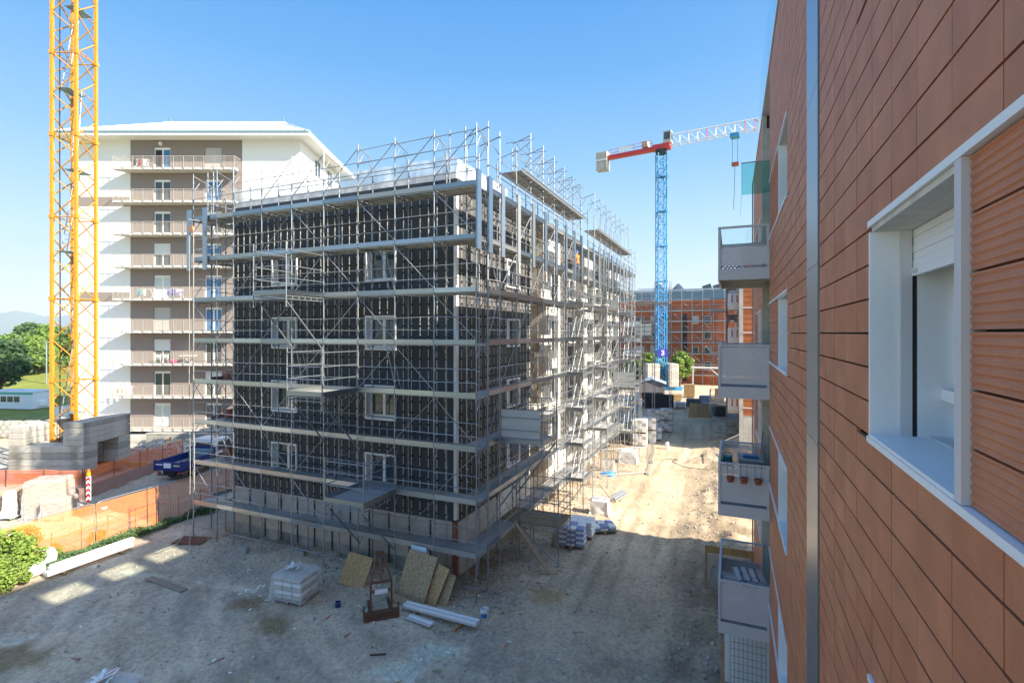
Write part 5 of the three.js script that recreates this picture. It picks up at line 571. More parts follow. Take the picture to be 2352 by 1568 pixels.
// ------------------------------------------------------------------ far street: blue crane, terracotta block, last house
{
  const [X, Z] = [(1519 - CXP) / F * 92, 92], ang = Math.atan2(8, 13), c = thing('tower_crane', 'blue lattice tower crane with red counter jib and white jib over the street', 'crane', camPos(X, Z), camTurn), V3 = (x, y, z) => new THREE.Vector3(x, y, z), a = 0.75, H = 42.3, B = M.blueCrane;
  for (const x of [-a, a]) for (const z of [-a, a]) pipe(c, 'leg', B, V3(x, 0.5, z), V3(x, H, z), 0.11, UCYL6);
  for (let i = 0, y = 0.6; y < H - 1.2; i++, y += 1.25) { const e = i % 2 ? -1 : 1; for (const [p, q] of [[V3(-a * e, y, a), V3(a * e, y + 1.25, a)], [V3(a, y, a * e), V3(a, y + 1.25, -a * e)], [V3(a * e, y, -a), V3(-a * e, y + 1.25, -a)], [V3(-a, y, -a * e), V3(-a, y + 1.25, a * e)]]) pipe(c, 'lacing', B, p, q, 0.055, UCYL6); pipe(c, 'lacing', B, V3(-a, y, a), V3(a, y, a), 0.05, UCYL6); if (i % 5 === 0) { box(c, 'rest_platform', S(0.02, 0.12, 0.25, 0.5), -a, a, y, y + 0.1, -a, a); for (const s of [-a, a]) box(c, 'joint_collar', B, s - 0.16, s + 0.16, y - 0.25, y + 0.25, a - 0.16, a + 0.16); } }
  { const l = []; for (const s of [-0.2, 0.2]) l.push(pipeG(V3(s, 1, 0), V3(s, H, 0), 0.04)); for (let y = 1.3; y < H; y += 0.6) l.push(pipeG(V3(-0.2, y, 0), V3(0.2, y, 0), 0.03, 5)); mesh(c, 'ladder', merge(l), B); }
  pipe(c, 'slewing_ring', M.black, V3(0, H, 0), V3(0, H + 0.7, 0), 1.0);
  const s = new THREE.Group(); s.name = 'slewing_top'; s.position.y = H + 0.7; s.rotation.y = -Math.atan2(8.3, 13.3); c.add(s);
  box(s, 'turntable', M.red, -1.4, 1.6, 0, 0.9, -0.8, 0.8); box(s, 'counter_jib', M.red, -10.6, -1.41, 0.05, 0.7, -0.55, 0.55); for (const z of [-0.8, 0.8]) for (const y of [0.9, 1.5]) pipe(s, 'walkway_rail', M.red, V3(-9.5, y, z), V3(-1.5, y + 0.3, z), 0.035, UCYL6); for (let x = -9.5; x < -1; x += 1.6) pipe(s, 'walkway_post', M.red, V3(x, 0.6, 0.8), V3(x, 1.6, 0.8), 0.03, UCYL6);
  for (let i = 0; i < 4; i++) box(s, 'counterweight', M.concreteL, -12.2 + i * 0.55, -11.7 + i * 0.55, -1.9, 1.5, -0.8, 0.8); box(s, 'counterweight_band', M.white, -12.25, -10.05, -0.1, 0.15, 0.801, 0.84);
  box(s, 'winch_house', M.concreteL, -3.4, -2.3, 0.91, 2.0, -0.6, 0.6); box(s, 'cab', M.concreteL, 0.5, 1.9, 0.91, 3.0, -0.6, 0.7); box(s, 'cab_window', M.pane, 0.7, 1.75, 1.5, 2.8, 0.701, 0.73); box(s, 'cab_window', M.pane, 1.901, 1.93, 1.4, 2.8, -0.45, 0.55); box(s, 'banner', M.white, -7.6, -5.2, 0.9, 1.6, 0.82, 0.84);
  const jw = S(0.72, 0.68, 0.66, 0.5), J = 34; for (const z of [-0.6, 0.6]) pipe(s, 'jib_chord', jw, V3(1.6, 0.45, z), V3(J, 0.45, z), 0.07, UCYL6); pipe(s, 'jib_chord', jw, V3(1.6, 2.4, 0), V3(J, 1.9, 0), 0.1, UCYL6);
  for (let i = 0, x = 1.8; x < J - 1.4; i++, x += 1.5) { const m = i > 8 && i % 7 < 4 ? S(0.5, 0.12, 0.12, 0.5) : jw; for (const z of [-0.6, 0.6]) { pipe(s, 'jib_lacing', i % 4 === 0 ? M.red : m, V3(x, 0.45, z), V3(x, 2.4 - x * 0.015, 0), 0.05, UCYL6); pipe(s, 'jib_lacing', m, V3(x, 2.4 - x * 0.015, 0), V3(x + 1.5, 0.45, z), 0.045, UCYL6); } pipe(s, 'jib_lacing', m, V3(x, 0.45, -0.6), V3(x, 0.45, 0.6), 0.05, UCYL6); }
  box(s, 'trolley', B, 11.6, 13, -0.25, 0.3, -0.8, 0.8); for (const x of [11.9, 12.7]) pipe(s, 'hoist_rope', M.black, V3(x, -0.25, 0), V3(x, -4.4, 0), 0.03, UCYL6); box(s, 'hook_block', M.redbrown, 11.8, 12.9, -5.0, -4.4, -0.3, 0.3); pipe(s, 'sling', M.black, V3(12.3, -5.0, 0), V3(12.1, -12.2, 0), 0.04, UCYL6);
  for (const z of [-1, 1]) box(c, 'base_beam', B, -3.4, 3.4, 0.05, 0.6, z * 1.1 - 0.3, z * 1.1 + 0.3);
  // number plate on the mast
  const plate = new THREE.Group(); plate.name = 'number_sign'; c.add(plate); box(plate, 'board', S(0.03, 0.03, 0.32, 0.5), -0.95, 0.95, 6.0, 7.25, a + 0.12, a + 0.18);
  const font = await new FontLoader().loadAsync('fonts/droid/droid_sans_bold.typeface.json'); const tg = new TextGeometry('3', { font, size: 0.85, depth: 0.03, curveSegments: 6 }); tg.computeBoundingBox(); tg.translate(-(tg.boundingBox.max.x + tg.boundingBox.min.x) / 2, 6.2, a + 0.181); mesh(plate, 'numeral', tg, M.white);
  [[-2.9, -0.75], [0.95, 2.6]].forEach(([x0, x1], k) => { for (let i = 0; i < 6; i++) { const b = thing('ballast_block', `${['lowest', 'second', 'third', 'fourth', 'fifth', 'topmost'][i]} pale ballast block of the blue crane, stack ${k ? 'beside the timber packs' : 'behind the blue-roofed shed'}`, 'concrete block', camPos(X, Z, 0.6 + i * 0.68), camTurn, 'blue crane ballast'); const m = mesh(b, 'body', metricUV(new RoundedBoxGeometry(x1 - x0, 0.66, 3.2, 2, 0.04)), i % 3 === 1 ? M.cream : M.concreteL); m.position.set((x0 + x1) / 2, 0.34, 0.2); } });
}
// generic scaffold in front of distant fronts
{
  M.terra = S(0.52, 0.155, 0.06, 0.75, 0, { map: greyW }); M.terraJ = S(0.20, 0.07, 0.035, 0.8);
  const b = thing('apartment_building', 'terracotta block closing the street behind the blue crane', 'building'), v = 107, u0 = -50, u1 = 1.5, H = 16.6;
  boxV(b, 'wall', M.terra, u0, u1, 0, H, v, v + 10); for (let h = 0.6; h < H; h += 0.62) boxV(b, 'wall_joint', M.terraJ, u0, u1, h, h + 0.045, v - 0.03, v - 0.001);
  boxV(b, 'parapet', M.gutter, u0, u1, H + 0.001, H + 1.9, v + 0.3, v + 10); boxV(b, 'parapet_rail', M.steel[1], u0, u1, H + 1.95, H + 2.3, v + 0.1, v + 0.28); for (const u of [-14, -10.2]) { const g = new THREE.CylinderGeometry(0.3, 1.9, 1.4, 4).rotateY(Math.PI / 4); const m = mesh(b, 'roof_light', g, M.pane); m.position.copy(V(u, H + 3.0, v + 4)); m.scale.set(1, 1, 1); } for (const u of [-4.6, -2.6]) { const m = mesh(b, 'roof_light', UBOX, M.pane); m.position.copy(V(u, H + 2.6, v + 4)); m.scale.set(1.7, 1.3, 2); m.rotation.z = 0.3; }
  boxV(b, 'dark_strip', M.black, -9.05, -8.2, 0.6, 13.9, v - 0.07, v - 0.035); boxV(b, 'dark_strip', M.black, -12.7, -11.9, 12.6, 14.2, v - 0.07, v - 0.035);
  for (const h of [3.0, 6.0, 9.0, 12.0]) for (const [u, w] of [[-4.4, 1.1], [-6.6, 0.9], [-14.6, 1.2], [-17.5, 1.6], [-23, 1.2], [-27, 1.2]]) { if (w === 0.9 && h % 2) continue; const g = new THREE.Group(); g.name = 'window'; b.add(g); boxV(g, 'surround', M.cream, u - w / 2 - 0.12, u + w / 2 + 0.12, h - 0.12, h + 1.5, v - 0.16, v - 0.05); boxV(g, 'pane', hash(u, h) > 0.6 ? M.cream : M.pane, u - w / 2, u + w / 2, h, h + 1.4, v - 0.19, v - 0.161); }
  for (const h of [2.6, 5.6, 8.6, 11.6]) boxV(b, 'balcony', M.whiteRough, -20.5, -17, h - 0.2, h + 0.9, v - 1.1, v - 0.031);
  const g = thing('facade_scaffold', 'pale scaffold across the terracotta block behind the blue crane', 'scaffold', null, 0, 'distant scaffolds'); const st = []; for (let u = 0.6; u > -24; u -= 1.95) st.push(u); scaffold(g, { s: st, y: [1.9, 4.0, 6.1, 8.2, 10.3, 12.4, 14.5, 16.6], depth: 0.9, top: 18.7, planks: 1, seed: 3, org: (s, h, d) => V(s, h, v - 0.3 - d) });
  // last house on the near side of the street
  const c = thing('apartment_building', 'orange tiled house past the sunlit gap with white floor bands', 'building'), s0 = 47.2; M.terraO = S(0.62, 0.19, 0.06, 0.7, 0, { map: greyW });
  boxV(c, 'wall', M.terraO, UF, UF + 14, 3.2, 17, s0, s0 + 30); boxV(c, 'base', M.cream, UF + 0.02, UF + 14, -0.3, 3.199, s0 + 0.02, s0 + 30); for (let h = 3.5; h < 16.9; h += 0.46) boxV(c, 'tile_joint', M.terraJ, UF - 0.004, UF + 6, h, h + 0.02, s0 - 0.012, s0 - 0.001); for (let h = 3.8; h < 17; h += 2.1) boxV(c, 'floor_band', M.white, UF - 0.02, UF + 14, h, h + 0.08, s0 - 0.04, s0 - 0.013); boxV(c, 'corner_trim', M.cream, UF - 0.3, UF - 0.001, -0.3, 17, s0 - 0.02, s0 + 0.3); boxV(c, 'roof_slab', M.concreteL, UF - 0.2, UF + 14, 17.001, 17.3, s0 - 0.05, s0 + 30);
  for (const h of [3.4, 6.4, 9.4, 12.4]) { const bb = new THREE.Group(); bb.name = 'balcony'; c.add(bb); boxV(bb, 'slab', M.cream, UF - 1.2, UF - 0.31, h - 0.25, h, s0 + 1.2, s0 + 3.9); boxV(bb, 'parapet', M.balc, UF - 1.21, UF - 0.31, h + 0.001, h + 1.15, s0 + 1.2, s0 + 1.25); boxV(bb, 'parapet', M.balc, UF - 1.21, UF - 1.15, h + 0.001, h + 1.15, s0 + 1.26, s0 + 3.9); for (const x of [0.45, 0.85]) boxV(bb, 'slot', M.redbrown, UF - x - 0.05, UF - x + 0.05, h + 0.35, h + 1.0, s0 + 1.17, s0 + 1.199); }
  const g2 = thing('facade_scaffold', 'dull scaffold on the shaded front of the orange tiled house', 'scaffold', null, 0, 'distant scaffolds'); const st2 = []; for (let v2 = 52.5; v2 < 76; v2 += 1.85) st2.push(v2); scaffold(g2, { s: st2, y: [1.9, 3.9, 5.9, 7.9, 9.9, 11.9, 13.9, 15.9], depth: 1.0, top: 17.8, planks: 1, seed: 1, org: (s, h, d) => V(UF - 0.35 - d, h, s) });
  const pl = (lb, f, v0) => platform(lb, -1.9, -0.6, v0, v0 + 1.6, f, { side: 'e', up: 1.3, rails: [0.6, 1.1], corners: [[-1.9, v0], [-1.9, v0 + 1.6]] }); pl('low loading platform on the dull scaffold of the orange house', 3.6, 51); pl('middle loading platform on the dull scaffold of the orange house', 8.2, 51); pl('upper loading platform on the dull scaffold of the orange house', 12.2, 51);
}

// ------------------------------------------------------------------ vegetation
function crownGeo(seed, rx, ry, n, leaf, tones, clumps = 26) {
  const r = rngOf(seed), pos = [], col = [], nor = [], C = []; for (let i = 0; i < clumps; i++) { const a = r() * 6.283, e = Math.acos(1 - 1.75 * r()), q = Math.pow(r(), 0.4); C.push([rx * 0.78 * q * Math.sin(e) * Math.cos(a), ry * 0.78 * q * Math.cos(e), rx * 0.78 * q * Math.sin(e) * Math.sin(a), (0.20 + 0.22 * r()) * rx, r()]); }
  const v = new THREE.Vector3(), t1 = new THREE.Vector3(), t2 = new THREE.Vector3();
  for (let i = 0; i < n; i++) { const c = C[Math.floor(r() * clumps)]; v.set(r() * 2 - 1, r() * 2 - 1, r() * 2 - 1); const L = v.length() || 1; v.multiplyScalar(Math.pow(r(), 0.33) * c[3] / L); const x = c[0] + v.x, y = c[1] + v.y * 0.8, z = c[2] + v.z;
    t1.set(r() * 2 - 1, r() * 0.9 - 0.45, r() * 2 - 1).normalize(); t2.set(r() * 2 - 1, r() * 2 - 1, r() * 2 - 1).cross(t1).normalize(); const s = leaf * (0.6 + 0.8 * r()), w = s * 0.55, k = tones[Math.floor((c[4] * 0.6 + r() * 0.4) * tones.length * 0.999)], j = 0.8 + 0.4 * r();
    const P = [[x - t1.x * s, y - t1.y * s, z - t1.z * s], [x + t2.x * w, y + t2.y * w, z + t2.z * w], [x + t1.x * s, y + t1.y * s, z + t1.z * s], [x - t2.x * w, y - t2.y * w, z - t2.z * w]]; for (const q of [0, 1, 2, 0, 2, 3]) { pos.push(...P[q]); col.push(k[0] * j, k[1] * j, k[2] * j); } }
  const g = new THREE.BufferGeometry(); g.setAttribute('position', new THREE.Float32BufferAttribute(pos, 3)); g.setAttribute('color', new THREE.Float32BufferAttribute(col, 3)); g.computeVertexNormals(); g.userData.clumps = C; return g; }
M.leaf = new THREE.MeshPhysicalMaterial({ vertexColors: true, roughness: 0.85, transmission: 0.3, thickness: 0, side: THREE.DoubleSide }); M.bark = S(0.12, 0.09, 0.06, 0.95, 0, { map: greyW });
const greenD = [[0.03, 0.085, 0.018], [0.045, 0.11, 0.022], [0.06, 0.13, 0.025]], greenM = [[0.11, 0.20, 0.028], [0.15, 0.25, 0.035], [0.19, 0.29, 0.045]], greenL = [[0.17, 0.28, 0.03], [0.22, 0.33, 0.04], [0.26, 0.36, 0.06]];
const crowns = [crownGeo(11, 4, 3.6, 5200, 0.3, greenM, 34), crownGeo(12, 4, 3.8, 5200, 0.3, greenD, 34), crownGeo(13, 4, 3.4, 5200, 0.3, greenL, 30)];
function tree(label, X, Z, h0, size, kind, group, tall = 1) {
  const t = thing('tree', label, 'tree', camPos(X, Z, h0), R(0, 6), group), th = size * 0.55, cg = crowns[kind], V3 = (x, y, z) => new THREE.Vector3(x, y, z);
  const g = [new THREE.CylinderGeometry(size * 0.035, size * 0.06, th * 1.6, 8).translate(0, th * 0.8, 0)]; for (const c of cg.userData.clumps.slice(0, 9)) g.push(pipeG(V3(0, th * 0.9, 0), V3(c[0] * size / 4.6, th + size * 0.62 * tall + c[1] * size / 4.6 * tall, c[2] * size / 4.6), size * 0.016, 5)); mesh(t, 'trunk', metricUV(merge(g)), M.bark);
  const m = mesh(t, 'crown', cg, M.leaf); m.position.y = th + size * 0.62 * tall; m.scale.set(size / 4, size / 4 * tall, size / 4); return t; }
tree('broad dark green tree standing behind the site cabin', -73.5, 73.5, 0, 4.6, 1, null);
const bank = 'trees of the wooded bank', wl = ['olive green tree at the edge of the bank', 'yellow green tree in front of the wooded bank', 'tall mid green tree on the bank behind the lamp', 'dark tree on the skyline of the bank', 'light crowned tree on the skyline of the bank', 'small round tree on the grassy slope', 'pale tree half hidden by the crane mast', 'dense tree behind the bare lamp pole', 'spreading tree at the top of the bank', 'slender tree at the foot of the slope', 'bushy tree on the slope above the guard fence', 'dull green tree at the back of the wood', 'rounded tree at the back of the wood', 'ragged tree closing the back of the wood', 'bright tree just behind the dark one by the cabin', 'bright tree rising beside the tall lamp', 'low spreading tree behind the tall lamp', 'yellow green tree between lamp and crane', 'small olive tree above the red container', 'full crowned tree over the middle of the bank', 'hazy green tree on the crest behind the lamp', 'young tree on the slope below the crest'];
[[-112, 118, 1.5, 4.6, 0], [-104, 112, 2, 5.2, 2], [-100, 118, 2.5, 6.2, 0], [-121, 130, 4, 6.4, 1], [-108, 134, 5, 6.6, 2], [-92, 108, 2, 3.0, 2], [-96, 128, 4, 6.4, 0], [-88, 116, 3, 5.6, 1], [-124, 120, 3, 5.5, 0], [-84, 101, 1.5, 2.4, 0], [-80, 108, 2.5, 4.4, 2], [-130, 138, 5, 6, 0], [-116, 140, 5.5, 5.6, 1], [-100, 142, 6, 5.5, 0], [-98, 100, 1.5, 4.8, 2], [-99, 106, 2, 5.2, 2], [-103, 105, 2, 5.4, 0], [-96, 104, 2, 4.6, 2], [-92, 99, 1.5, 4.2, 0], [-106, 116, 3, 5.8, 2], [-112, 124, 4, 6, 0], [-109, 110, 2, 4.6, 0]].forEach((a, i) => tree(wl[i], a[0], a[1], a[2] * 0.7, a[3] * 0.78, a[4], bank));
tree('bright green tree behind the ballast of the blue crane', 26.0, 95.6, 0, 3.0, 2, 'trees by the blue crane', 1.1); tree('bright green tree leaning out beside the blue crane', 31.2, 95.2, 0, 3.3, 2, 'trees by the blue crane', 1.05); tree('sunlit sapling between the ballast and the terracotta block', 22.9, 96, 0, 2.6, 0, 'trees by the blue crane');
{ // far blue hills beyond the wood
  const hg = new THREE.PlaneGeometry(9000, 1, 360, 8), a = hg.attributes.position; for (let i = 0; i < a.count; i++) { const x = a.getX(i), k = a.getY(i) + 0.5; a.setXYZ(i, x, k * (110 + 190 * fbm(x * 0.0035 + 4, 2, 4)) - 5, -k * 900 + (fbm(x * 0.004, k * 5, 3) - 0.5) * 200); } hg.computeVertexNormals(); const h = mesh(scene, 'hills', hg, S(0.07, 0.11, 0.05, 1)); h.position.copy(camPos(-4200, 4600)); h.rotation.y = camTurn + 0.55; structure(h); }
// leafy bush by the fence, ivy strip along its foot
const leafSmall = crownGeo(31, 0.75, 0.75, 3200, 0.055, greenL, 24), leafSmallD = crownGeo(32, 0.7, 0.5, 2600, 0.05, greenM, 20);
for (const [lb, px, py, s, k, y] of [['tall leafy bush before the first orange panel', 14, 1338, 1.75, 0, 1.05], ['yellow green bush beside the tall one', 34, 1352, 1.1, 0, 0.55], ['leafy bush climbing the orange netting', 62, 1290, 0.95, 0, 0.95], ['low bush between the white bag and the fence', 40, 1318, 0.8, 1, 0.3], ['bramble against the netting behind the white beams', 135, 1285, 0.55, 0, 0.3], ['bramble at the far end of the white beams', 235, 1245, 0.6, 1, 0.25]]) { const [u, v] = onGround(px, py); const b = thing('bush', lb, 'bush', V(u - 0.4, groundH(u, v), v), R(0, 6), 'bushes along the orange fence'); const m = mesh(b, 'foliage', k ? leafSmallD : leafSmall, M.leaf); m.position.y = y; m.scale.setScalar(s); const g = []; for (let i = 0; i < 7; i++) g.push(pipeG(new THREE.Vector3(R(-0.1, 0.1), 0, R(-0.1, 0.1)), new THREE.Vector3(R(-0.4, 0.4) * s, y + R(0, 0.4) * s, R(-0.4, 0.4) * s), 0.012, 5)); mesh(b, 'stem', merge(g), M.bark); }
{ const l = []; const r = rngOf(77), pos = [], col = []; for (let i = 0; i < 11000; i++) { const v = 12.2 + 15.5 * r(), wdt = 0.25 + 0.5 * fbm(v * 0.7, 4, 2), u = -27.75 + wdt * (r() + r() * 0.6), y = groundH(u, v) + (0.04 + 0.5 * fbm(v * 1.3, 9, 2) * r()), a = r() * 6.28, s = 0.035 + 0.04 * r(), t = r() * 0.8 - 0.4, k = greenD[Math.floor(r() * 3)], j = 0.9 + 0.9 * r() * (v < 17 ? 1.6 : 1); const dx = Math.cos(a) * s, dz = Math.sin(a) * s; const P = [[u - dx, y, -v - dz], [u - dz * 0.6, y + t * s, -v + dx * 0.6], [u + dx, y + s * 0.3, -v + dz], [u + dz * 0.6, y - t * s, -v - dx * 0.6]]; for (const q of [0, 1, 2, 0, 2, 3]) { pos.push(...P[q]); col.push(k[0] * j, k[1] * j, k[2] * j); } } const g = new THREE.BufferGeometry(); g.setAttribute('position', new THREE.Float32BufferAttribute(pos, 3)); g.setAttribute('color', new THREE.Float32BufferAttribute(col, 3)); g.computeVertexNormals(); const m = stuff(mesh(scene, 'ground_cover', g, M.leaf)); tag(m, 'dark ivy and weeds along the foot of the orange fence', 'weeds'); }
// ------------------------------------------------------------------ stones and litter
{ const inst = (name, geo, mat, n, label, f) => { const m = new THREE.InstancedMesh(geo, mat, n); m.name = name; const q = new THREE.Quaternion(), e = new THREE.Euler(), mm = new THREE.Matrix4(), c = new THREE.Color(); for (let i = 0; i < n; i++) { const [u, v, s, k, flat] = f(i); q.setFromEuler(flat ? e.set(R(-0.2, 0.2), R(0, 6), R(-0.2, 0.2)) : e.set(R(0, 6), R(0, 6), R(0, 6))); mm.compose(V(u, groundH(u, v) + (flat ? 0.012 : s * 0.02), v), q, new THREE.Vector3(s, s, s)); m.setMatrixAt(i, mm); m.setColorAt(i, c.setRGB(...k)); } m.castShadow = m.receiveShadow = true; scene.add(m); stuff(m); tag(m, label, name); };
  const sg = new THREE.DodecahedronGeometry(0.05, 0).scale(1, 0.7, 1.2);
  inst('gravel', sg, S(0.5, 0.48, 0.44, 0.95), 10000, 'loose stones strewn over the site ground', i => { const z = rnd(); let u, v; if (z < 0.34) { u = -9.6 + 2.4 * (rnd() + rnd() - 1) + 0.4; v = 16.6 + 36 * Math.pow(rnd(), 1.5); } else if (z < 0.54) { u = -1.0 + 1.6 * (rnd() + rnd() - 1); v = 9 + 40 * Math.pow(rnd(), 1.3); } else if (z < 0.72) { u = R(-24, -8); v = 17.0 + R(-2.2, 1.2); } else { u = R(-27, 0); v = 7 + 30 * Math.pow(rnd(), 1.2); } const k = R(0.55, 1.0); return [u, v, Math.pow(rnd(), 4) * 1.2 + 0.15, [k, k * R(0.9, 0.98), k * R(0.78, 0.92)], 0]; });
  inst('litter', merge([new THREE.PlaneGeometry(0.2, 0.11, 3, 2).rotateX(-1.57).rotateZ(0.12), new THREE.PlaneGeometry(0.12, 0.05, 2, 1).rotateX(-1.2).translate(0.1, 0.02, 0.03)]), S(0.82, 0.82, 0.8, 0.7, 0, { side: THREE.DoubleSide }), 80, 'scraps of white paper and foil littering the ground', i => { const b = rnd(); const u = b < 0.3 ? -16.6 + R(-1, 1) : R(-22, -2), v = b < 0.3 ? 14.9 + R(-0.9, 0.7) : R(8.5, 19); return [u, v, R(0.25, 0.85), hash(i, 3) > 0.93 ? [0.6, 0.15, 0.1] : [1, 1, 1], 1]; });
  inst('timber_chips', new THREE.BoxGeometry(0.3, 0.02, 0.04), S(0.45, 0.33, 0.2, 0.9), 90, 'wood splinters and offcuts lying by the scaffold feet', i => { const b = rnd(); return [b < 0.6 ? R(-10.5, -6.5) : R(-22, -2), b < 0.6 ? R(17, 30) : R(9, 18), R(0.5, 1.6), [R(0.6, 1.2), R(0.55, 1.05), R(0.5, 0.95)], 1]; });
}
// ------------------------------------------------------------------ things on the forecourt
const gp = (px, py, h = 0) => { const [u, v] = onGround(px, py); return V(u, groundH(u, v) + h, v); };
{
  const plankG = (l, w, t) => metricUV(new RoundedBoxGeometry(l, t, w, 1, 0.006)); const solid = (name, label, cat, g, mat, p, ry = 0, rx = 0, rz = 0, grp) => { const m = mesh(scene, name, g, mat); m.position.copy(p); m.rotation.set(rx, ry, rz, 'YXZ'); return tag(m, label, cat, grp); };
  solid('plank', 'wide grey plank lying alone on the gravel', 'plank', plankG(2.4, 0.28, 0.05), M.woodGrey, V(-20.85, groundH(-20.85, 13.3) + 0.04, 13.35), -0.05);
  const bm = (lb, du, dy, len, v0) => { const b = thing('steel_beam', lb, 'beam', V(-26.0 + du, 0.1 + dy, v0), Math.PI / 2, 'white beams by the fence'); for (const y of [0, 0.148]) box(b, 'flange', M.whiteRough, 0, len, y, y + 0.012, -0.1, 0.1); box(b, 'web', M.whiteRough, 0, len, 0.0125, 0.1475, -0.09, -0.08); box(b, 'web', M.whiteRough, 0, len, 0.0125, 0.1475, 0.08, 0.09); box(b, 'end_plate', M.white, -0.012, -0.001, 0, 0.16, -0.1, 0.1); };
  bm('lower white beam on the bearers towards the lane', 0.11, 0, 3.3, 11.75); bm('lower white beam on the bearers against the weeds', -0.11, 0, 3.3, 11.8); bm('upper white beam lying on the pair by the fence', 0.09, 0.17, 3.1, 11.85); bm('upper white beam against the weeds by the fence', -0.12, 0.17, 3.2, 12.0);
  for (const [v, l] of [[12.3, 'at the bag end'], [14.5, 'at the far end']]) solid('timber_bearer', `timber bearer under the white beams ${l}`, 'timber', plankG(0.75, 0.09, 0.09), M.woodY, V(-26, 0.05, v), 0);
  const lump = (w, h, d, seed, n = 22) => { const g = new THREE.SphereGeometry(1, n * 2, n), a = g.attributes.position; for (let i = 0; i < a.count; i++) { const x = a.getX(i), y = a.getY(i), z = a.getZ(i), k = 0.78 + 0.3 * fbm(x * 2.2 + seed, z * 2.2 + y * 1.7, 4) + 0.12 * fbm(x * 7 + seed, z * 7 + y * 5, 2), p = q => Math.sign(q) * Math.pow(Math.abs(q), 0.7); a.setXYZ(i, p(x) * k * w / 2, Math.max(0, (p(y) * k * 0.5 + 0.5) * h), p(z) * k * d / 2); } g.computeVertexNormals(); return g; };
  solid('rubbish_sack', 'white woven sack slumped at the beam ends', 'sack', lump(0.75, 0.62, 0.7, 2), M.plasticW, gp(76, 1322)); solid('rubbish_sack', 'clear sack of foil behind the woven sack', 'sack', lump(0.65, 0.75, 0.55, 5), M.plasticW, gp(108, 1296));
  // wrapped pallets
  const wrapped = (label, p, ry, cut) => { const w = thing('wrapped_pallet', label, 'wrapped pallet', p, ry); pallet(w, 1.25, 1.1, M.woodGrey); for (let j = 0; j < 5; j++) for (let i = 0; i < 3; i++) for (let k = 0; k < 2; k++) { const m = mesh(w, 'sack', new RoundedBoxGeometry(0.40, 0.155, 0.5, 2, 0.05), j % 2 ? M.whiteRough : M.concreteL); m.position.set(-0.41 + i * 0.41 + (hash(i, j) - 0.5) * 0.03, 0.21 + j * 0.158, -0.26 + k * 0.52 + (hash(j, k) - 0.5) * 0.03); } mesh(w, 'film', drape(1.28, 1.1, 1.02, 0.12, 20 + cut, 0.12), M.plastic); const t = []; for (let q = 0; q < 9; q++) t.push(new THREE.PlaneGeometry(0.35 + 0.3 * hash(q, 1), 0.09, 3, 1).rotateX(-1.2 - hash(q, 2)).rotateY(hash(q, 3) * 3).translate(-0.4 + 0.3 * hash(q, 4), 1.06 + 0.06 * hash(q, 5), -0.35 + 0.3 * hash(q, 6))); mesh(w, 'crumpled_film', merge(t), M.plasticW); };
  wrapped('pallet of sacks under white film before the base panels', V(-15.35, groundH(-15.3, 14.7), 14.75), 0.12, 0); wrapped('pallet of sacks in white film cut by the frame edge', camPos(-10.5, 13.2), 0.2, 3);
  // leaning boards
  const board = (lb, u, v, w, h, mat, lean, ry, roll = 0) => { const m = mesh(scene, 'chipboard_sheet', metricUV(new THREE.BoxGeometry(w, h, 0.022)), mat); m.geometry.translate(0, h / 2, 0); m.position.copy(V(u, groundH(u, v) + 0.01, v)); m.rotation.set(-lean, ry, roll, 'YXZ'); tag(m, lb, 'board', 'boards leaning on the scaffold'); return m; };
  board('square strand board leaning on the scaffold beside the wrapped pallet', -14.0, 16.2, 1.15, 1.2, M.osb, 0.5, 0.18, -0.14); board('large grey strand board leaning behind the rusty fork', -11.15, 16.1, 1.35, 1.75, M.osbGrey, 0.45, -0.05, -0.08); board('narrow yellow strand board behind the large grey one', -10.35, 16.25, 0.55, 1.4, M.osb, 0.42, -0.1, -0.2); board('small dark board at the end of the leaning row', -9.95, 16.4, 0.55, 1.1, M.osbGrey, 0.45, -0.1, -0.1); board('narrow grey board beside the rusty fork', -11.95, 15.95, 0.32, 0.85, M.woodGrey, 0.4, 0.05, 0.02); board('low timber board propped before the large grey one', -11.15, 15.75, 1.4, 0.3, M.wood, 0.3, -0.08, -0.05);
  // rusty crane fork
  { const f = thing('pallet_fork', 'rusty crane pallet fork standing on its tines', 'pallet fork', V(-11.45, groundH(-11.4, 14.8), 14.85), 0.75), b = (n, a, c, w = 0.07) => mesh(f, n, metricUV(barG(new THREE.Vector3(...a), new THREE.Vector3(...c), w, w)), M.rust); for (const s of [-0.36, 0.36]) { b('upright', [s, 0.05, 0.05], [s, 1.25, 0.0]); b('hook_arm', [s, 1.25, 0], [s * 0.3, 2.05, -0.5], 0.06); b('tine', [s, 0.06, 0], [s, 0.06, -1.15], 0.09); } b('bottom_beam', [-0.62, 0.16, 0.08], [0.62, 0.16, 0.08], 0.2); b('bottom_beam', [-0.6, 0.06, 0.2], [0.6, 0.06, 0.2], 0.07); b('cross_bar', [-0.36, 0.95, 0.02], [0.36, 0.95, 0.02]); b('cross_bar', [-0.36, 1.25, 0.0], [0.36, 1.25, 0.0]); b('spring', [0, 1.25, -0.02], [0, 1.95, -0.45], 0.09); b('lifting_eye', [-0.14, 2.08, -0.5], [0.14, 2.08, -0.5], 0.1); b('side_bracket', [-0.6, 0.2, 0.05], [-0.6, 0.5, 0.05], 0.05); b('side_bracket', [0.6, 0.2, 0.05], [0.6, 0.45, 0.05], 0.05); box(f, 'rating_plate', M.white, -0.22, 0.22, 0.86, 1.02, 0.06, 0.07); }
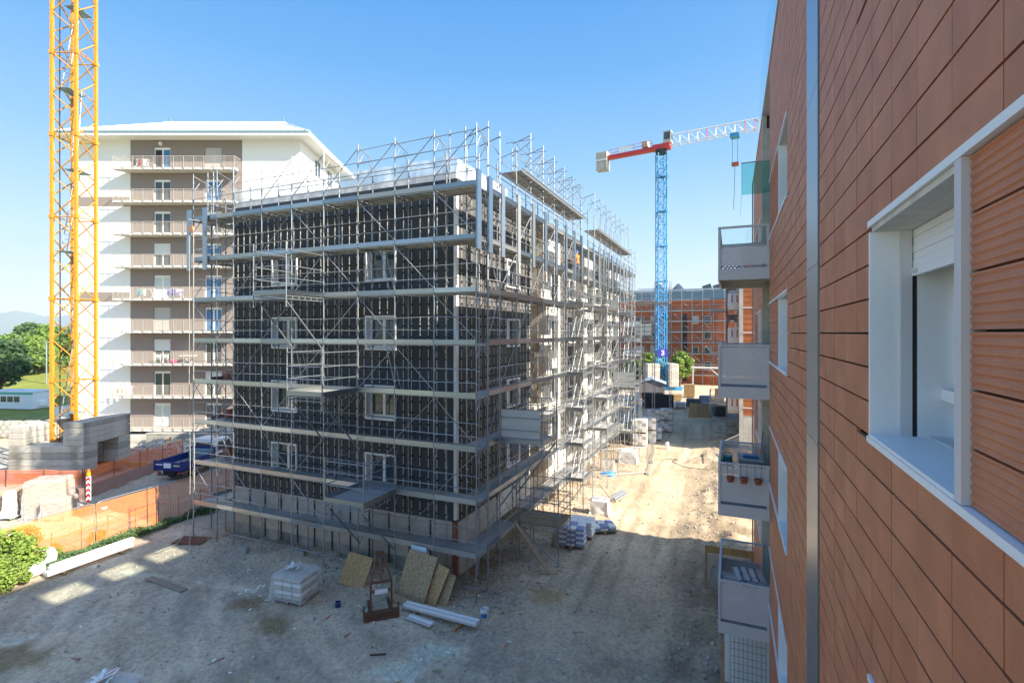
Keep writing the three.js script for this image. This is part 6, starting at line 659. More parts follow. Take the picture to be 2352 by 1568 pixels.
  { const n = thing('notice_board', 'pale blue notice sheet tied to the scaffold above the fork', 'notice', V(-11.25, 1.55, 16.95), 0); box(n, 'sheet', S(0.55, 0.68, 0.78, 0.6), -0.35, 0.35, -0.2, 0.22, -0.01, 0.01); pipe(n, 'tie', M.black, new THREE.Vector3(0, 0.1, -0.012), new THREE.Vector3(0, 0.1, -0.16), 0.01, UCYL6); }
  // profile bundles, bucket, pot
  const bundle = (lb, a, b, n) => { const g = thing('profile_bundle', lb, 'metal profiles'); for (let i = 0; i < n; i++) { const o = new THREE.Vector3(0, 0.07 * Math.floor(i / 4), (i % 4) * 0.075 - 0.1); mesh(g, 'profile', barG(a.clone().add(o), b.clone().add(o), 0.068, 0.06), i % 3 ? M.whiteRough : M.balc); } }; bundle('long bundle of pale metal profiles on two battens', V(-10.95, 0.2, 15.6), V(-7.95, 0.2, 15.55), 8); bundle('short bundle of pale profiles beside the long one', V(-10.5, 0.1, 15.2), V(-9.45, 0.12, 15.05), 4);
  for (const [u, l] of [[-10.4, 'near the fork'], [-8.6, 'near the bucket']]) solid('timber_bearer', `yellow batten under the long profiles ${l}`, 'timber', plankG(0.7, 0.08, 0.08), M.woodY, V(u, groundH(u, 15.5) + 0.07, 15.45), Math.PI / 2 - 0.15);
  { const [u, v] = [-8.05, 16.25], b = thing('bucket', 'white plastic bucket with blue label at the profile ends', 'bucket', V(u, groundH(u, v), v)); mesh(b, 'body', new THREE.LatheGeometry([[0.01, 0.02], [0.125, 0.02], [0.145, 0.36], [0.155, 0.36], [0.155, 0.33], [0.15, 0.3], [0.13, 0], [0.01, 0]].map(p => new THREE.Vector2(...p)), 24), M.white); mesh(b, 'label', new THREE.CylinderGeometry(0.148, 0.139, 0.16, 20, 1, true, -0.5, 1.6).translate(0, 0.16, 0), S(0.04, 0.2, 0.5, 0.5, 0, { side: THREE.DoubleSide })); mesh(b, 'handle', new THREE.TorusGeometry(0.155, 0.006, 5, 20, Math.PI).rotateX(0.9).translate(0, 0.34, 0), M.tube[2]); }
  { const p = gp(776, 1393), b = thing('paint_tin', 'small dark blue tin standing on the gravel', 'tin', p); mesh(b, 'body', new THREE.LatheGeometry([[0.01, 0.01], [0.09, 0.01], [0.1, 0.18], [0.108, 0.18], [0.108, 0.16], [0.098, 0], [0.01, 0]].map(q => new THREE.Vector2(...q)), 18), S(0.012, 0.035, 0.16, 0.4)); mesh(b, 'rim', new THREE.TorusGeometry(0.104, 0.008, 5, 18).rotateX(1.57).translate(0, 0.18, 0), M.tube[2]); }
  solid('plank', 'long plank leaning from the ground to the corner platform', 'plank', plankG(2.6, 0.2, 0.045), M.wood, V(-7.95, 0.95, 20.55), -0.25, 0, -0.75);
  solid('plank', 'rusty metal sheet lying by the scaffold return', 'sheet', plankG(1.5, 0.9, 0.02), M.rust, gp(440, 1242, 0.05), 0.3);
  solid('timber_offcut', 'short brown stick lying on the pale gravel patch', 'stick', plankG(0.55, 0.06, 0.05), M.wood, gp(952, 1635, 0.03), 0.7); solid('timber_offcut', 'dark stick lying in the middle of the forecourt', 'stick', plankG(0.5, 0.05, 0.04), M.bark, gp(868, 1505, 0.03), 0.5);
  for (const [px, py, k] of [[560, 1268, 1], [690, 1278, 2], [820, 1290, 3]]) { const p = gp(px, py); solid('concrete_block', `grey footing block under the base panels ${['', 'nearest the fence', 'behind the wrapped pallet', 'behind the square board'][k]}`, 'concrete block', metricUV(new RoundedBoxGeometry(0.45, 0.25, 0.25, 2, 0.02)), M.concreteD, p.setY(p.y + 0.12), 0.1 * k); }
  // boards left on the decks
  const offs = [[-21.3, 5.7], [-15.2, 5.7], [-13.2, 9.7], [-19.0, 7.7], [-12.9, 7.7], [-15.6, 3.7], [-17.3, 1.7], [-13.1, 1.7], [-19.0, 9.7]]; const offW = ['third deck up by the fence end', 'third deck up over the low platform', 'deck level with the upper window row', 'fourth deck up beside the far windows', 'fourth deck up before the street-side windows', 'second deck up beside the low platform', 'lowest deck above the wrapped pallet', 'lowest deck above the leaning boards', 'fifth deck up under the bright platform']; offs.forEach(([u, y], oi) => solid('board_offcut', `reddish board offcut on the ${offW[oi]}`, 'board', plankG(0.75, 0.22, 0.06), M.brickStack[2], V(u, y + 0.03, 17.3), 0.05, 0, 0, 'reddish offcuts on the decks'));
  const binS = (lb, u, v, y) => { const b = thing('mortar_tub', lb, 'tub', V(u, y, v)); const t = new THREE.CylinderGeometry(0.42, 0.34, 0.4, 4, 1, true).rotateY(Math.PI / 4); mesh(b, 'side', t.translate(0, 0.2, 0), M.redbrown).material.side = THREE.DoubleSide; box(b, 'bottom', M.redbrown, -0.22, 0.22, 0, 0.02, -0.22, 0.22); }; binS('red-brown tub on the return deck beside the tower balconies', -24.1, 18.8, 7.7); binS('red-brown tub on the return deck above the truck', -24.1, 18.8, 5.7); binS('red-brown tub on the lowest return deck but one', -24.1, 18.8, 3.7);
  // rope hoist at the corner
  { const h = thing('rope_hoist', 'orange rope pulley hanging at the scaffold corner with two long ropes', 'pulley'); const p = V(-23.95, 15.1, 16.55); pipe(h, 'arm', M.tube[1], V(-23.95, 15.6, 17.1), V(-23.95, 15.55, 16.4), 0.025); const w = mesh(h, 'pulley_wheel', new THREE.CylinderGeometry(0.16, 0.16, 0.08, 18).rotateX(Math.PI / 2), S(0.6, 0.25, 0.12, 0.5)); w.position.copy(p); mesh(h, 'hook', new THREE.TorusGeometry(0.07, 0.015, 6, 14), M.tube[2]).position.copy(p).add(new THREE.Vector3(0, 0.24, 0)); for (const s of [-1, 1]) mesh(h, 'rope', tubeG([p.clone().add(new THREE.Vector3(s * 0.15, 0, 0)), V(-23.95 + s * 0.16, 8, 16.55), V(-23.95 + s * 0.2, 1.2, 16.5), V(-23.95 + s * 0.35, 0.15, 16.2), V(-23.5 + s * 0.6, 0.12, 15.4 + s * 0.4)], 0.017, 60, 5), M.concreteL); }
}

// ------------------------------------------------------------------ along the street
{
  const at = (u, v) => V(u, groundH(u, v), v);
  const bagPallet = (label, u, v, ry, rows, blue) => { const b = thing('bag_pallet', label, 'bag pallet', at(u, v), ry, 'pallets of bags along the street'); pallet(b, 1.2, 1.0); for (let j = 0; j < rows; j++) for (let i = 0; i < 3; i++) for (let k = 0; k < 2; k++) { const m = mesh(b, 'bag', new RoundedBoxGeometry(0.39, 0.12, 0.47, 2, 0.045), blue && (i + j + k) % 2 ? S(0.26, 0.30, 0.46, 0.6) : M.whiteRough); m.position.set(-0.4 + i * 0.4 + (hash(i, j + k) - 0.5) * 0.04, 0.19 + j * 0.118, -0.25 + k * 0.5); } return b; };
  bagPallet('pallet of blue and white cement bags under the plank platform', -7.0, 23.6, 0.15, 7, true); bagPallet('pallet of plain white bags behind the blue and white bags', -6.9, 24.9, 0.05, 6, false); bagPallet('low pallet with two layers of bags alone on the sunlit earth', -6.1, 25.9, 0.5, 2, true);
  const lump = (w, h, d, seed) => { const g = new THREE.SphereGeometry(1, 36, 18), a = g.attributes.position; for (let i = 0; i < a.count; i++) { const x = a.getX(i), y = a.getY(i), z = a.getZ(i), k = 0.6 + 0.5 * fbm(x * 2.2 + seed, z * 2.2 + y * 1.7, 4) + 0.3 * Math.abs(fbm(x * 5 + seed, z * 5 + y * 4, 3) - 0.5); a.setXYZ(i, x * k * w / 2, Math.max(0, y) * k * h, z * k * d / 2); } g.computeVertexNormals(); return g; };
  const heap = (name, lb, cat, u, v, w, h, d, seed, mat) => { const m = mesh(scene, name, name === 'tarpaulin_heap' ? drape(w * 0.45, d * 0.4, h * 0.85, 0.7, seed, 0.5) : lump(w, h, d, seed), mat); m.position.copy(at(u, v)).y -= 0.03; return tag(m, lb, cat); };
  heap('sand_sack', 'beige sack slumped under the plank platform', 'sack', -7.6, 23.4, 0.9, 0.8, 0.8, 3, M.tan); heap('tarpaulin_heap', 'white tarpaulin thrown over a heap beside the first landing tower', 'tarpaulin', -6.8, 28.3, 2.0, 1.0, 1.5, 6, M.plasticW); heap('tarpaulin_heap', 'white tarpaulin heap inside the mesh fence', 'tarpaulin', -7.4, 40.2, 2.6, 1.2, 2.0, 9, M.plasticW); heap('tarpaulin_heap', 'crumpled clear film beside the fenced heap', 'tarpaulin', -8.4, 37.4, 1.8, 0.8, 1.6, 12, M.plastic); heap('blue_sheet', 'bright blue sheet at the foot of the fenced heap', 'tarpaulin', -8.1, 36.2, 1.2, 0.3, 0.9, 15, S(0.05, 0.3, 0.6, 0.5));
  { const m = mesh(scene, 'plank', metricUV(new RoundedBoxGeometry(1.3, 0.05, 0.18, 1, 0.006)), M.wood); m.position.copy(V(-6.4, 1.2, 28.2)); m.rotation.set(0, 0.3, -0.9); tag(m, 'short plank leaning on the white tarpaulin heap', 'plank'); }
  { const p = thing('pipe_bundle', 'bundle of grey pipes on the sunlit earth past the tarpaulin', 'pipes', at(-6.4, 31.4), Math.PI / 2 - 0.2); for (let i = 0; i < 7; i++) pipe(p, 'pipe', M.tube[1], new THREE.Vector3(-0.9, 0.07 + (i > 3 ? 0.12 : 0), -0.25 + (i % 4) * 0.14 + (i > 3 ? 0.07 : 0)), new THREE.Vector3(0.9, 0.07 + (i > 3 ? 0.12 : 0), -0.25 + (i % 4) * 0.14 + (i > 3 ? 0.07 : 0)), 0.06); }
  const heras = (lb, a, b) => { const len = a.distanceTo(b), f = thing('mesh_fence_panel', lb, 'fence', a, Math.atan2(-(b.z - a.z), b.x - a.x), 'wire mesh fence panels'), q = (x, y) => new THREE.Vector3(x, y, 0); pipe(f, 'post', M.tube[1], q(0, 0), q(0, 2), 0.022); pipe(f, 'post', M.tube[1], q(len, 0), q(len, 2), 0.022); for (const y of [0.2, 2.0]) pipe(f, 'rail', M.tube[1], q(0, y), q(len, y), 0.02, UCYL6); const g = []; for (let x = 0.15; x < len; x += 0.16) g.push(boxG(x - 0.003, x + 0.003, 0.2, 2, -0.003, 0.003)); for (let y = 0.4; y < 2; y += 0.25) g.push(boxG(0, len, y - 0.003, y + 0.003, -0.004, 0.002)); stuff(mesh(f, 'wire_mesh', merge(g), M.tube[1])); box(f, 'foot_block', M.concreteD, -0.35, 0.35, 0, 0.12, -0.11, 0.11); };
  heras('mesh fence panel across the front of the white heap', V(-8.3, 0, 35.3), V(-5.6, 0, 37.4)); heras('mesh fence panel closing the street side of the white heap', V(-5.55, 0, 37.5), V(-5.7, 0, 40.7)); heras('mesh fence panel beside the stacked white blocks', V(-5.75, 0, 40.9), V(-6.0, 0, 44)); heras('mesh fence panel against the orange tiled house', V(-0.6, 0, 41.5), V(0.6, 0, 45.2)); heras('mesh fence panel across the corner of the orange tiled house', V(0.65, 0, 45.3), V(3.2, 0, 45.6));
  const canister = thing('canister', 'white plastic canister standing at the edge of the shade', 'canister', at(-5.2, 46.3)); mesh(canister, 'body', new RoundedBoxGeometry(0.3, 0.6, 0.25, 3, 0.06).translate(0, 0.3, 0), M.white); pipe(canister, 'neck', M.white, new THREE.Vector3(0.05, 0.6, 0), new THREE.Vector3(0.05, 0.68, 0), 0.05);
  // stacked white block pallets
  const blockPallet = (lb, u, v, y, mat = M.whiteRough) => { const b = thing('block_pallet', lb, 'block pallet', V(u, y, v), 0.06, 'pallets of white blocks'); pallet(b, 1.2, 1.2); for (let j = 0; j < 4; j++) for (let i = 0; i < 3; i++) for (let k = 0; k < 3; k++) box(b, 'block', (i + j + k) % 3 ? mat : M.concreteL, -0.6 + i * 0.4 + 0.006, -0.6 + (i + 1) * 0.4 - 0.006, 0.131 + j * 0.26, 0.131 + j * 0.26 + 0.252, -0.6 + k * 0.4 + 0.006, -0.6 + (k + 1) * 0.4 - 0.006); for (const z of [-0.3, 0.3]) box(b, 'strap', M.black, -0.605, 0.605, 0.135, 1.178, z - 0.012, z + 0.012); };
  [[-7.6, 46.9, 0, 'lower pallet of white blocks at the fence end, front'], [-7.6, 46.9, 1.18, 'upper pallet of white blocks at the fence end, front'], [-7.0, 48.6, 0, 'lower pallet of white blocks, second in the row'], [-7.0, 48.6, 1.18, 'upper pallet of white blocks, second in the row'], [-6.7, 50.2, 0, 'single pallet of white blocks between the two high stacks'], [-7.3, 53.4, 0, 'lower pallet of white blocks in the far stack'], [-7.3, 53.4, 1.18, 'upper pallet of white blocks in the far stack'], [-6.2, 54.6, 0, 'lower pallet of white blocks at the street side of the far stack'], [-6.2, 54.6, 1.18, 'upper pallet of white blocks at the street side of the far stack']].forEach(a => blockPallet(a[3], a[0], a[1], a[2]));
  { const k = thing('rubbish_skip', 'dark open steel skip in the shaded end of the street', 'skip', at(-9.2, 71.5), 0.1), D = S(0.025, 0.03, 0.04, 0.5, 0.3); box(k, 'floor', D, -2, 2, 0.15, 0.2, -1.1, 1.1); for (const z of [-1.1, 1.05]) box(k, 'side', D, -2, 2, 0.2, 1.7, z, z + 0.05); for (const x of [-2, 1.95]) box(k, 'end', D, x, x + 0.05, 0.2, 1.7, -1.049, 1.049); for (let i = 0; i < 6; i++) box(k, 'rib', D, -1.9 + i * 0.74, -1.8 + i * 0.74, 0.2, 1.65, 1.101, 1.17); box(k, 'top_rim', D, -2.05, 2.05, 1.701, 1.8, 1.05, 1.17); box(k, 'notice', M.white, -2.9, -2.4, 0.9, 2.2, 1.2, 1.22); pipe(k, 'notice_post', M.tube[2], new THREE.Vector3(-2.65, 0, 1.19), new THREE.Vector3(-2.65, 2.2, 1.19), 0.03); }
  { const s = thing('site_shed', 'grey site shed with pale blue pitched roof', 'shed', at(-11.5, 82), 0.12), W = S(0.30, 0.27, 0.26, 0.8, 0, { map: greyW }); box(s, 'wall', W, -1.9, 1.9, 0, 2.4, 1.85, 1.95); box(s, 'wall', W, -1.9, 1.9, 0, 2.4, -1.95, -1.85); box(s, 'wall', W, -1.9, -1.8, 0, 2.4, -1.849, 1.849); box(s, 'wall', W, 1.8, 1.9, 0, 2.4, -1.849, 1.849); const gsh = new THREE.Shape(); gsh.moveTo(-1.9, 2.4); gsh.lineTo(1.9, 2.4); gsh.lineTo(0, 3.1); mesh(s, 'gable', new THREE.ExtrudeGeometry(gsh, { depth: 0.1, bevelEnabled: false }).translate(0, 0, 1.851), W); for (const q of [-1, 1]) { const m = mesh(s, 'roof_slope', UBOX, S(0.42, 0.55, 0.72, 0.4, 0.3)); m.position.set(q * 1.05, 2.8, 0); m.rotation.z = -q * 0.352; m.scale.set(2.35, 0.05, 4.2); } box(s, 'lower_panel', M.black, -1.7, 1.7, 0.05, 1.1, 1.951, 1.98); }
  const packs = (lb, u, v, ry, n) => { const p = thing('timber_pack', lb, 'timber pack', at(u, v), ry, 'timber packs at the street end'); for (let j = 0; j < n; j++) { for (let i = 0; i < 5; i++) box(p, 'board', (i + j) % 2 ? M.woodY : M.wood, -0.8, 0.8, 0.12 + j * 0.22, 0.12 + j * 0.22 + 0.19, -0.6 + i * 0.24, -0.6 + i * 0.24 + 0.22); } for (const x of [-0.6, 0.6]) box(p, 'bearer', M.woodGrey, x - 0.05, x + 0.05, 0, 0.119, -0.6, 0.6); };
  packs('high pack of yellow boards beside the shed', -6.2, 85, 0.1, 9); packs('low pack of yellow boards under the white gantry', -1.6, 86.5, -0.2, 6); packs('half-used pack of boards behind the skip', -7.8, 80, 0.3, 4);
  { const b = bagPallet('pallet of wrapped bags beside the skip', -6.3, 72.2, 0.2, 6, false); }
  { const f = thing('steel_gantry', 'white steel gantry frame at the end of the street', 'gantry', at(-3.4, 87.5), 0.05); for (const x of [-2.4, 2.4]) { box(f, 'post', M.whiteRough, x - 0.08, x + 0.08, 0, 4.4, -0.08, 0.08); box(f, 'post', M.whiteRough, x - 0.08, x + 0.08, 0, 4.4, -1.6, -1.44); } for (const z of [0, -1.52]) box(f, 'beam', M.whiteRough, -2.6, 2.6, 4.401, 4.62, z - 0.08, z + 0.08); pipe(f, 'brace', M.whiteRough, new THREE.Vector3(0.2, 4.4, 0), new THREE.Vector3(2.35, 2.6, 0), 0.06, UCYL6); }
  { const e = thing('mini_digger', 'rust-red digger arm parked beside the white gantry', 'digger', at(0.2, 88.5), 0.6); box(e, 'track', M.rubber, -1, 1, 0, 0.5, -0.7, -0.3); box(e, 'track', M.rubber, -1, 1, 0, 0.5, 0.3, 0.7); box(e, 'body', M.redbrown, -0.9, 0.7, 0.5, 1.3, -0.65, 0.65); box(e, 'cab', M.pane, -0.4, 0.5, 1.3, 2.5, -0.5, 0.3); mesh(e, 'boom', merge([barG(new THREE.Vector3(0.7, 1.0, 0), new THREE.Vector3(1.9, 2.6, 0), 0.25), barG(new THREE.Vector3(1.9, 2.6, 0), new THREE.Vector3(2.9, 1.0, 0), 0.2)]), M.redbrown); mesh(e, 'bucket', boxG(2.7, 3.2, 0.4, 1.0, -0.3, 0.3), M.rust); }
  const dark = (lb, u, v, w, h, ry, mat) => { const b = thing('covered_stack', lb, 'covered stack', at(u, v), ry, 'covered stacks at the street end'); pallet(b, w, w * 0.8, M.woodGrey); for (let j = 0; j < 3; j++) box(b, 'layer', j % 2 ? M.concreteD : mat, -w / 2 + 0.03 * j, w / 2 - 0.02 * j, 0.131 + j * h / 3, 0.131 + (j + 1) * h / 3 - 0.01, -w * 0.4, w * 0.4); mesh(b, 'cover', drape(w * 1.02, w * 0.82, h + 0.15, 0.1, u * 3, 0.6), mat); };
  const tarpG = S(0.10, 0.13, 0.12, 0.7, 0, { side: THREE.DoubleSide }), tarpB = S(0.20, 0.24, 0.30, 0.6, 0, { side: THREE.DoubleSide }), tarpD = S(0.055, 0.055, 0.06, 0.7, 0, { side: THREE.DoubleSide });
  dark('dark green covered stack beside the skip', -4.9, 74.5, 1.6, 0.9, 0.2, tarpG); dark('blue-grey covered stack before the yellow boards', -3.6, 78, 1.3, 1.0, -0.1, tarpB); dark('low black covered stack in front of the gantry', -2.2, 80.5, 1.8, 0.6, 0.3, tarpD); dark('blue-grey covered stack behind the board heap', -2.6, 71, 1.5, 0.9, 0.1, tarpB); dark('black covered stack at the foot of the dull scaffold', -1.4, 67.5, 1.3, 1.1, 0.4, tarpD);
  // leaning boards heap in the shade
  { const p = at(-3.9, 66), h = thing('board_heap', 'brown boards propped against a covered heap in the shaded street', 'board heap', p, 0.2); mesh(h, 'cover', drape(1.2, 0.7, 0.9, 0.5, 21, 0.5).translate(1.0, 0, 0), S(0.42, 0.40, 0.38, 0.8, 0, { side: THREE.DoubleSide })); for (let i = 0; i < 3; i++) { const m = mesh(h, 'board', metricUV(new THREE.BoxGeometry(0.9, 1.9, 0.03)), i % 2 ? M.osbGrey : M.osb); m.position.set(-0.6 + i * 0.75, 0.78, 0.75 - i * 0.08); m.rotation.set(-0.5, 0.1 * i, -0.15 + i * 0.1); } }
  { const c = [[-4.9, 42.3], [-4.0, 42.6], [-4.3, 42.0], [-3.2, 40.5], [-1.5, 39.2]].map(([u, v]) => V(u, groundH(u, v) + 0.03, v)); const m = mesh(scene, 'cable', tubeG(c, 0.02, 60, 5), M.black); tag(m, 'loose black cable snaking over the sunlit earth', 'cable'); }
  { const m = mesh(scene, 'iron_bar', metricUV(barG(V(-2.2, groundH(-2.2, 44.5) + 0.04, 44.9), V(-2.0, groundH(-2, 40.8) + 0.04, 41.4), 0.07)), M.bark); tag(m, 'dark bar lying along the sunlit street', 'bar'); }
  // gas pipe line across the far pavement: its shadow falls on the street
}
// ------------------------------------------------------------------ things on the near balconies
{
  const potG = new THREE.LatheGeometry([[0.01, 0.015], [0.062, 0.015], [0.085, 0.14], [0.095, 0.14], [0.095, 0.11], [0.088, 0.105], [0.068, 0], [0.01, 0]].map(p => new THREE.Vector2(...p)), 22), clay = S(0.42, 0.13, 0.06, 0.8, 0, { map: greyW }); [[-0.04, 'next to the balcony corner'], [0.27, 'between the two others'], [0.594, 'next to the house wall']].forEach(([u, l]) => { const p = thing('flower_pot', `empty clay flower pot hung on the balcony panel ${l}`, 'flower pot', V(u, 6.36, 14.0), 0, 'clay pots on the balcony panel'); mesh(p, 'pot', potG, clay); mesh(p, 'soil', new THREE.CylinderGeometry(0.08, 0.08, 0.02, 18).translate(0, 0.1, 0), M.bark); const w = []; for (const s of [-0.07, 0.07]) w.push(pipeG(new THREE.Vector3(s, 0.12, -0.06), new THREE.Vector3(s, 0.47, -0.10), 0.004, 5)); w.push(new THREE.TorusGeometry(0.092, 0.004, 5, 20).rotateX(1.57).translate(0, 0.1, 0)); mesh(p, 'wire_holder', merge(w), M.black); });
  { const c = thing('storage_cabinet', 'grey storage cabinet on the balcony with the clay pots', 'cabinet', V(0.48, 5.72, 16.1)); box(c, 'body', S(0.36, 0.36, 0.35, 0.7, 0, { map: greyW }), -0.3, 0.3, 0.02, 0.8, -0.4, 0.4); box(c, 'lid', M.shutterG, -0.33, 0.33, 0.801, 0.84, -0.43, 0.43); box(c, 'door_gap', M.black, -0.005, 0.005, 0.06, 0.78, 0.401, 0.404); const t = mesh(c, 'folded_towel', new RoundedBoxGeometry(0.4, 0.08, 0.3, 2, 0.03), M.blueDoor); t.position.y = 0.88; }
  { const c = thing('watering_can', 'teal watering can on the balcony with the clay pots', 'watering can', V(-0.12, 6.25, 16.2)); mesh(c, 'body', new THREE.CylinderGeometry(0.13, 0.14, 0.28, 18).translate(0, 0.14, 0), M.teal); mesh(c, 'spout', pipeG(new THREE.Vector3(-0.1, 0.08, 0), new THREE.Vector3(-0.32, 0.3, 0), 0.02), M.teal); mesh(c, 'handle', new THREE.TorusGeometry(0.11, 0.014, 6, 16, Math.PI).translate(0, 0.28, 0), M.teal); const s = thing('plant_stand', 'thin metal plant stand under the watering can', 'stand', V(-0.12, 5.72, 16.2)); for (const [x, z] of [[-0.15, -0.15], [0.15, -0.15], [0, 0.17]]) pipe(s, 'leg', M.tube[1], new THREE.Vector3(x, 0.01, z), new THREE.Vector3(x * 0.5, 0.5, z * 0.5), 0.012, UCYL6); mesh(s, 'top', new THREE.CylinderGeometry(0.16, 0.16, 0.025, 20).translate(0, 0.515, 0), M.tube[1]); }
  { const b = thing('broom', 'red-handled broom leaning in the balcony corner', 'broom', V(0.72, 5.72, 16.75)); pipe(b, 'handle', M.red, new THREE.Vector3(0, 0.12, 0), new THREE.Vector3(0.12, 1.5, -0.06), 0.014); box(b, 'brush', M.redbrown, -0.14, 0.14, 0.0, 0.12, -0.03, 0.03); }
  { const r = thing('drying_rack', 'drying rack with red and white cloth on the lowest balcony', 'drying rack', V(0.42, 2.72, 15.2), 0.15); for (const z of [-0.35, 0.35]) { pipe(r, 'leg', M.black, new THREE.Vector3(-0.28, 0.01, z), new THREE.Vector3(0.15, 0.82, z), 0.014, UCYL6); pipe(r, 'leg', M.black, new THREE.Vector3(0.22, 0.01, z), new THREE.Vector3(-0.2, 0.82, z), 0.014, UCYL6); } for (let i = 0; i < 7; i++) pipe(r, 'wire', M.white, new THREE.Vector3(-0.4, 0.84, -0.42 + i * 0.14), new THREE.Vector3(0.4, 0.84, -0.42 + i * 0.14), 0.008, UCYL6); const g = new THREE.PlaneGeometry(0.72, 0.8, 20, 20).rotateX(-Math.PI / 2), a = g.attributes.position; for (let i = 0; i < a.count; i++) a.setY(i, 0.86 + 0.05 * fbm(a.getX(i) * 6, a.getZ(i) * 6, 3) - (Math.abs(a.getX(i)) > 0.3 ? 0.03 : 0)); g.computeVertexNormals(); metricUV(g); const cl = canvasTex(128, 128, (x, y) => { const s = (x + 5 * fbm(x / 9, y / 9, 2)) % 26; return s < 3 ? [150, 70, 70] : s < 9 ? [205, 180, 175] : s > 22 ? [120, 130, 155] : [218, 215, 212]; }); mesh(r, 'cloth', g, S(0.9, 0.9, 0.9, 0.9, 0, { map: cl, side: THREE.DoubleSide })); }
  { const c = thing('plastic_chair', 'white plastic chair behind the lowest balcony panel', 'chair', V(0.05, 2.72, 14.62), 0.2); box(c, 'seat', M.white, -0.22, 0.22, 0.42, 0.45, -0.22, 0.22); for (const x of [-0.2, 0.2]) { pipe(c, 'leg', M.white, new THREE.Vector3(x, 0, 0.2), new THREE.Vector3(x, 0.43, 0.18), 0.022, UCYL6); pipe(c, 'leg', M.white, new THREE.Vector3(x, 0, -0.22), new THREE.Vector3(x, 0.88, -0.24), 0.022, UCYL6); } for (let i = 0; i < 5; i++) box(c, 'back_slat', M.white, -0.16 + i * 0.08 - 0.02, -0.16 + i * 0.08 + 0.02, 0.5, 0.82, -0.245, -0.23); box(c, 'back_rail', M.white, -0.22, 0.22, 0.821, 0.9, -0.25, -0.225); }
  { const f = thing('formwork_frame', 'yellow timber formwork frame standing behind the lowest balcony', 'formwork', V(-0.35, 0.2, 20.8), 0.05); box(f, 'beam', M.woodY, -0.6, 1.1, 1.6, 1.85, -0.04, 0.04); for (const x of [-0.6, 1.0]) box(f, 'post', M.wood, x, x + 0.09, 0, 1.599, -0.04, 0.04); box(f, 'panel', M.concreteD, -0.4, 0.9, 0.1, 1.0, -0.1, -0.06); }
  { const w = thing('pit_post', 'upright timber post at the mesh-faced pit below the balconies', 'post', V(-0.22, -0.4, 13.95)); box(w, 'post', M.wood, -0.05, 0.05, 0, 2.7, -0.05, 0.05); const g = thing('wire_mesh_sheet', 'rusty wire mesh hung before the white foundation wall', 'wire mesh', V(-0.05, -0.2, 15.2)); const l = []; for (let i = 0; i <= 8; i++) l.push(pipeG(new THREE.Vector3(i * 0.11, 0, 0), new THREE.Vector3(i * 0.11, 2.3, 0.02 * Math.sin(i)), 0.005, 5)); for (let j = 0; j <= 12; j++) l.push(pipeG(new THREE.Vector3(0, j * 0.19, 0.01), new THREE.Vector3(0.88, j * 0.19, 0.01), 0.005, 5)); stuff(mesh(g, 'wires', merge(l), M.rust)); const fw = thing('foundation_wall', 'white foundation wall behind the rusty wire mesh', 'wall', V(0, 0, 15.6)); box(fw, 'body', M.whiteRough, -0.2, 1.9, -0.4, 2.2, -0.1, 0.1); }
}
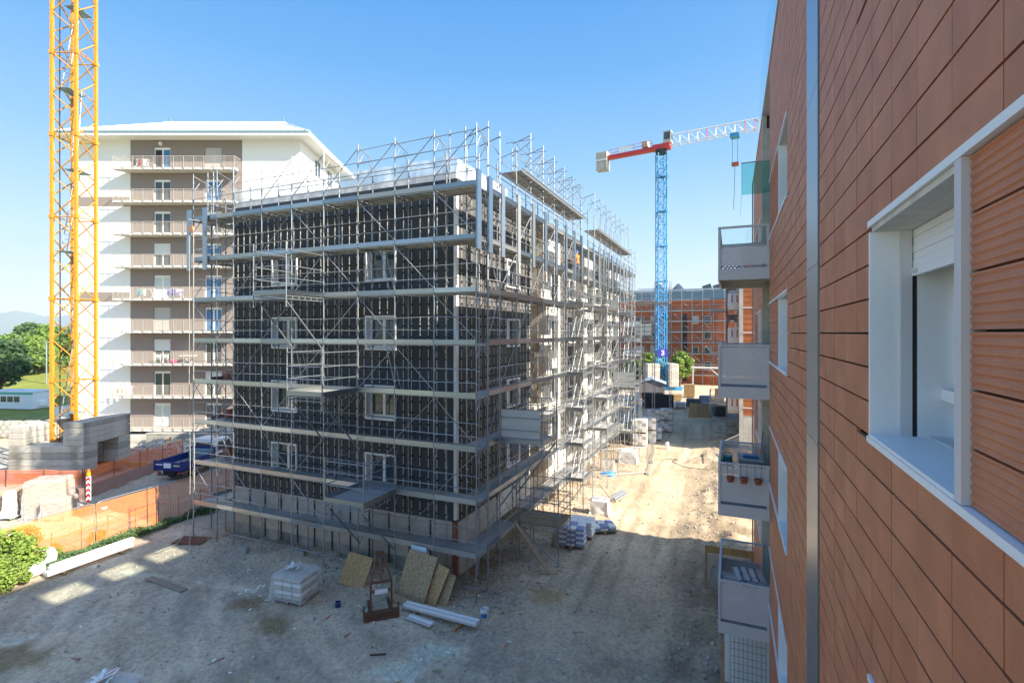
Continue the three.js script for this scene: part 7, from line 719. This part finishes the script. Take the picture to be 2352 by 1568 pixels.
// ------------------------------------------------------------------ worker on the scaffold
{
  const J = { pelvis: [0, 0.95, 0], chest: [0, 1.32, 0.02], neck: [0, 1.5, 0.02], head: [0, 1.64, 0.05], shL: [-0.19, 1.43, 0], shR: [0.19, 1.43, 0], elL: [-0.27, 1.16, 0.1], elR: [0.27, 1.15, 0.12], haL: [-0.16, 1.05, 0.32], haR: [0.16, 1.06, 0.34], hpL: [-0.1, 0.92, 0], hpR: [0.1, 0.92, 0], knL: [-0.13, 0.5, 0.04], knR: [0.13, 0.5, 0.0], anL: [-0.14, 0.09, 0], anR: [0.15, 0.09, -0.06], toL: [-0.15, 0.05, 0.18], toR: [0.17, 0.05, 0.12] };
  const bones = [['pelvis', 'chest', 0.15, 0.17], ['chest', 'neck', 0.14, 0.065], ['neck', 'head', 0.06, 0.09], ['head', 'head', 0.105, 0.105], ['chest', 'shL', 0.1, 0.075], ['chest', 'shR', 0.1, 0.075], ['shL', 'elL', 0.068, 0.05], ['shR', 'elR', 0.068, 0.05], ['elL', 'haL', 0.05, 0.036], ['elR', 'haR', 0.05, 0.036], ['pelvis', 'hpL', 0.14, 0.1], ['pelvis', 'hpR', 0.14, 0.1], ['hpL', 'knL', 0.095, 0.065], ['hpR', 'knR', 0.095, 0.065], ['knL', 'anL', 0.065, 0.05], ['knR', 'anR', 0.065, 0.05], ['anL', 'toL', 0.05, 0.042], ['anR', 'toR', 0.05, 0.042]];
  for (const s of ['L', 'R']) for (let i = 0; i < 5; i++) { const q = s === 'L' ? 1 : -1, k = 'f' + s + i, h = J['ha' + s]; J[k] = i < 4 ? [h[0] + q * (-0.03 + i * 0.02), h[1] - 0.02 - (i === 3 ? 0 : 0.005), h[2] + 0.085 - Math.abs(i - 1.3) * 0.008] : [h[0] + q * 0.055, h[1] + 0.02, h[2] + 0.03]; bones.push(['ha' + s, k, 0.03, 0.009]); }
  const p = (n) => new THREE.Vector3(...J[n]), sd = (x, a, b, r0, r1) => { const ab = b.clone().sub(a), l2 = ab.lengthSq() || 1e-9, t = Math.min(1, Math.max(0, x.clone().sub(a).dot(ab) / l2)); return x.distanceTo(a.clone().addScaledVector(ab, t)) - (r0 + (r1 - r0) * t); };
  const N = 84, mc = new MarchingCubes(N, new THREE.MeshBasicMaterial(), false, false, 200000), B = bones.map(b => [p(b[0]), p(b[1]), b[2], b[3]]), x = new THREE.Vector3(), size = 1.0; mc.isolation = 0;
  for (let k = 0; k < N; k++) for (let j = 0; j < N; j++) for (let i = 0; i < N; i++) { x.set((i / N - 0.5) * 2 * 0.5, (j / N) * 1.86 - 0.04, (k / N - 0.5) * 2 * 0.5); let d = 9; for (const b of B) { const e = sd(x, ...b); if (e > 0.3) { d = Math.min(d, e); continue; } const hh = Math.max(0, 0.035 - Math.abs(d - e)) / 0.035; d = Math.min(d, e) - hh * hh * 0.035 * 0.25; } mc.field[k * N * N + j * N + i] = -d; }
  mc.update(); const cnt = mc.count, pa = new Float32Array(cnt * 3), ca = new Float32Array(cnt * 3); for (let i = 0; i < cnt; i++) { const X = mc.positionArray[3 * i] * 0.5, Y = (mc.positionArray[3 * i + 1] + 1) / 2 * 1.86 - 0.04, Z = mc.positionArray[3 * i + 2] * 0.5; pa.set([X, Y, Z], 3 * i); const hand = Z > 0.25; const c = Y < 0.12 ? [0.03, 0.025, 0.02] : Y < 0.95 ? [0.05, 0.06, 0.10] : hand || Y > 1.52 ? [0.50, 0.29, 0.19] : [0.75, 0.2, 0.03]; ca.set(c, 3 * i); }
  const g = new THREE.BufferGeometry(); g.setAttribute('position', new THREE.BufferAttribute(pa, 3)); g.setAttribute('color', new THREE.BufferAttribute(ca, 3)); g.computeVertexNormals();
  const w = thing('person', 'worker in orange jacket and blue helmet standing on the upper street deck', 'person', V(-9.3, 13.685, 32.3), -1.9); mesh(w, 'body', g, new THREE.MeshStandardMaterial({ vertexColors: true, roughness: 0.8 }));
  const hel = S(0.03, 0.16, 0.5, 0.35); mesh(w, 'helmet', new THREE.SphereGeometry(0.135, 20, 10, 0, 6.3, 0, 1.6).scale(1, 0.95, 1.15).translate(0, 1.68, 0.05), hel); mesh(w, 'helmet_brim', new THREE.CylinderGeometry(0.15, 0.15, 0.012, 20).scale(1, 1, 1.25).translate(0, 1.68, 0.08), hel);
  for (const s of [-0.035, 0.035]) mesh(w, 'eye', new THREE.SphereGeometry(0.012, 8, 6).translate(s, 1.645, 0.15), M.black); mesh(w, 'nose', new THREE.ConeGeometry(0.016, 0.045, 6).rotateX(-0.3).translate(0, 1.615, 0.16), S(0.5, 0.29, 0.19)); box(w, 'mouth', S(0.3, 0.1, 0.08), -0.025, 0.025, 1.573, 1.581, 0.148, 0.154); box(w, 'hi_vis_band', S(0.8, 0.8, 0.6), -0.185, 0.185, 1.16, 1.2, 0.16, 0.19);
}

// thin blue haze over the distance
scene.fog = new THREE.FogExp2(new THREE.Color().setRGB(0.75, 0.85, 1.0), 0.00013);

renderer.render(scene, camera);
